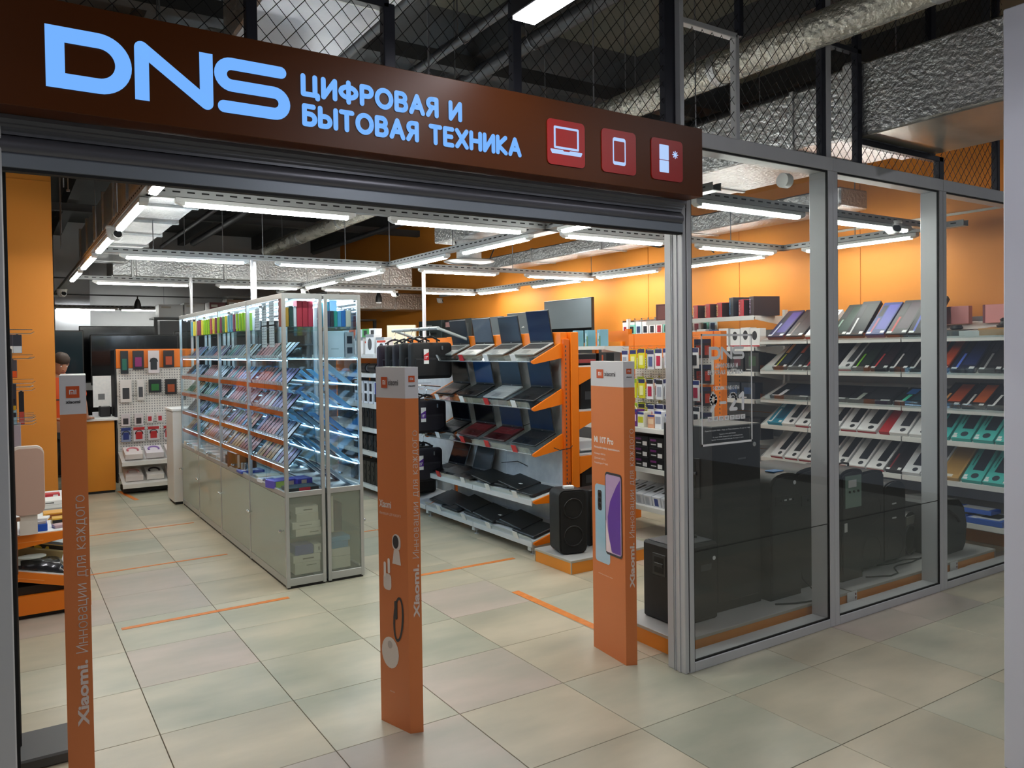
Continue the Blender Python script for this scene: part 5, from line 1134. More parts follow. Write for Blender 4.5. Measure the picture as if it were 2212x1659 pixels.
# round boombox
t = thing('boombox', 'round black boombox with a handle ring between trolley speakers and the bulky case', 'speaker', (5.66, 3.36, PZ), .15)
q = [(x, 0, z) for x, z in [(.15*math.cos(a*PI/10)*1.05+.14, .165+.165*math.sin(a*PI/10)) for a in range(20)]]
obj('shell', MB().prism(q, (0, .20, 0)), K('1c1c20', .3), t); mb = MB(); cone_(mb, (.14, -.006, .12), .10); obj('woofer', mb, K('101012', .4), t); obj('grille_ring', MB().tube([(.14+.115*math.cos(a*PI/10), -.004, .12+.115*math.sin(a*PI/10)) for a in range(21)], .008, 6), K('38383e', .3), t)
obj('control_panel', MB().box((.06, -.008, .235), (.22, .0, .30), 0, .004), K('7a7c74', .4), t)
# bulky case
t = thing('speaker_case', 'bulky black speaker with rounded corners on the far end of the podium', 'speaker', (5.87, 3.21, PZ), .0)
prof = [(0, .03), (.03, 0), (.36, .01), (.40, .06), (.42, .20), (.38, .34), (.30, .41), (.08, .43), (.02, .39), (-.01, .25)]
obj('body', MB().prism([(x, 0, z) for x, z in prof], (0, .30, 0)), K('25272a', .5), t); obj('side_face', MB().prism([(x*.8+.04, 0, z*.8+.045) for x, z in prof], (0, -.015, 0)), K('2c3032', .45), t)
obj('carry_strap', MB().tube([(.10, -.02, .36), (.20, -.03, .30), (.26, -.025, .25)], .012, 6), K('141416', .6), t)
obj('loop_cord', MB().tube([(.40, .1, .30), (.44, .1, .28), (.45, .1, .2), (.42, .1, .17), (.45, .1, .13), (.43, .1, .08)], .005, 5), BLACK, t); mb = MB(); 
obj('knob', MB().cyl((-.01, .05, .30), (-.035, .05, .30), .03, 14), K('3a3a3e', .3), t); obj('knob', MB().cyl((-.01, .05, .18), (-.03, .05, .18), .035, 14), K('3a3a3e', .3), t)
# speaker on the small podium
t = thing('speaker', 'black upright speaker with two round cones and a rounded outline on the small podium', 'speaker', (3.615, 4.93, PZ), math.radians(-14))
q = [(x, 0, z) for x, z in rrect(.115, .255, .235, .50, .05, 6)]; obj('body', MB().prism(q, (0, .20, 0)), SPK, t)
q = [(x, 0, z) for x, z in rrect(.115, .255, .21, .475, .04, 6)]; obj('mesh_front', MB().prism(q, (0, -.008, 0)), GRL, t)
for z in (.145, .36):
    obj('cone_ring', MB().tube([(.115+.078*math.cos(a*PI/12), -.009, z+.078*math.sin(a*PI/12)) for a in range(25)], .005, 6), K('1c1c20', .4), t); mb = MB(); cone_(mb, (.115, -.0085, z), .07); obj('woofer', mb, K('111113', .5), t)
obj('top_tag', MB().box((.07, .05, .505), (.15, .10, .528), 0, .002), WHITE, t)
t = thing('speaker', 'black flat speaker with a printed side standing behind the one with two cones', 'speaker', (3.98, 5.02, PZ), .1); obj('body', MB().box((0, 0, 0), (.2, .16, .46), 0, .01), SPK, t); obj('print', MB().box((.02, -.001, .08), (.12, 0, .40)), K('2f3a34', .5), t)
t = thing('speaker', 'black round topped speaker half hidden by the right orange pillar', 'speaker', (4.02, 4.80, PZ), .0); obj('body', MB().lathe([(.085, 0), (.10, .02), (.10, .36), (.085, .40), (.05, .42)], 22, c=(.1, .09, 0)), SPK, t); obj('ring', MB().lathe([(.101, .30), (.103, .305), (.101, .31)], 22, c=(.1, .09, 0)), K('5a2a28', .4), t)
# cables and socket notes at the window
for lab, pts in (('black cable lying on the podium in the second window', [(4.98, 3.22, .112), (5.15, 3.14, .112), (5.25, 3.15, .112), (5.35, 3.24, .112), (5.42, 3.26, .112), (5.6, 3.25, .112), (5.9, 3.3, .112)]),
                 ('second black cable on the podium near the trolley speakers', [(5.3, 3.34, .112), (5.45, 3.31, .112), (5.6, 3.32, .112), (5.75, 3.27, .112), (5.9, 3.26, .112)]),
                 ('tangled black cable hanging over the podium edge by the first mullion', [(4.35, 3.3, .4), (4.345, 3.26, .2), (4.40, 3.2, .115), (4.34, 3.14, .112), (4.30, 3.1, .112), (4.20, 3.12, .112), (4.12, 3.14, .112), (4.0, 3.2, .112)]),
                 ('thin black cable curling down from the podium beside the first mullion', [(4.37, 3.13, .112), (4.38, 3.096, .10), (4.36, 3.092, .05), (4.31, 3.092, .03), (4.33, 3.09, .006)])):
    tag(obj('cable', MB().tube(pts, .005, 6), CB), lab, 'cable')
for k, x in enumerate((4.58, 5.83)):
    t = thing('wall_note', 'white paper card with red marks taped to the orange podium side in window %s' % ('two', 'three')[k], 'card', (x, 3.096, .008)); obj('card', MB().box((0, -.002, 0), (.105, .0, .095)), K('e8e6e2', .6), t)
    m_ = MB()
    for i in range(3): m_.box((.085, -.003, .02+i*.024), (.097, -.002, .034+i*.024))
    obj('marks', m_, K('7a2a30', .5), t)
t = thing('power_block', 'small white box with silver edge on the floor before the podium in window three', 'box', (6.13, 3.09, 0)); obj('body', MB().box((-.07, -.03, 0), (.09, .005, .045), 0, .003), K('d5d4cc', .5), t); obj('edge', MB().box((-.08, -.034, .035), (.0, -.03, .048), 0, .001), K('efefef', .3), t)
"""window sticker on the first pane"""
t = thing('window_sticker', 'white lettering and frame with opening hours stuck on the first window pane', 'sticker', (3.10, 2.9515, 1.19)); SO = (-3.10, -2.9515, -1.19); SW = K('f2f4f6', .5); y_ = 2.9513
b = MB(); 
for a_, b_ in (((3.105, 1.187), (3.505, 1.198)), ((3.105, 1.775), (3.505, 1.786)), ((3.105, 1.187), (3.113, 1.786)), ((3.497, 1.187), (3.505, 1.786))): b.box((a_[0], y_-.0012, a_[1]), (b_[0], y_-.0004, b_[1]))
obj('border', b, SW, t, SO)
d = MB(); yy = y_-.0006; s_ = .072/.19
def sp_(x, z): return (3.165+(x-.130)*.37, 1.648+(z-2.54)*.37)
def capb(mb, outer, inner):
    n = len(outer); mb.add([(x, yy, z) for x, z in outer]+[(x, yy, z) for x, z in inner], [(i, (i+1) % n, (i+1) % n+n, i+n) for i in range(n)])
capb(d, [sp_(*p) for p in outer], [sp_(*p) for p in inner])
ribbon(d, [sp_(*p) for p in [(.3995, h0), (.3995, h1-.0215)]], wv*.37, (False, True), z=yy); ribbon(d, [sp_(*p) for p in [(.3995, h1-.0215), (.5985, h0+.0215)]], wv*.37, z=yy-.0001); ribbon(d, [sp_(*p) for p in [(.5985, h0+.0215), (.5985, h1)]], wv*.37, (True, False), z=yy)
ribbon(d, [sp_(*p) for p in [(.85, zt)] + arc(.682, (zt+zm)/2, (h1-h0-.042)/4, 90, 270, 14) + arc(.825, (zm+zb)/2, (h1-h0-.042)/4, 90, -90, 14) + [(.655, zb)]], .0155, z=yy)
obj('logo', d, SW, t, SO, smooth=False)
def wt(body, x, z, w_, h, bold=.01): text('lettering', body, (x, yy, z), X3, Z3, w_, h, SW, t, bold, loc=SO)
for bd, x_, z_, w_, h_, q_ in (('ЦИФРОВАЯ И', 3.215, 1.602, .175, .026, .005), ('БЫТОВАЯ ТЕХНИКА', 3.155, 1.567, .275, .025, .005), ('РЕЖИМ РАБОТЫ', 3.195, 1.483, .205, .022, .0045), ('9', 3.165, 1.365, .062, .105, .020), ('–', 3.243, 1.40, .055, .03, .015), ('21', 3.315, 1.365, .125, .105, .020)): strokes('lettering', bd, x_, z_, w_, h_, q_, yy, SW, t, SO)
for i, dname in enumerate(('ПН', 'ВТ', 'СР', 'ЧТ', 'ПТ', 'СБ', 'ВС')):
    x = 3.152+i*.043; bb = MB().box((x, y_-.0012, 1.318), (x+.036, y_-.0004, 1.343)); obj('day_box', bb, SW, t, SO); text('day_text', dname, (x+.008, y_-.0015, 1.324), X3, Z3, .020, .013, K('5a4a40', .5), t, .01, loc=SO)
wt('Прием претензий: 170000, г. Тверь, ул. Петра Смирнова, д. 32, корп. 4, 1 этаж', 3.13, 1.262, .355, .009, 0)
wt('Продавец: ООО «ДНС Ритейл»', 3.24, 1.240, .13, .008, 0); wt('Юр. адрес: 690068, Приморский край, город Владивосток,', 3.19, 1.226, .235, .008, 0); wt('проспект 100-летия Владивостока, дом 155, корпус 3, офис 5', 3.18, 1.212, .25, .008, 0)
# ================================================================ right wall shelving
SHW = noisy('shelf_white', 'd6d6d4', 'e0e0de', (3, 3, 3), rough=.45); BACKG = noisy('back_grey', '8f9196', '9c9ea2', (3, 3, 3), rough=.6)
rk = thing('shelf_rack', 'white wall rack behind the windows carrying rows of keyboard boxes', 'rack', (6.5, 2.99, 0)); RO = (-6.5, -2.99, 0)
def rb(name, mb, m, par=None): return obj(name, mb, m, par or rk, RO)
bays = [(2.99, 3.86), (3.865, 4.80), (4.805, 5.36)]
for y in (2.99, 3.86, 4.80, 5.36): rb('upright', MB().box((6.94, y-.015, 0), (6.99, y+.015, 1.95)), SHW)
for z0, z1 in ((.12, .5), (.5, .9), (.9, 1.3), (1.3, 1.7), (1.7, 1.95)):
    for a_, b_ in bays: rb('back_panel', MB().box((6.955, a_+.004, z0+.003), (6.965, b_-.004, z1-.003)), BACKG)
RS = [(1.775, .13), (1.475, .25), (1.185, .17), (.92, .26), (.59, .28), (.27, .02)]
for k, (z, rise) in enumerate(RS):
    for a_, b_ in bays:
        rb('shelf_board', MB().prism([(6.50, a_, z), (6.94, a_, z+rise), (6.94, a_, z+rise-.012), (6.50, a_, z-.012)], (0, b_-a_-.004, 0)), SHW)
        rb('shelf_front', MB().box((6.492, a_, z-.038), (6.502, b_-.004, z+.004), 0, .002), SHW)
        if k < 3: rb('clear_lip', MB().box((6.486, a_, z-.01), (6.489, b_-.004, z+.05)), ACRYL)
    rb('shelf_bracket', MB().prism([(6.50, 5.362, z-.036), (6.95, 5.362, z-.06), (6.95, 5.362, z+rise), (6.50, 5.362, z+.004)], (0, .004, 0)), SHW)
KB_ART = {}
def kbox(lab, k, y, w_, L, th, col, kind, lean=0., yaw=0., dx=.0, grp=None):
    """keyboard box lying up the slope of shelf k; its top face carries the print"""
    z, rise = RS[k]; sl_ = math.atan2(rise, .44)+lean; mats = [K(col, .4)]
    mb = MB().box((0, -w_/2, 0), (L, w_/2, th), 0, .002); e = th+.0006
    def R_(u0, v0, u1, v1, c, shp='r', up=0):
        m = K(c, .4)
        if m not in mats: mats.append(m)
        i = mats.index(m); x0, x1, a_, b_ = u0*L, u1*L, (v0-.5)*w_, (v1-.5)*w_; zz = e+up*.0004
        if shp == 'r': mb.quad([(x0, a_, zz), (x1, a_, zz), (x1, b_, zz), (x0, b_, zz)], i)
        else: mb.add([((x0+x1)/2+(x1-x0)/2*math.cos(q*PI/8), (a_+b_)/2+(b_-a_)/2*math.sin(q*PI/8), zz) for q in range(16)], [tuple(range(16))], i)
    if kind[0] == 'white':
        R_(.22, .12, .93, .62, kind[1]); R_(.05, .20, .16, .50, kind[1], 'c'); R_(.9, .70, .95, .92, 'b0202c' if kind[-1] == 'red' else 'a9acb0')
        if kind[-1] == 'red': mb.box((-.0008, -w_/2, 0), (.0, w_/2, th*.6), len(mats)); mats.append(K('a8202c', .4))
    elif kind[0] == 'teal':
        R_(.28, .15, .95, .70, '26303a'); R_(.06, .25, .20, .62, '2c3a44', 'c'); R_(.08, .78, .14, .95, 'e4f0ee'); R_(.4, .8, .7, .86, '1b7f78')
    elif kind[0] == 'dark':
        R_(.15, .08, .92, .60, kind[1]); R_(.05, .70, .5, .80, kind[2]); R_(.03, .05, .10, .25, 'e6e6e6'); R_(.55, .66, .9, .9, kind[3] if len(kind) > 3 else '2a2a30')
    elif kind[0] == 'kraft': R_(.1, .1, .9, .9, 'b38a4a'); R_(.03, .35, .1, .65, 'e0dcd0')
    elif kind[0] == 'blue': R_(.08, .1, .95, .92, 'dfe3ea'); R_(.25, .2, .85, .7, '3a3f4a', up=1)
    elif kind[0] == 'plain': pass
    if kind[0] not in ('plain',): R_(.02, .72, .07, .95, 'eceff0', up=2)
    o_ = obj('keyboard_box', mb, mats, None, (6.508+dx, y, z+.004), (0, -sl_, yaw)); tag(o_, lab, 'box', grp or 'keyboard boxes on the white wall rack'); return o_
W_ = ['top', 'second', 'third', 'fourth', 'fifth', 'lowest']; win = lambda y: 'first' if y > 4.22 else 'second' if y > 3.42 else 'third'
rowspec = [
 [(5.20, .20, '2a2248', ('dark', '4a3f8c', 'b8bcd8'), 'violet and black', .25), (4.98, .20, '201820', ('dark', '332a30', '6a5a5a'), 'black with a red edge', .25), (4.76, .19, 'e4e4e6', ('white', '5a5c60', 'red'), 'white and red', .22), (4.50, .18, '16241f', ('dark', '1d3a30', '8aa89a'), 'dark green', .3), (4.33, .18, '14141a', ('dark', '1e2426', 'c8c8cc'), 'black with white print', .35),
  (4.13, .18, '30407c', ('dark', '4a4fa8', '9a4a6a'), 'blue and violet', .30), (3.93, .20, '15131a', ('dark', '3a2a38', 'b02a2a'), 'black, small red mark,', .32), (3.73, .20, '121218', ('dark', '24263a', '5a6ac0'), 'black with a blue stripe', .36)],
 [(5.16, .17, '14171a', ('dark', '1f2a3a', 'a8b03a', 'c88a4a'), 'black and yellow', .3), (4.98, .16, '17191c', ('dark', '20242a', '9aa0a8', 'b04a2a'), 'dark with an orange mark', .3), (4.80, .18, '141014', ('dark', '241820', 'b02a30'), 'black and red', .3), (4.62, .17, '100f14', ('dark', '1c1c26', '6a2a30'), 'all black', .3), (4.44, .14, 'd8d8da', ('white', '3a3c40', 'red'), 'narrow white', .25), (4.28, .17, '121613', ('dark', '1c2a20', '7ac02a'), 'black with a lime mark', .28),
  (4.10, .17, '121014', ('dark', '2a1a20', 'c03a3a'), 'black with a red mark', .28), (3.92, .17, '101014', ('dark', '1a1a20', 'e0e0e0'), 'black with white letters', .28), (3.74, .17, '131216', ('dark', '1e1c22', 'c8c8c8'), 'black with pale marks', .28), (3.57, .15, '7a2a18', ('dark', 'c8502a', 'e0a050'), 'orange patterned', .3), (3.38, .20, '141c38', ('dark', '1c2a5a', '5a7ae0'), 'dark blue', .28), (3.17, .18, '141216', ('dark', '241e20', '8a8a8a'), 'black lower priced', .28), (3.02, .12, '101012', ('dark', '1a1a1e', 'e8e8ea'), 'black with a white word', .28)],
 [(5.05, .48, '15161c', ('dark', '1c2436', 'd8d8e0'), 'wide black', .02), (4.60, .36, '161417', ('dark', '1e1a1e', 'a03030'), 'wide dark red marked', .02), (4.20, .44, '14161a', ('dark', '26282c', 'a0a8a0'), 'wide charcoal', .02), (3.80, .36, '0f1a1c', ('dark', '1a3a48', '4ac0a0', '2a6ab0'), 'wide green and blue', .02), (3.50, .20, '2a1410', ('dark', 'b04a20', 'e0a060'), 'orange and black', .12), (3.30, .18, '1c1412', ('dark', 'c05a20', 'd8d8d8'), 'black with an orange flare', .12), (3.10, .20, '141214', ('dark', '201c1e', 'e8e8e8'), 'black with a white tag', .12)],
 [(5.22, .18, '2a8aa8', ('dark', '1c5a78', 'e8f4f8', 'bfe4f0'), 'blue and pale blue', .1), (5.06, .15, 'e6e6e8', ('white', '2a2c30'), 'white', .1), (4.90, .15, 'e8e8ea', ('white', '26282c', 'red'), 'white with a red edge', .1), (4.74, .15, 'e6e6e8', ('white', '2a2c34', 'red'), 'white and dark', .1), (4.57, .14, 'e4e4e6', ('white', '222428', 'red'), 'white, wide picture,', .1), (4.40, .16, 'e6e6e8', ('white', '1e2024', 'red'), 'white with a jagged picture', .1), (4.22, .19, 'e4e4e6', ('white', '202226', 'red'), 'broad white', .1), (4.05, .10, 'b02028', ('plain',), 'thin red', .1),
  (3.92, .17, 'e8e8ea', ('white', '3a3c44'), 'white with a grey picture', .1), (3.74, .17, 'ebebed', ('white', '2c2e3c'), 'white with a mouse picture', .1), (3.56, .15, '46b8b4', ('teal',), 'teal', .1), (3.39, .16, '4cbfb7', ('teal',), 'teal with a dark keyboard', .1), (3.22, .16, '50c2ba', ('teal',), 'light teal', .1), (3.05, .16, '48bdb5', ('teal',), 'teal near the right edge', .1)],
 [(5.20, .15, 'e8e8ea', ('white', '24262a', 'red'), 'white with a red edge', .1), (5.03, .15, 'e8e8ea', ('white', '2a2c30', 'red'), 'white with a mouse', .1), (4.86, .16, 'e9e9eb', ('white', '26282e', 'red'), 'white with a round mouse', .1), (4.68, .16, 'e8e8ea', ('white', '202226', 'red'), 'white and black', .1), (4.50, .15, 'e6e6e8', ('white', '2c2e34', 'red'), 'white half hidden', .1), (4.32, .17, 'e8e8ea', ('white', '30323a', 'red'), 'white with a dark picture', .1), (4.14, .17, 'e6e6e8', ('white', '1e2026', 'red'), 'white with a red corner', .1), (3.97, .15, '2a2426', ('dark', '1e1a1c', '8a2a30'), 'black', .1), (3.81, .16, 'dfe1e6', ('white', '2a2c38'), 'white with two pictures', .1), (3.65, .15, 'd8dade', ('white', '6a6c70'), 'pale grey', .1), (3.49, .17, 'c49a58', ('kraft',), 'kraft brown', .1),
  (3.31, .16, '4abeb6', ('teal',), 'teal with a wide keyboard', .1), (3.15, .15, '4cc0b8', ('teal',), 'teal with a mouse', .1), (3.02, .12, '50c4bc', ('teal',), 'teal at the right edge', .1)],
 [(5.0, .30, '3a66c0', ('blue',), 'blue edged', 0), (4.6, .30, '3a66c0', ('blue',), 'blue edged', 0), (4.2, .30, '3a66c0', ('blue',), 'blue edged', 0), (3.85, .30, '3a66c0', ('blue',), 'blue edged', 0), (3.52, .30, '3a66c0', ('blue',), 'blue edged', 0), (3.22, .28, '3a66c0', ('blue',), 'blue edged', 0)]]
for k, row in enumerate(rowspec):
    for i, (y, w_, c, kd, nm, lean) in enumerate(row):
        L = .43 if k not in (2, 5) else (.17 if w_ > .3 else .36); L = .28 if k == 5 else L
        if k == 2 and w_ > .3: L = .30
        th = .035 if k not in (0, 5) else (.045 if k == 0 else .045)
        kbox('%s keyboard box on the %s wall shelf, %s from the left' % (nm, W_[k], ORD[i]), k, y-.03, w_*.97, L, th, c, kd, min(lean, .12 if k < 4 else .06) if k else lean*1.5, yaw=(i % 3-1)*.02)
for i, y in enumerate((4.0, 3.6, 3.3)): carton('flat_box', 'blue edged flat box lying on top of the row on the lowest wall shelf, %s' % ORD[i], 'box', (.28, .16, .035), (6.72, y, .345), PI/2, '3a66c0', [(.1, .1, .9, .9, 'dfe3ea', 'top')])
t = kbox('brown box with a black headset picture on the top wall shelf, second window', 0, 3.48, .30, .30, .05, '3a3026', ('plain',), -.25)
obj('headset_picture', MB().lathe([(.035, 0), (.05, .01), (.04, .035), (.01, .04)], 14, c=(.16, .0, .05)), BLACK, t)
kbox('white box with a dark stripe lying flat on the top shelf of the third window', 0, 3.30, .16, .26, .04, 'dedede', ('white', '4a4440'), -.2)
t = kbox('kraft box with a black joystick lying on the top shelf of the third window', 0, 3.10, .26, .30, .055, 'b98a4c', ('plain',), -.22)
obj('print', MB().box((.06, -.10, .055), (.22, .06, .0555)), K('7a5a34', .5), t); obj('joystick', MB().lathe([(.05, 0), (.055, .015), (.03, .03), (.022, .05), (.03, .06), (.01, .075)], 14, c=(.14, .0, .055)), BLACK, t)
for i, (y, w_) in enumerate(((3.56, .22), (3.33, .02), (3.15, .34))): carton('pink_box', ('pink box standing behind the brown headset box on the top shelf', 'thin dark red box between two pink ones', 'long pink box at the back of the top shelf')[i], 'box', (w_, .06, .15), (6.86, y, 1.885), PI/2, ('d88a88', '7a2a30', 'e08f8c')[i])
# ================================================================ next wall section, headphones and branded red boxes
rk2 = thing('shelf_rack', 'white wall rack further back with headphone boxes and red boxes on top', 'rack', (6.5, 5.42, 0)); 
def rb2(name, mb, m): return obj(name, mb, m, rk2, (-6.5, -5.42, 0))
for y in (5.42, 6.6, 7.9): rb2('upright', MB().box((6.94, y-.015, 0), (6.99, y+.015, 2.1)), SHW)
for z0, z1 in ((.12, .6), (.6, 1.0), (1.0, 1.4), (1.4, 1.9)): 
    for a_, b_ in ((5.44, 6.59), (6.61, 7.89)): rb2('back_panel', MB().box((6.955, a_, z0+.003), (6.965, b_, z1-.003)), BACKG)
S2 = (2.035, 1.715, 1.455, 1.17, .75, .35)
for k, z in enumerate(S2):
    for a_, b_ in ((5.44, 6.59), (6.61, 7.05 if k == 0 else 7.89)):
        rb2('shelf_board', MB().box((6.50, a_, z-.012), (6.95, b_, z)), SHW); rb2('shelf_front', MB().box((6.492, a_, z-.045), (6.502, b_, z+.002), 0, .002), SHW)
    rb2('shelf_bracket', MB().prism([(6.50, 5.425, z-.04), (6.95, 5.425, z-.10), (6.95, 5.425, z), (6.50, 5.425, z)], (0, .004, 0)), SHW)
rd = 'c23a3c'
tops = [(6.28, .10, .15, 'c8383a', 'EDGE', 'red box with EDGE on its spine, first of three'), (6.10, .10, .155, 'c8383a', 'EDGE', 'red box with EDGE on its spine, middle of three'), (5.93, .10, .16, 'c8383a', 'EDGE', 'red box with EDGE on its spine, third of three'), (5.76, .09, .205, '1c2430', 'GATE CARBON', 'dark blue box with a blue spine beside the red ones'), (5.63, .09, .175, 'd23c46', 'BLADE 2', 'red and white box next to the dark blue one'), (5.49, .09, .20, '3a2428', 'SLING', 'dark maroon box at the right end of the high shelf')]
for i, (y, w_, h_, c, s, lab) in enumerate(tops):
    t = thing('spine_box', lab.replace('EDGE', 'white letters'), 'box', (6.52, y, 2.036), -.35)
    obj('carton', MB().box((0, -w_/2, 0), (.30, w_/2, h_), 0, .002), K(c, .4), t); obj('side_print', MB().box((.01, -w_/2-.0008, .005), (.29, -w_/2, h_-.005)), K(('2a1a1a', '2a1a1a', '2a1a1a', '1a1e26', '2a1a1c', '2c1e22')[i], .4), t); obj('side_print', MB().box((.01, w_/2, .005), (.29, w_/2+.0008, h_-.005)), K(('2a1a1a', '2a1a1a', '2a1a1a', '1a1e26', 'd8d8da', '2c1e22')[i], .4), t)
    text('spine_text', s, (-.001, w_*.22 if i < 3 else w_*.15, h_*.12), (0, 0, 1), (0, -1, 0) if False else (0, 1, 0), h_*.75, .032 if i < 3 else .026, K(('f2d8b0', 'f2d8b0', 'f2e0a0', '4a9ad8', 'f0c8c8', 'b8a8c8')[i], .4), t, .03)
carton('picture_box', 'dark red box with a figure picture on the high shelf left of the post', 'box', (.26, .10, .20), (6.62, 6.85, 2.036), -PI/2+.3, '5a2a2c', [(.1, .1, .9, .9, '74403c'), (.85, .05, .95, .2, 'e8e8e8')])
hp = [(6.35, 'e8e8ea', 'b03038'), (6.2, 'e6e6e8', '26262a'), (6.02, '2a5a9a', 'e0e6ee'), (5.88, 'e8e8ea', 'b8363a'), (5.72, 'eaeaec', '1c1c20'), (5.58, 'eaeaec', '202024'), (5.46, 'e6e6e8', '1a1a1e')]
for i, (y, c, c2) in enumerate(hp): carton('headphone_box', 'white headphone box, %s picture, second wall shelf, %s from the far side' % ('red' if c2[0] == 'b' else 'dark' if c2 < '3' else 'pale', ORD[i]), 'box', (.13, .10, .19+.01*(i % 2)), (6.53, y, 1.716), -PI/2, c, [(.25, .35, .75, .85, c2, 'disc'), (0, 0, 1, .08, 'b03038')], group='headphone boxes on the wall rack')
for i, y in enumerate((6.1, 5.90, 5.70, 5.50)): carton('gaming_box', 'black box with coloured print on the third wall shelf, %s from the far side' % ORD[i], 'box', (.18, .12, .20), (6.53, y, 1.456), -PI/2, '16181a', [(.3, .3, .8, .8, ('4a4a22', '3a5a2a', '5a1a2a', '2a4a2a')[i]), (.1, .08, .5, .14, 'b8b8b8')])
for i, y in enumerate((6.15, 5.95, 5.75, 5.55)): carton('gaming_box', 'dark blue box on the fourth wall shelf, %s from the far side' % ORD[i], 'box', (.18, .12, .17), (6.53, y, 1.171), -PI/2, '1a2230', [(.2, .3, .8, .7, '24406a'), (.1, .05, .4, .12, 'd0d0d0')])
for i, y in enumerate((6.1, 5.8, 5.5)): carton('dark_box', 'dark box on the fifth wall shelf behind the tallest speaker, %s from the far side' % ORD[i], 'box', (.22, .2, .22), (6.53, y, .751), -PI/2, '1c1a1e', [(.2, .3, .8, .6, '6a2a30')])
# ================================================================ middle gondola with hanging packs
G2 = (5.32, 4.83, 0); g2 = thing('middle_rack', 'orange topped white rack of hanging accessory packs seen past the entrance post', 'rack', G2); g2o = tuple(-c for c in G2)
def gg(name, mb, m): return obj(name, mb, m, g2, g2o)
gg('upright', MB().box((5.33, 4.83, 0), (5.41, 4.91, 1.86), 0, .004), ORANGE); gg('upright', MB().box((5.33, 5.97, 0), (5.41, 6.05, 1.86), 0, .004), ORANGE)
gg('top_panel', MB().box((5.33, 4.92, 1.62), (5.345, 5.96, 1.86)), ORANGE); gg('mid_panel', MB().box((5.33, 4.92, 1.32), (5.345, 5.96, 1.38)), ORANGE)
for y in (4.92,):
    for z0, z1 in ((.12, .7), (.7, 1.32), (1.38, 1.62)): gg('peg_board', MB().box((5.335, y, z0), (5.345, y+1.04, z1)), PEG)
hb = MB()
for j in range(28):
    for i in range(27): 
        z = .95+j*.024
        if 1.31 < z < 1.39: continue
        hb.box((5.3342, 4.95+i*.037, z), (5.3352, 4.962+i*.037, z+.009))
gg('peg_holes', hb, K('7a7c80', .7))['kind'] = 'stuff'
sl = MB()
for k in range(44): sl.box((5.3285, 4.84, .15+k*.036), (5.3305, 4.85, .168+k*.036))
gg('slots', sl, HOLE)['kind'] = 'stuff'
for z in (.985, .62, .27):
    for y in (4.92,): gg('shelf_board', MB().prism([(4.90, y, z), (5.33, y, z+(.10 if z < .3 else 0)), (5.33, y, z-.012+(.10 if z < .3 else 0)), (4.90, y, z-.012)], (0, 1.04, 0)), SHW); gg('shelf_front', MB().box((4.89, y, z-.04), (4.902, y+1.04, z+.003), 0, .002), SHW)
PK = [('yellow', 'd8d42c', 'e8e8a8'), ('white', 'e6e6ea', 'b02a4a'), ('white and black', 'e8e8ec', '1c1c22'), ('white', 'e2e4ea', '3a6ab0'), ('pale', 'd8dce2', '9aa0b0'), ('violet', '5a4a90', 'd8d0e8'), ('grey', 'c8ccd2', '4a5a8a')]
def pack(lab, x, y, z, w_, h_, c, c2, hc='2a2f5a', rz=-PI/2, grp='accessory packs on the middle rack', th=.012):
    key = (round(w_, 3), round(h_, 3), c, c2, hc)
    mb = MB().box((-w_/2, 0, -h_), (w_/2, th, 0), 0, .0015); mb.box((-w_*.30, -.005, -h_*.85), (w_*.30, 0, -h_*.35), 1, .002); mb.box((-w_/2, -.0008, -h_*.22), (w_/2, 0, -.003), 2)
    t = obj('hanging_pack', mb, [K(c, .35), K(c2, .3), K(hc, .4)], None, (x, y, z), (0, 0, rz)); tag(t, lab, 'pack', grp); return t
rnd = random.Random(11); lv = ['top', 'second', 'third', 'fourth']
for r, z in enumerate((1.705, 1.43, 1.19)):
    for i in range(8):
        y = 5.02+i*.118; nm, c, c2 = PK[((2, 1, 3, 1, 6, 0, 0, 4), (1, 5, 6, 4, 1, 0, 0, 4), (2, 6, 4, 3, 1, 0, 0, 1))[r][i]]
        for q in range(2 if i < 7 else 1):
            pack('%s accessory pack on the %s hooks, middle rack, hook %s%s' % (nm, lv[r], ORD[i], (' in front', ' behind')[q]), 5.10+q*.10, y+rnd.uniform(-.01, .01), z+rnd.uniform(-.01, .01), .085, .185, c, c2, rnd.choice(['1c2a6a', '2a2f5a', '8ab02c', '20242c']))
        hook(g2, 5.333+g2o[0], y+g2o[1], z+.004, .26, -1)
for i in range(3): hook(g2, 5.333+g2o[0], 4.98+i*.07+g2o[1], 1.80, .2, -1)
for r, z in enumerate((1.79, 1.56, 1.36, 1.13)):
    for i in range(2):
        c, c2 = (('24262c', 'a83a2c') if r < 3 else ('1d3a44', '3fb0a8')); pack('dark pack with an %s label near the orange upright, %s row, %s' % ('orange' if r < 3 else 'aqua', lv[r], ('nearer', 'farther')[i]), 5.29, 4.955+i*.10, z, .085, .17, c, c2, '1a2a4a', rz=-.25)
for i in range(8):
    nm, c, a_ = [('violet', '6a2a7a', 'e0c0e0'), ('blue and white', 'dfe4f0', '2a4ab0'), ('white', 'e4e6ea', '9aa0b0'), ('orange', 'd8a080', 'e6c8a8'), ('yellow and white', 'e6e8d8', 'c8c82c')][i % 5]
    carton('cable_box', '%s accessory box on the upper middle rack shelf, %s from the upright' % (nm, ORD[i]), 'box', (.085, .10, .12+.02*(i % 3)), (4.93+.02*(i % 2), 4.98+i*.115, .986), -PI/2, c, [(.1, .3, .9, .7, a_), (0, .85, 1, 1, '2a3a8a')])
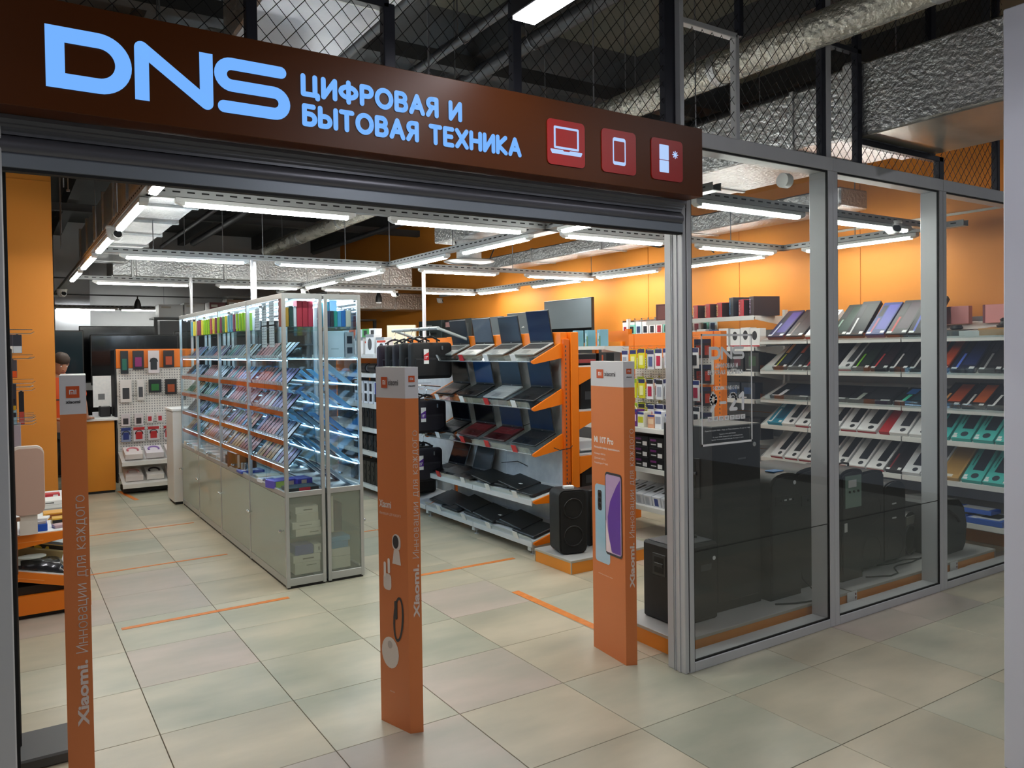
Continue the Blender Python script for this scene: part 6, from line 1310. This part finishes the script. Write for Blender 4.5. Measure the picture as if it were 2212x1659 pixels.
for i, (y, h_) in enumerate(((5.60, .07), (5.85, .08))): t = thing('earphone_loop', 'round clear pack of earphones above the upper shelf of the middle rack, %s' % ('nearer', 'farther')[i], 'pack', (4.98, y, 1.12)); obj('ring', MB().tube([(0, .06*math.cos(a_*PI/8), .06*math.sin(a_*PI/8)) for a_ in range(17)], .006, 6), K('e8e0c8', .3), t); obj('card', MB().box((-.002, -.04, -.132), (.003, .04, -.02)), K('c8b8b0', .4), t)
KART = ['36a0d0', 'b0b02c', '2a6ac0']
for r in range(3):
    for i in range(5):
        y = 5.03+i*.197; nm = 'with coloured circles' if i > 2 else 'with white labels'
        art = [(.05, .55, .35, .9, '2f7fc0'), (.3, .6, .5, .9, '8ab43a'), (.35, .15, .9, .35, 'd8d8d8')] if i > 2 else [(.6, .1, .9, .5, 'e0e0e0'), (.1, .6, .5, .8, '6a2a6a'), (.15, .25, .5, .35, 'c8c8c8')]
        carton('cartridge_box', 'black cartridge box %s, %s layer of the stack, %s from the upright' % (nm, ('bottom', 'middle', 'top')[r], ORD[i]), 'box', (.19, .30, .095), (4.92, y, .621+r*.097), -PI/2, '0f1015', art, group='black cartridge boxes stacked on the middle rack')
for i in range(8):
    carton('cable_box', 'white cable picture box on the lowest middle rack shelf, %s from the upright' % ORD[i], 'box', (.10, .30, .10), (4.93, 5.0+i*.115, .273), -PI/2, ('d9dde6' if i else 'c9cdb8'), [(.25, .15, .75, .85, '3a4a8a' if i % 3 == 2 else 'b9bfcc'), (.35, .3, .7, .7, '2a2c34', 'top')], rot=(.22, 0, -PI/2), group='cable boxes on the lowest shelf of the middle rack')
tag(obj('web_camera', MB().lathe([(.03, 0), (.045, .01), (.045, .04), (.02, .05)], 16), BLACK, None, (5.0, 5.0, .40), (0, -.7, 0)), 'round black web camera on the front box of the lowest shelf', 'camera')
# ================================================================ far section of the right wall: monitors and mice
rk3 = thing('shelf_rack', 'white wall rack at the back right with monitors standing on its top shelf', 'rack', (6.5, 7.6, 0))
def rb3(name, mb, m): return obj(name, mb, m, rk3, (-6.5, -7.6, 0))
for y in (8.02, 10.2, 12.4, 13.5): rb3('upright', MB().box((6.94, y-.02, 0), (7.0, y+.02, 1.9)), ORANGE if y < 8.1 else SHW)
for k, z in enumerate((1.745, 1.42, 1.10, .78, .45, .15)):
    for a_, b_ in ((8.04, 10.18), (10.22, 12.38), (12.42, 13.48)): rb3('shelf_board', MB().box((6.50, a_, z-.012), (6.95, b_, z)), SHW); rb3('shelf_front', MB().box((6.492, a_, z-.04), (6.502, b_, z+.002)), SHW)
rb3('shelf_board', MB().box((6.55, 7.93, 1.733), (6.95, 8.02, 1.745)), SHW)
for a_, b_ in ((8.04, 10.18), (10.22, 12.38)): rb3('back_panel', MB().box((6.955, a_, .12), (6.965, b_, 1.73)), BACKG)
MONB = noisy('monitor_grey', '67727a', '7a848c', (.8, .8, 1.2), rough=.5)
for i, (y0, y1, z1, zb, lab) in enumerate(((8.24, 9.34, 2.41, 1.746, 'largest grey monitor on the rear wall rack, nearest the entrance'), (9.50, 10.34, 2.28, 1.746, 'grey box fronted monitor with a small white mark, second on the rear rack'), (10.50, 11.33, 2.25, 1.746, 'plain grey monitor, third on the rear rack'))):
    t = thing('monitor', lab, 'monitor', (6.62, y0, zb)); obj('panel', MB().box((0, 0, .0 if i else .05), (.045, y1-y0, z1-zb), 0, .004), K('141517', .4), t)
    if i: obj('screen', MB().box((-.002, .012, .012), (0, y1-y0-.012, z1-zb-.012)), MONB, t)
    else: obj('screen', MB().box((-.002, .012, .26), (0, y1-y0-.012, z1-zb-.012)), MONB, t); obj('lower_screen', MB().box((-.002, .012, .06), (0, y1-y0-.012, .255)), K('0c0d10', .1), t); obj('foot', MB().box((-.06, .3, 0), (.1, .7, .05), 0, .004), K('141517', .4), t)
    if i == 1: obj('mark', MB().lathe([(.02, 0), (.03, .006), (.0, .03)], 8, c=(-.004, .38, .30)), WHITE, t)
for i, (y0, y1, z1, c, art, lab) in enumerate(((11.42, 12.38, 2.26, '2f3334', [(.3, .15, .9, .85, '4a5052'), (.05, .75, .25, .92, 'd0a0a0'), (.45, .2, .75, .7, '3a4042')], 'dark monitor carton with a screen picture on the rear rack'), (12.5, 13.4, 2.27, '3a4446', [(.15, .5, .8, .58, '14181a'), (.3, .8, .6, .84, 'aab0b0')], 'grey green monitor carton, last one by the vertical pole'))):
    carton('monitor_carton', lab, 'box', (y1-y0, .14, z1-1.746), (6.60, (y0+y1)/2, 1.746), -PI/2, c, art)
carton('monitor_carton', 'cream coloured carton standing behind the bags on the far shelf', 'box', (.36, .10, .34), (4.28, 9.2, 1.711), -.6, 'd9d4be')
for i, y in enumerate((8.17, 7.98)): pass
BLUE = '7fb6cc'
rk4 = thing('corner_rack', 'white corner shelves with blue boxes before the orange wall', 'rack', (6.0, 7.2, 0))
def rb4(name, mb, m): return obj(name, mb, m, rk4, (-6.0, -7.2, 0))
rb4('upright', MB().box((6.36, 7.22, 0), (6.42, 7.28, 1.95)), ORANGE); rb4('upright', MB().box((6.36, 7.86, 0), (6.42, 7.92, 1.95)), ORANGE)
for z in (1.745, 1.46, 1.15, .80, .4): rb4('shelf_board', MB().box((5.99, 7.22, z-.012), (6.40, 8.0, z)), SHW); rb4('shelf_front', MB().box((5.985, 7.22, z-.04), (5.995, 8.0, z+.002)), SHW); rb4('shelf_end', MB().prism([(5.99, 7.218, z-.04), (6.40, 7.218, z-.10), (6.40, 7.218, z), (5.99, 7.218, z)], (0, .003, 0)), SHW)
rb4('panel', MB().box((6.36, 7.28, 1.80), (6.37, 7.92, 1.93)), ORANGE)
for i, y in enumerate((7.38, 7.62, 7.86)): carton('blue_box', 'light blue box with a green side on the corner shelf, %s from the right' % ORD[i], 'box', (.13, .10, .20), (6.03, y, 1.746), -PI/2-.35, BLUE, [(.3, .45, .55, .8, 'dfeef2'), (.35, .1, .5, .3, 'dfeef2'), (.0, 0, .9, .6, '6a9a5a', 'side'), (.55, 0, 1, .62, '5f8a6a')])
for i, (y, c) in enumerate(((7.30, '1c1e22'), (7.50, '1a1a1e'), (7.66, '6a6236'), (7.84, '5a2a78'))): carton('goods_box', '%s box under the blue boxes on the corner shelf' % ('black box with an orange word,', 'plain black', 'olive', 'violet')[i].replace(' box with an orange word,', ' orange lettered'), 'box', (.14, .12, .20), (6.02, y, 1.461), -PI/2, c, [(.4, .1, .6, .9, 'b8502c')] if i == 0 else [(.1, .6, .9, .9, 'e0c8e8')] if i == 3 else [(.1, .1, .9, .9, '857c48')] if i == 2 else [])
for i in range(13):
    c, c2, nm = [('e8e6e6', '9a2438', 'crimson'), ('e8e8ea', '1c1e2a', 'black'), ('7fd0c0', '1c2426', 'aqua'), ('e6e6e8', '24242c', 'dark'), ('c8e0ec', '2a3a5a', 'navy')][(i*2) % 5]
    pack('hanging mouse pack with a %s mouse on the orange wall, %s from the left' % (nm, ORD[i]), 6.98, 7.98-i*.128, 2.06, .11, .17, c, c2, 'e8e8ea', grp='mouse packs hanging on the orange wall', th=.02)
t = thing('wall_hooks', 'chrome hook strip holding the mouse packs on the orange wall', 'rail', (7.04, 6.3, 2.075)); obj('bar', MB().box((-.006, 0, -.01), (0, 1.8, .01)), CHROME, t)
for i in range(13): hook(t, -.006, 1.68-i*.128, .0, .12, -1)
"""equipment on the far side of the laptop rack"""
for i, (z, w_, h_, lab) in enumerate(((1.194, .30, .34, 'black television panel on the far side of the laptop rack, upper'), (.464, .30, .30, 'black box shaped printer with a grey label on the far side of the laptop rack'))):
    t = thing(('screen', 'printer')[i], lab, ('television', 'printer')[i], (4.20, 5.40, z)); obj('body', MB().box((0, 0, 0), (.20, .42, h_), 0, .008), K('0e0e10', .4), t); obj('label_patch', MB().box((.05, -.002, .08), (.13, 0, .15)), K('3a3c40', .4), t)
for i, (z, lab) in enumerate(((.814, 'white printer with an open tray on the far side of the laptop rack'), (1.574, 'row of dark boxes above the upper far arm of the laptop rack'))):
    t = thing('printer' if i == 0 else 'goods_box', lab, 'printer' if i == 0 else 'box', (4.16, 5.42, z)); obj('body', MB().box((0, 0, 0), (.24, .40, .10), 0, .006), K('c9ccd0' if i == 0 else '1a1b20', .4), t); obj('tray' if i == 0 else 'print', MB().box((.02, -.04, .02), (.2, 0, .03) if i == 0 else (.2, .0, .05)), K('e4e4e4' if i == 0 else '8a3a3a', .4), t)
# ================================================================ shelving between the cabinets and the bags
rk5 = thing('speaker_rack', 'white rack of speakers and headphones seen between glass cabinet and middle pillar', 'rack', (3.66, 8.45, 0))
def rb5(name, mb, m): return obj(name, mb, m, rk5, (-3.66, -8.45, 0))
S5 = (1.685, 1.455, 1.09, .80, .52, .12)
for y in (8.42, 9.6, 10.8): rb5('upright', MB().box((4.02, y, 0), (4.08, y+.05, 1.9)), ORANGE)
for z0, z1 in ((.12, .5), (.5, .9), (.9, 1.4), (1.4, 1.68)):
    for a_, b_ in ((8.47, 9.6), (9.65, 10.8)): rb5('back_panel', MB().box((4.02, a_, z0+.003), (4.03, b_, z1-.003)), K('24252a', .6) if z0 < 1.3 else ORANGE)
for z in S5:
    for a_, b_ in ((8.44, 9.61), (9.63, 10.8)): rb5('shelf_board', MB().box((3.66, a_, z-.012), (4.02, b_, z)), SHW); rb5('shelf_front', MB().box((3.652, a_, z-.045), (3.662, b_, z+.002)), SHW)
    for i in range(5): rb5('price_tag', MB().box((3.648, 8.55+i*.42, z-.035), (3.651, 8.62+i*.42, z+.01)), WHITE)
sp = [('e6e8ec', '24262a'), ('c8ccd0', '3a3c40'), ('dfe2e6', '4a4c50'), ('e4e6ea', '2a2c30'), ('e6e6e8', '3c3e44')]
for i in range(9):
    c, c2 = sp[i % 5]; carton('speaker_box', 'boxed portable speaker on the top of the speaker rack, %s from the entrance' % ORD[i], 'box', (.15, .12, .16+.04*(i % 3)), (3.70+.06*(i % 2), 8.5+i*.17, 1.686), -PI/2+.3, c, [(.25, .2, .75, .8, c2, 'disc'), (0, .85, 1, 1, 'c8402c' if i in (0, 3) else '8a9098')])
for i in range(5): carton('speaker_box', 'small box stacked on the portable speaker boxes, %s from the entrance' % ORD[i], 'box', (.12, .10, .10), (3.74, 8.85+i*.22, 1.686+.21), -PI/2+.3, ('e8e8ea', '4a9a5a', 'b8c8d8', 'd8602c', 'c8dce8')[i], [(.25, .2, .75, .8, '2a2c30')])
for i in range(4):
    t = thing('speaker', 'round portable speaker on the second shelf of the speaker rack, %s from the entrance' % ORD[i], 'speaker', (3.80, 8.62+i*.30, 1.456)); obj('barrel', MB().cyl((0, -.11, .06), (0, .11, .06), .058, 18), K('17181c', .4), t)
    for s_ in (-1, 1): obj('end_cone', MB().cyl((0, s_*.11, .06), (0, s_*.122, .06), .045, 16), K('b0b4ba' if s_ < 0 else '2a2c30', .3, .5), t)
for i in range(6): carton('headphone_box', 'white and blue box on the third shelf of the speaker rack, %s from the entrance' % ORD[i], 'box', (.12, .10, .27), (3.70, 8.54+i*.15, 1.091), -PI/2, 'dfe2ea', [(.3, .1, .7, .95, '2a3a8a') if i % 3 == 1 else (.2, .55, .8, .9, '20242c'), (.2, .1, .8, .45, '20242c')])
for i in range(7):
    t = thing('speaker', 'black upright speaker on the fourth shelf of the speaker rack, %s from the entrance' % ORD[i], 'speaker', (3.70, 8.50+i*.14, .801)); obj('body', MB().box((0, 0, 0), (.14, .115, .25), 0, .006), SPK, t); obj('cone_ring', MB().cyl((-.001, .057, .16), (-.006, .057, .16), .04, 14), K('1e1f24', .4), t)
for i in range(6):
    t = thing('speaker', 'dark mixed speaker on the fifth shelf of the speaker rack, %s from the entrance' % ORD[i], 'speaker', (3.70, 8.50+i*.16, .521)); obj('body', MB().box((0, 0, 0), (.15, .12, .20), 0, .01), SPK, t); obj('cone_ring', MB().cyl((-.001, .06, .10), (-.006, .06, .10), .045, 14), K('26272c', .4), t)
for i in range(8):
    t = thing('speaker', 'tall dark speaker on the lowest shelf of the speaker rack, %s from the entrance' % ORD[i], 'speaker', (3.69, 8.48+i*.13, .121)); obj('body', MB().box((0, 0, 0), (.16, .11, .27), 0, .005), K('2a2724', .5), t)
    for z in (.08, .19): obj('cone_ring', MB().cyl((-.001, .055, z), (-.006, .055, z), .038, 12), K('131314', .4), t)
rb5('far_shelf', MB().box((4.09, 8.5, 1.695), (4.5, 10.7, 1.71)), SHW); rb5('far_shelf', MB().box((4.09, 8.5, .3), (4.5, 10.7, .315)), SHW); rb5('far_panel', MB().box((4.083, 8.47, .12), (4.09, 10.8, 1.7)), SHW)
# ================================================================ counter, peg rack, televisions, shop assistant
t = thing('counter', 'orange sales counter with a white top at the back left', 'counter', (.60, 10.96, 0))
obj('front_board', MB().box((0, 0, .03), (.56, .60, .905), 0, .003), noisy('counter_orange', 'e08a20', 'e6942a', (1, 1, 1), rough=.4), t); obj('worktop', MB().box((-.02, -.05, .905), (.60, .64, .935), 0, .004), WHITE, t); obj('plinth', MB().box((.01, .01, 0), (.55, .59, .03)), BLACK, t)
t = thing('peg_rack', 'orange topped white peg rack with headset packs at the back left', 'rack', (1.20, 11.02, 0))
obj('header', MB().box((0, 0, 1.55), (.95, .04, 1.79), 0, .006), ORANGE, t); obj('side_cover', MB().box((-.02, -.0, .1), (0, .4, 1.78), 0, .003), K('15161c', .5), t)
for z0, z1 in ((.12, .50), (.50, .85), (.85, 1.20), (1.20, 1.55)): obj('peg_board', MB().box((.005, .01, z0+.003), (.945, .03, z1-.003)), PEG, t)
hb = MB()
for j in range(34):
    for i in range(30): hb.box((.03+i*.031, .0085, .42+j*.033), (.042+i*.031, .0098, .435+j*.033))
obj('peg_holes', hb, K('8c8c90', .7), t, kind='stuff')
for z, d in ((.40, .36), (.13, .40)):
    obj('shelf_board', MB().prism([(0, -d, z), (0, 0, z+.10), (0, 0, z+.09), (0, -d, z-.01)], (.95, 0, 0)), SHW, t); obj('shelf_front', MB().box((0, -d-.008, z-.05), (.95, -d, z+.003), 0, .002), SHW, t)
obj('base', MB().box((.02, -.30, .02), (.93, .03, .08)), BLACK, t)
PX, PY = 1.20, 11.02
row = [[(.09, '1c2026', '2a6a5a', .09, .29, 'dark green tinted'), (.25, '1d1a24', '8a2a6a', .13, .24, 'dark pink tinted'), (.43, 'd8d0d4', '26262a', .13, .29, 'white headset'), (.61, '241414', 'b04a20', .13, .22, 'dark red orange')],
       [(.10, 'dcd6d4', '3a3a3e', .13, .28, 'white microphone'), (.27, 'd8d4d2', '4a4a4e', .08, .26, 'small grey microphone'), (.44, '15181a', '2a6a30', .15, .17, 'black and green'), (.63, '1c1614', 'a04a20', .14, .20, 'dark boxed')],
       [(.09, 'd2c8cc', '3a3438', .10, .15, 'white clip microphone'), (.24, 'd2c8cc', '3a3438', .10, .15, 'second clip microphone'), (.37, 'd6ced0', 'b02a3a', .07, .12, 'small red and white'), (.49, 'd6ced0', 'b02a3a', .07, .12, 'narrow red and white')],
       [(.09, '8a96b4', '2a3a78', .11, .18, 'blue banded headset'), (.24, 'ccc8cc', 'b0282c', .13, .18, 'red banded headset'), (.41, 'ccc8cc', 'b0282c', .13, .18, 'second red banded headset'), (.58, 'ccc8cc', 'b0282c', .10, .18, 'third red banded headset')]]
for r, (z, rw) in enumerate(zip((1.77, 1.40, .97, .80), row)):
    for i, (x, c, c2, w_, h_, nm) in enumerate(rw):
        p_ = pack('%s pack on the %s row of the back peg rack' % (nm, lv[r]), PX+x, PY-.05, z, w_, h_, c, c2, c if r < 3 else c2, rz=0, grp='packs on the back peg rack')
        if 'headset' in nm: obj('headband', MB().tube([(.045*math.cos(a_*PI/8), -.01, -h_*.5+.05*math.sin(a_*PI/8)) for a_ in range(9)], .005, 5), K('24242a', .4), p_)
for k, (z, cs) in enumerate(((.41, (('e2dada', 'c8707a'), ('e0dce4', '8a6ab0'), ('e2dcdc', 'b08a9a'))), (.14, (('e0d8d6', 'd0a8a8'), ('e4e2e0', '2a1c2c'), ('e2dcda', 'b03a6a'))))):
    for i, (c, c2) in enumerate(cs):
        t = thing('headphone_box', 'white box with %s headphones on the %s tilted shelf of the back rack' % ((('pink', 'lilac', 'rose'), ('pale pink', 'black', 'magenta'))[k][i], ('upper', 'lower')[k]), 'box', (PX+.14+i*.24, PY-.33, z+.015), rot=(.27, 0, 0))
        obj('carton', MB().box((-.10, 0, 0), (.10, .26, .07), 0, .003), K(c, .5), t); obj('headphones', MB().tube([(.06*math.cos(a_*PI/8), .13+.07*math.sin(a_*PI/8), .074) for a_ in range(-1, 10)], .012, 6), K(c2, .4), t)
t = thing('power_tool', 'small yellow gadget on a peg at the right end of the back rack', 'tool', (PX+.80, PY-.09, 1.20)); obj('body', MB().box((-.05, 0, 0), (.06, .08, .05), 0, .008), K('e0b01c', .4), t); obj('handle', MB().box((-.03, .02, -.08), (.01, .06, .0), 0, .006), K('26262a', .5), t)
# televisions
for i, (x0, x1, y, z0, z1, c, lab) in enumerate(((.35, .99, 12.9, .30, 2.08, '1a2c34', 'tall dark teal television screen behind the shop assistant'), (.99, 2.06, 13.62, 1.30, 2.17, '0b0b0e', 'large black television at the back, upper behind one'), (1.08, 2.28, 12.95, 1.28, 2.02, '101418', 'large black television in front, above the counter'), (.98, 2.0, 13.28, .52, 1.20, '0a0a0c', 'black television low behind the counter'), (2.3, 3.2, 13.4, 1.3, 2.08, '111214', 'black television right of the peg rack'))):
    t = thing('television', lab, 'television', (x0, y, 0)); w_ = x1-x0
    obj('frame', MB().box((0, 0, z0), (w_, .05, z1), 0, .006), K('141416', .35), t); obj('screen', MB().box((.015, -.002, z0+.02), (w_-.015, 0, z1-.015)), K(c, .12, coat=.3), t); obj('stand', MB().box((w_*.4, .0, 0), (w_*.6, .06, z0), 0, .003), BLACK, t); obj('foot', MB().box((w_*.2, -.12, 0), (w_*.8, .15, .02), 0, .003), K('2a2a2c', .4), t)
carton('dark_cabinet', 'black media cabinet under the televisions', 'cabinet', (1.3, .4, .45), (1.6, 12.3, 0), 0, '131316')
for k, (x, z) in enumerate(((1.28, 1.02), (1.34, .72))): t = thing('price_sheet', ('white price sheet standing on the dark stand behind the counter', 'small white sheet with pictures below the larger one')[k], 'paper', (x-.16+.0*k, 11.9, z)); obj('sheet', MB().box((-.11, 0, 0), (.13, .004, (.42, .16)[k])), PAPER, t); obj('print', MB().box((-.05, -.001, .10), (.03, 0, (.18, .13)[k])), K('7a7c80', .6), t); obj('stand', MB().box((-.02, .004, -z), (.02, .02, .1)), BLACK, t)
carton('price_card', 'white card on the dark ledge behind the counter', 'card', (.14, .01, .05), (1.03, 11.45, .936), 0, 'dfe2ea'); 
t = thing('printer', 'small dark receipt printer at the right end of the counter', 'printer', (1.08, 11.2, .936)); obj('body', MB().box((-.06, 0, 0), (.07, .16, .13), 0, .01), K('1a1a1e', .5), t); obj('paper_slot', MB().box((-.04, .02, .13), (.05, .03, .135)), WHITE, t)
# stock on high shelves at the very back
hs_ = thing('stock_rack', 'dark stock shelf high at the back with cartons on it', 'rack', (2.4, 16.0, 0))
for x in (0, 2.2, 4.4): obj('upright', MB().box((x, 0, 0), (x+.06, .06, 2.385)), K('3a3c40', .5), hs_)
for z in (1.2, 1.9, 2.42): obj('shelf_board', MB().box((0, 0, z-.03), (4.46, .6, z)), K('5a5c60', .5), hs_)
bx = [(.30, .42, .24, 'c9ccd0', 'white boxed appliance'), (.72, .36, .28, 'b9bcc0', 'pale grey boxed appliance'), (1.15, .30, .30, '5a1c24', 'dark red carton'), (1.50, .34, .36, '6a4a30', 'brown carton'), (1.92, .40, .32, '3a2c26', 'dark brown carton with faded letters'), (2.36, .38, .34, '7a5a3a', 'kraft carton'), (2.82, .40, .30, '4a3a30', 'dark carton'), (3.3, .44, .34, '6a563c', 'tan carton'), (3.8, .40, .30, '3c3e42', 'black carton')]
for i, (x, w_, h_, c, nm) in enumerate(bx): carton('stock_carton', '%s on the high stock shelf at the back' % nm, 'box', (w_, .4, h_), (2.4+x, 16.02, 2.421), 0, c, [(.1, .7, .5, .85, 'a8a49c')])
for i, (x, w_, h_, c) in enumerate(((.40, .6, .45, '4c4e54'), (1.06, .6, .4, '5a4a3a'), (1.75, .5, .46, '3c3a3a'), (2.7, .6, .42, '6a6056'), (3.5, .7, .46, '44464c'))): carton('stock_carton', 'carton on the middle stock shelf at the back, %s from the left' % ORD[i], 'box', (w_, .4, h_), (2.4+x, 16.02, 1.901), 0, c)
for i, (x, z, h_, c) in enumerate(((.45, 2.081, .16, '17181c'), (.75, 2.081, .20, '8a7450'), (.62, 2.081, .10, '5a4a38'))): pass
t = thing('wall_fan', 'white air unit high at the back right of the televisions', 'vent', (4.2, 17.9, 2.6)); obj('body', MB().box((0, 0, 0), (.9, .5, .4), 0, .02), WHITE2, t); obj('grille', MB().box((.1, -.004, .05), (.5, 0, .35)), K('5a5c60', .5), t)
# shop assistant behind the left pillar
def skin_body(name, verts, edges, radii, m, par, sub=2):
    me = bpy.data.meshes.new(name); me.from_pydata(verts, edges, []); o_ = bpy.data.objects.new(name, me); COL.objects.link(o_)
    md = o_.modifiers.new('skin', 'SKIN'); md.use_smooth_shade = True
    for i, r in enumerate(radii): me.skin_vertices[0].data[i].radius = (r, r) if not isinstance(r, tuple) else r
    me.skin_vertices[0].data[0].use_root = True
    s_ = o_.modifiers.new('sub', 'SUBSURF'); s_.levels = sub; s_.render_levels = sub
    bpy.context.view_layer.update(); dg = bpy.context.evaluated_depsgraph_get(); me2 = bpy.data.meshes.new_from_object(o_.evaluated_get(dg)); bpy.data.objects.remove(o_)
    me2.materials.clear(); me2.materials.append(m); me2.polygons.foreach_set('use_smooth', [True]*len(me2.polygons)); q = obj(name, me2, m, par); return q
SKIN = K('c08a70', .5); POLO = K('e2531c', .7); TRO = K('15161a', .8); HAIR = K('3a2a20', .7)
p = thing('person', 'person in an orange polo shirt and dark trousers leaning on the counter, looking down', 'person', (.56, 10.62, 0), 0)
V = [(0, 0, .92), (0, .0, 1.08), (0, -.0, 1.25), (0, .0, 1.40), (0, -.02, 1.49), (0, -.05, 1.56),            # 0-5 torso, neck
     (.17, 0, 1.40), (.24, .03, 1.14), (.27, .13, .96), (.30, .20, .965),                                      # 6-9 right arm to counter
     (-.17, 0, 1.40), (-.22, -.03, 1.12), (-.12, -.14, .98), (-.06, -.18, 1.0),                                # 10-13
     (.09, 0, .86), (.10, -.02, .48), (.10, .02, .08), (.10, -.14, .035),                                       # 14-17
     (-.09, 0, .86), (-.11, -.03, .48), (-.11, .0, .08), (-.11, -.15, .035)]
E_ = [(0, 1), (1, 2), (2, 3), (3, 4), (4, 5), (3, 6), (6, 7), (7, 8), (8, 9), (3, 10), (10, 11), (11, 12), (12, 13), (0, 14), (14, 15), (15, 16), (16, 17), (0, 18), (18, 19), (19, 20), (20, 21)]
Rr = [(.155, .11), (.145, .105), (.165, .115), (.15, .10), .055, .05, .062, .045, .033, .026, .062, .045, .033, .026, .085, .062, .042, .038, .085, .062, .042, .038]
skin_body('body', V, E_, Rr, SKIN, p)
skin_body('polo_shirt', [(0, 0, .90), (0, 0, 1.08), (0, 0, 1.25), (0, 0, 1.40), (0, -.015, 1.475), (.175, 0, 1.405), (.235, .025, 1.20), (-.175, 0, 1.405), (-.22, -.02, 1.18)], [(0, 1), (1, 2), (2, 3), (3, 4), (3, 5), (5, 6), (3, 7), (7, 8)], [(.175, .13), (.165, .125), (.185, .135), (.168, .12), .068, .078, .066, .078, .066], POLO, p)
skin_body('trousers', [(0, 0, .93), (.09, 0, .84), (.10, -.02, .48), (.10, .02, .09), (-.09, 0, .84), (-.11, -.03, .48), (-.11, 0, .09)], [(0, 1), (1, 2), (2, 3), (0, 4), (4, 5), (5, 6)], [(.165, .125), .10, .078, .062, .10, .078, .062], TRO, p)
obj('shoe', MB().box((.05, -.20, 0), (.15, .07, .07), 0, .03), BLACK, p); obj('shoe', MB().box((-.16, -.22, 0), (-.06, .05, .07), 0, .03), BLACK, p)
hd = MB(); n = 18
prof_h = [(.015, -.125), (.045, -.118), (.062, -.09), (.070, -.05), (.076, 0), (.078, .04), (.072, .08), (.050, .108), (.015, .120)]
vs = []
for r, z in prof_h:
    for k in range(n):
        a_ = 2*PI*k/n; x = r*math.cos(a_)*.98; y = r*math.sin(a_)*1.22
        if math.sin(a_) < -.93 and -.045 < z < .02: y -= .012
        if math.sin(a_) < -.8 and z < -.1: y -= .008
        vs.append((x, y, z))
hd.add(vs, [(i*n+k, i*n+(k+1) % n, (i+1)*n+(k+1) % n, (i+1)*n+k) for i in range(len(prof_h)-1) for k in range(n)]+[tuple(range(n-1, -1, -1)), tuple((len(prof_h)-1)*n+k for k in range(n))])
HR = (.42, .0, .35); HL = (.01, -.075, 1.625)
h_ = obj('head', hd, SKIN, p, HL, HR)
obj('nose', MB().prism([(0, -.118, -.035), (-.014, -.094, -.035), (0, -.094, .015), (.014, -.094, -.035)][::1], (0, .001, -.003)), SKIN, h_)
for s_ in (-1, 1):
    obj('eye', MB().lathe([(.002, -.009), (.010, -.005), (.011, 0), (.010, .005), (.002, .009)], 10, c=(s_*.030, -.084, .005)), K('e8e4e0', .3), h_); obj('eyebrow', MB().box((s_*.030-.017, -.095, .024), (s_*.030+.017, -.086, .030), 0, .002), HAIR, h_)
    obj('ear', MB().lathe([(.004, -.03), (.014, -.015), (.016, .005), (.012, .022), (.004, .03)], 10, c=(s_*.080, .005, -.005)), SKIN, h_)
obj('mouth', MB().box((-.024, -.094, -.072), (.024, -.087, -.065), 0, .002), K('8a4a44', .5), h_)
hr = MB(); vs = []; pr = [(.082, -.02), (.086, .02), (.086, .05), (.080, .09), (.058, .120), (.015, .135)]
for r, z in pr:
    for k in range(n):
        a_ = 2*PI*k/n; lift = .055 if math.sin(a_) < -.3 else 0; vs.append((r*math.cos(a_), r*math.sin(a_)*1.22, max(z, z+lift*(1-min(1, (z+.02)/.11)))))
hr.add(vs, [(i*n+k, i*n+(k+1) % n, (i+1)*n+(k+1) % n, (i+1)*n+k) for i in range(len(pr)-1) for k in range(n)]+[tuple((len(pr)-1)*n+k for k in range(n))]); obj('hair', hr, HAIR, h_)
for hx, hy, hz, sx, dirx, diry in ((.30, .20, .955, 1, .35, .94), (-.06, -.18, .99, -1, .9, -.3)):
    hnd = obj('hand', MB().box((-.035, 0, -.012), (.035, .08, .012), 0, .010), SKIN, p, (hx, hy, hz), (0, 0, math.atan2(diry, dirx)-PI/2))
    for f, (fx, fl_) in enumerate(((-.028, .058), (-.010, .068), (.009, .064), (.027, .050))):
        obj('finger', MB().tube([(fx, .07, 0), (fx*1.1, .075+fl_*.5, -.002), (fx*1.15, .07+fl_, -.012)], .0085, 6), SKIN, hnd)
    obj('thumb', MB().tube([(-.03*sx, .02, 0), (-.055*sx, .045, -.004), (-.062*sx, .075, -.010)], .0095, 6), SKIN, hnd)
obj('lanyard_band', MB().box((-.16, -.125, 1.20), (.02, -.118, 1.215)), K('2a2a30', .5), p)
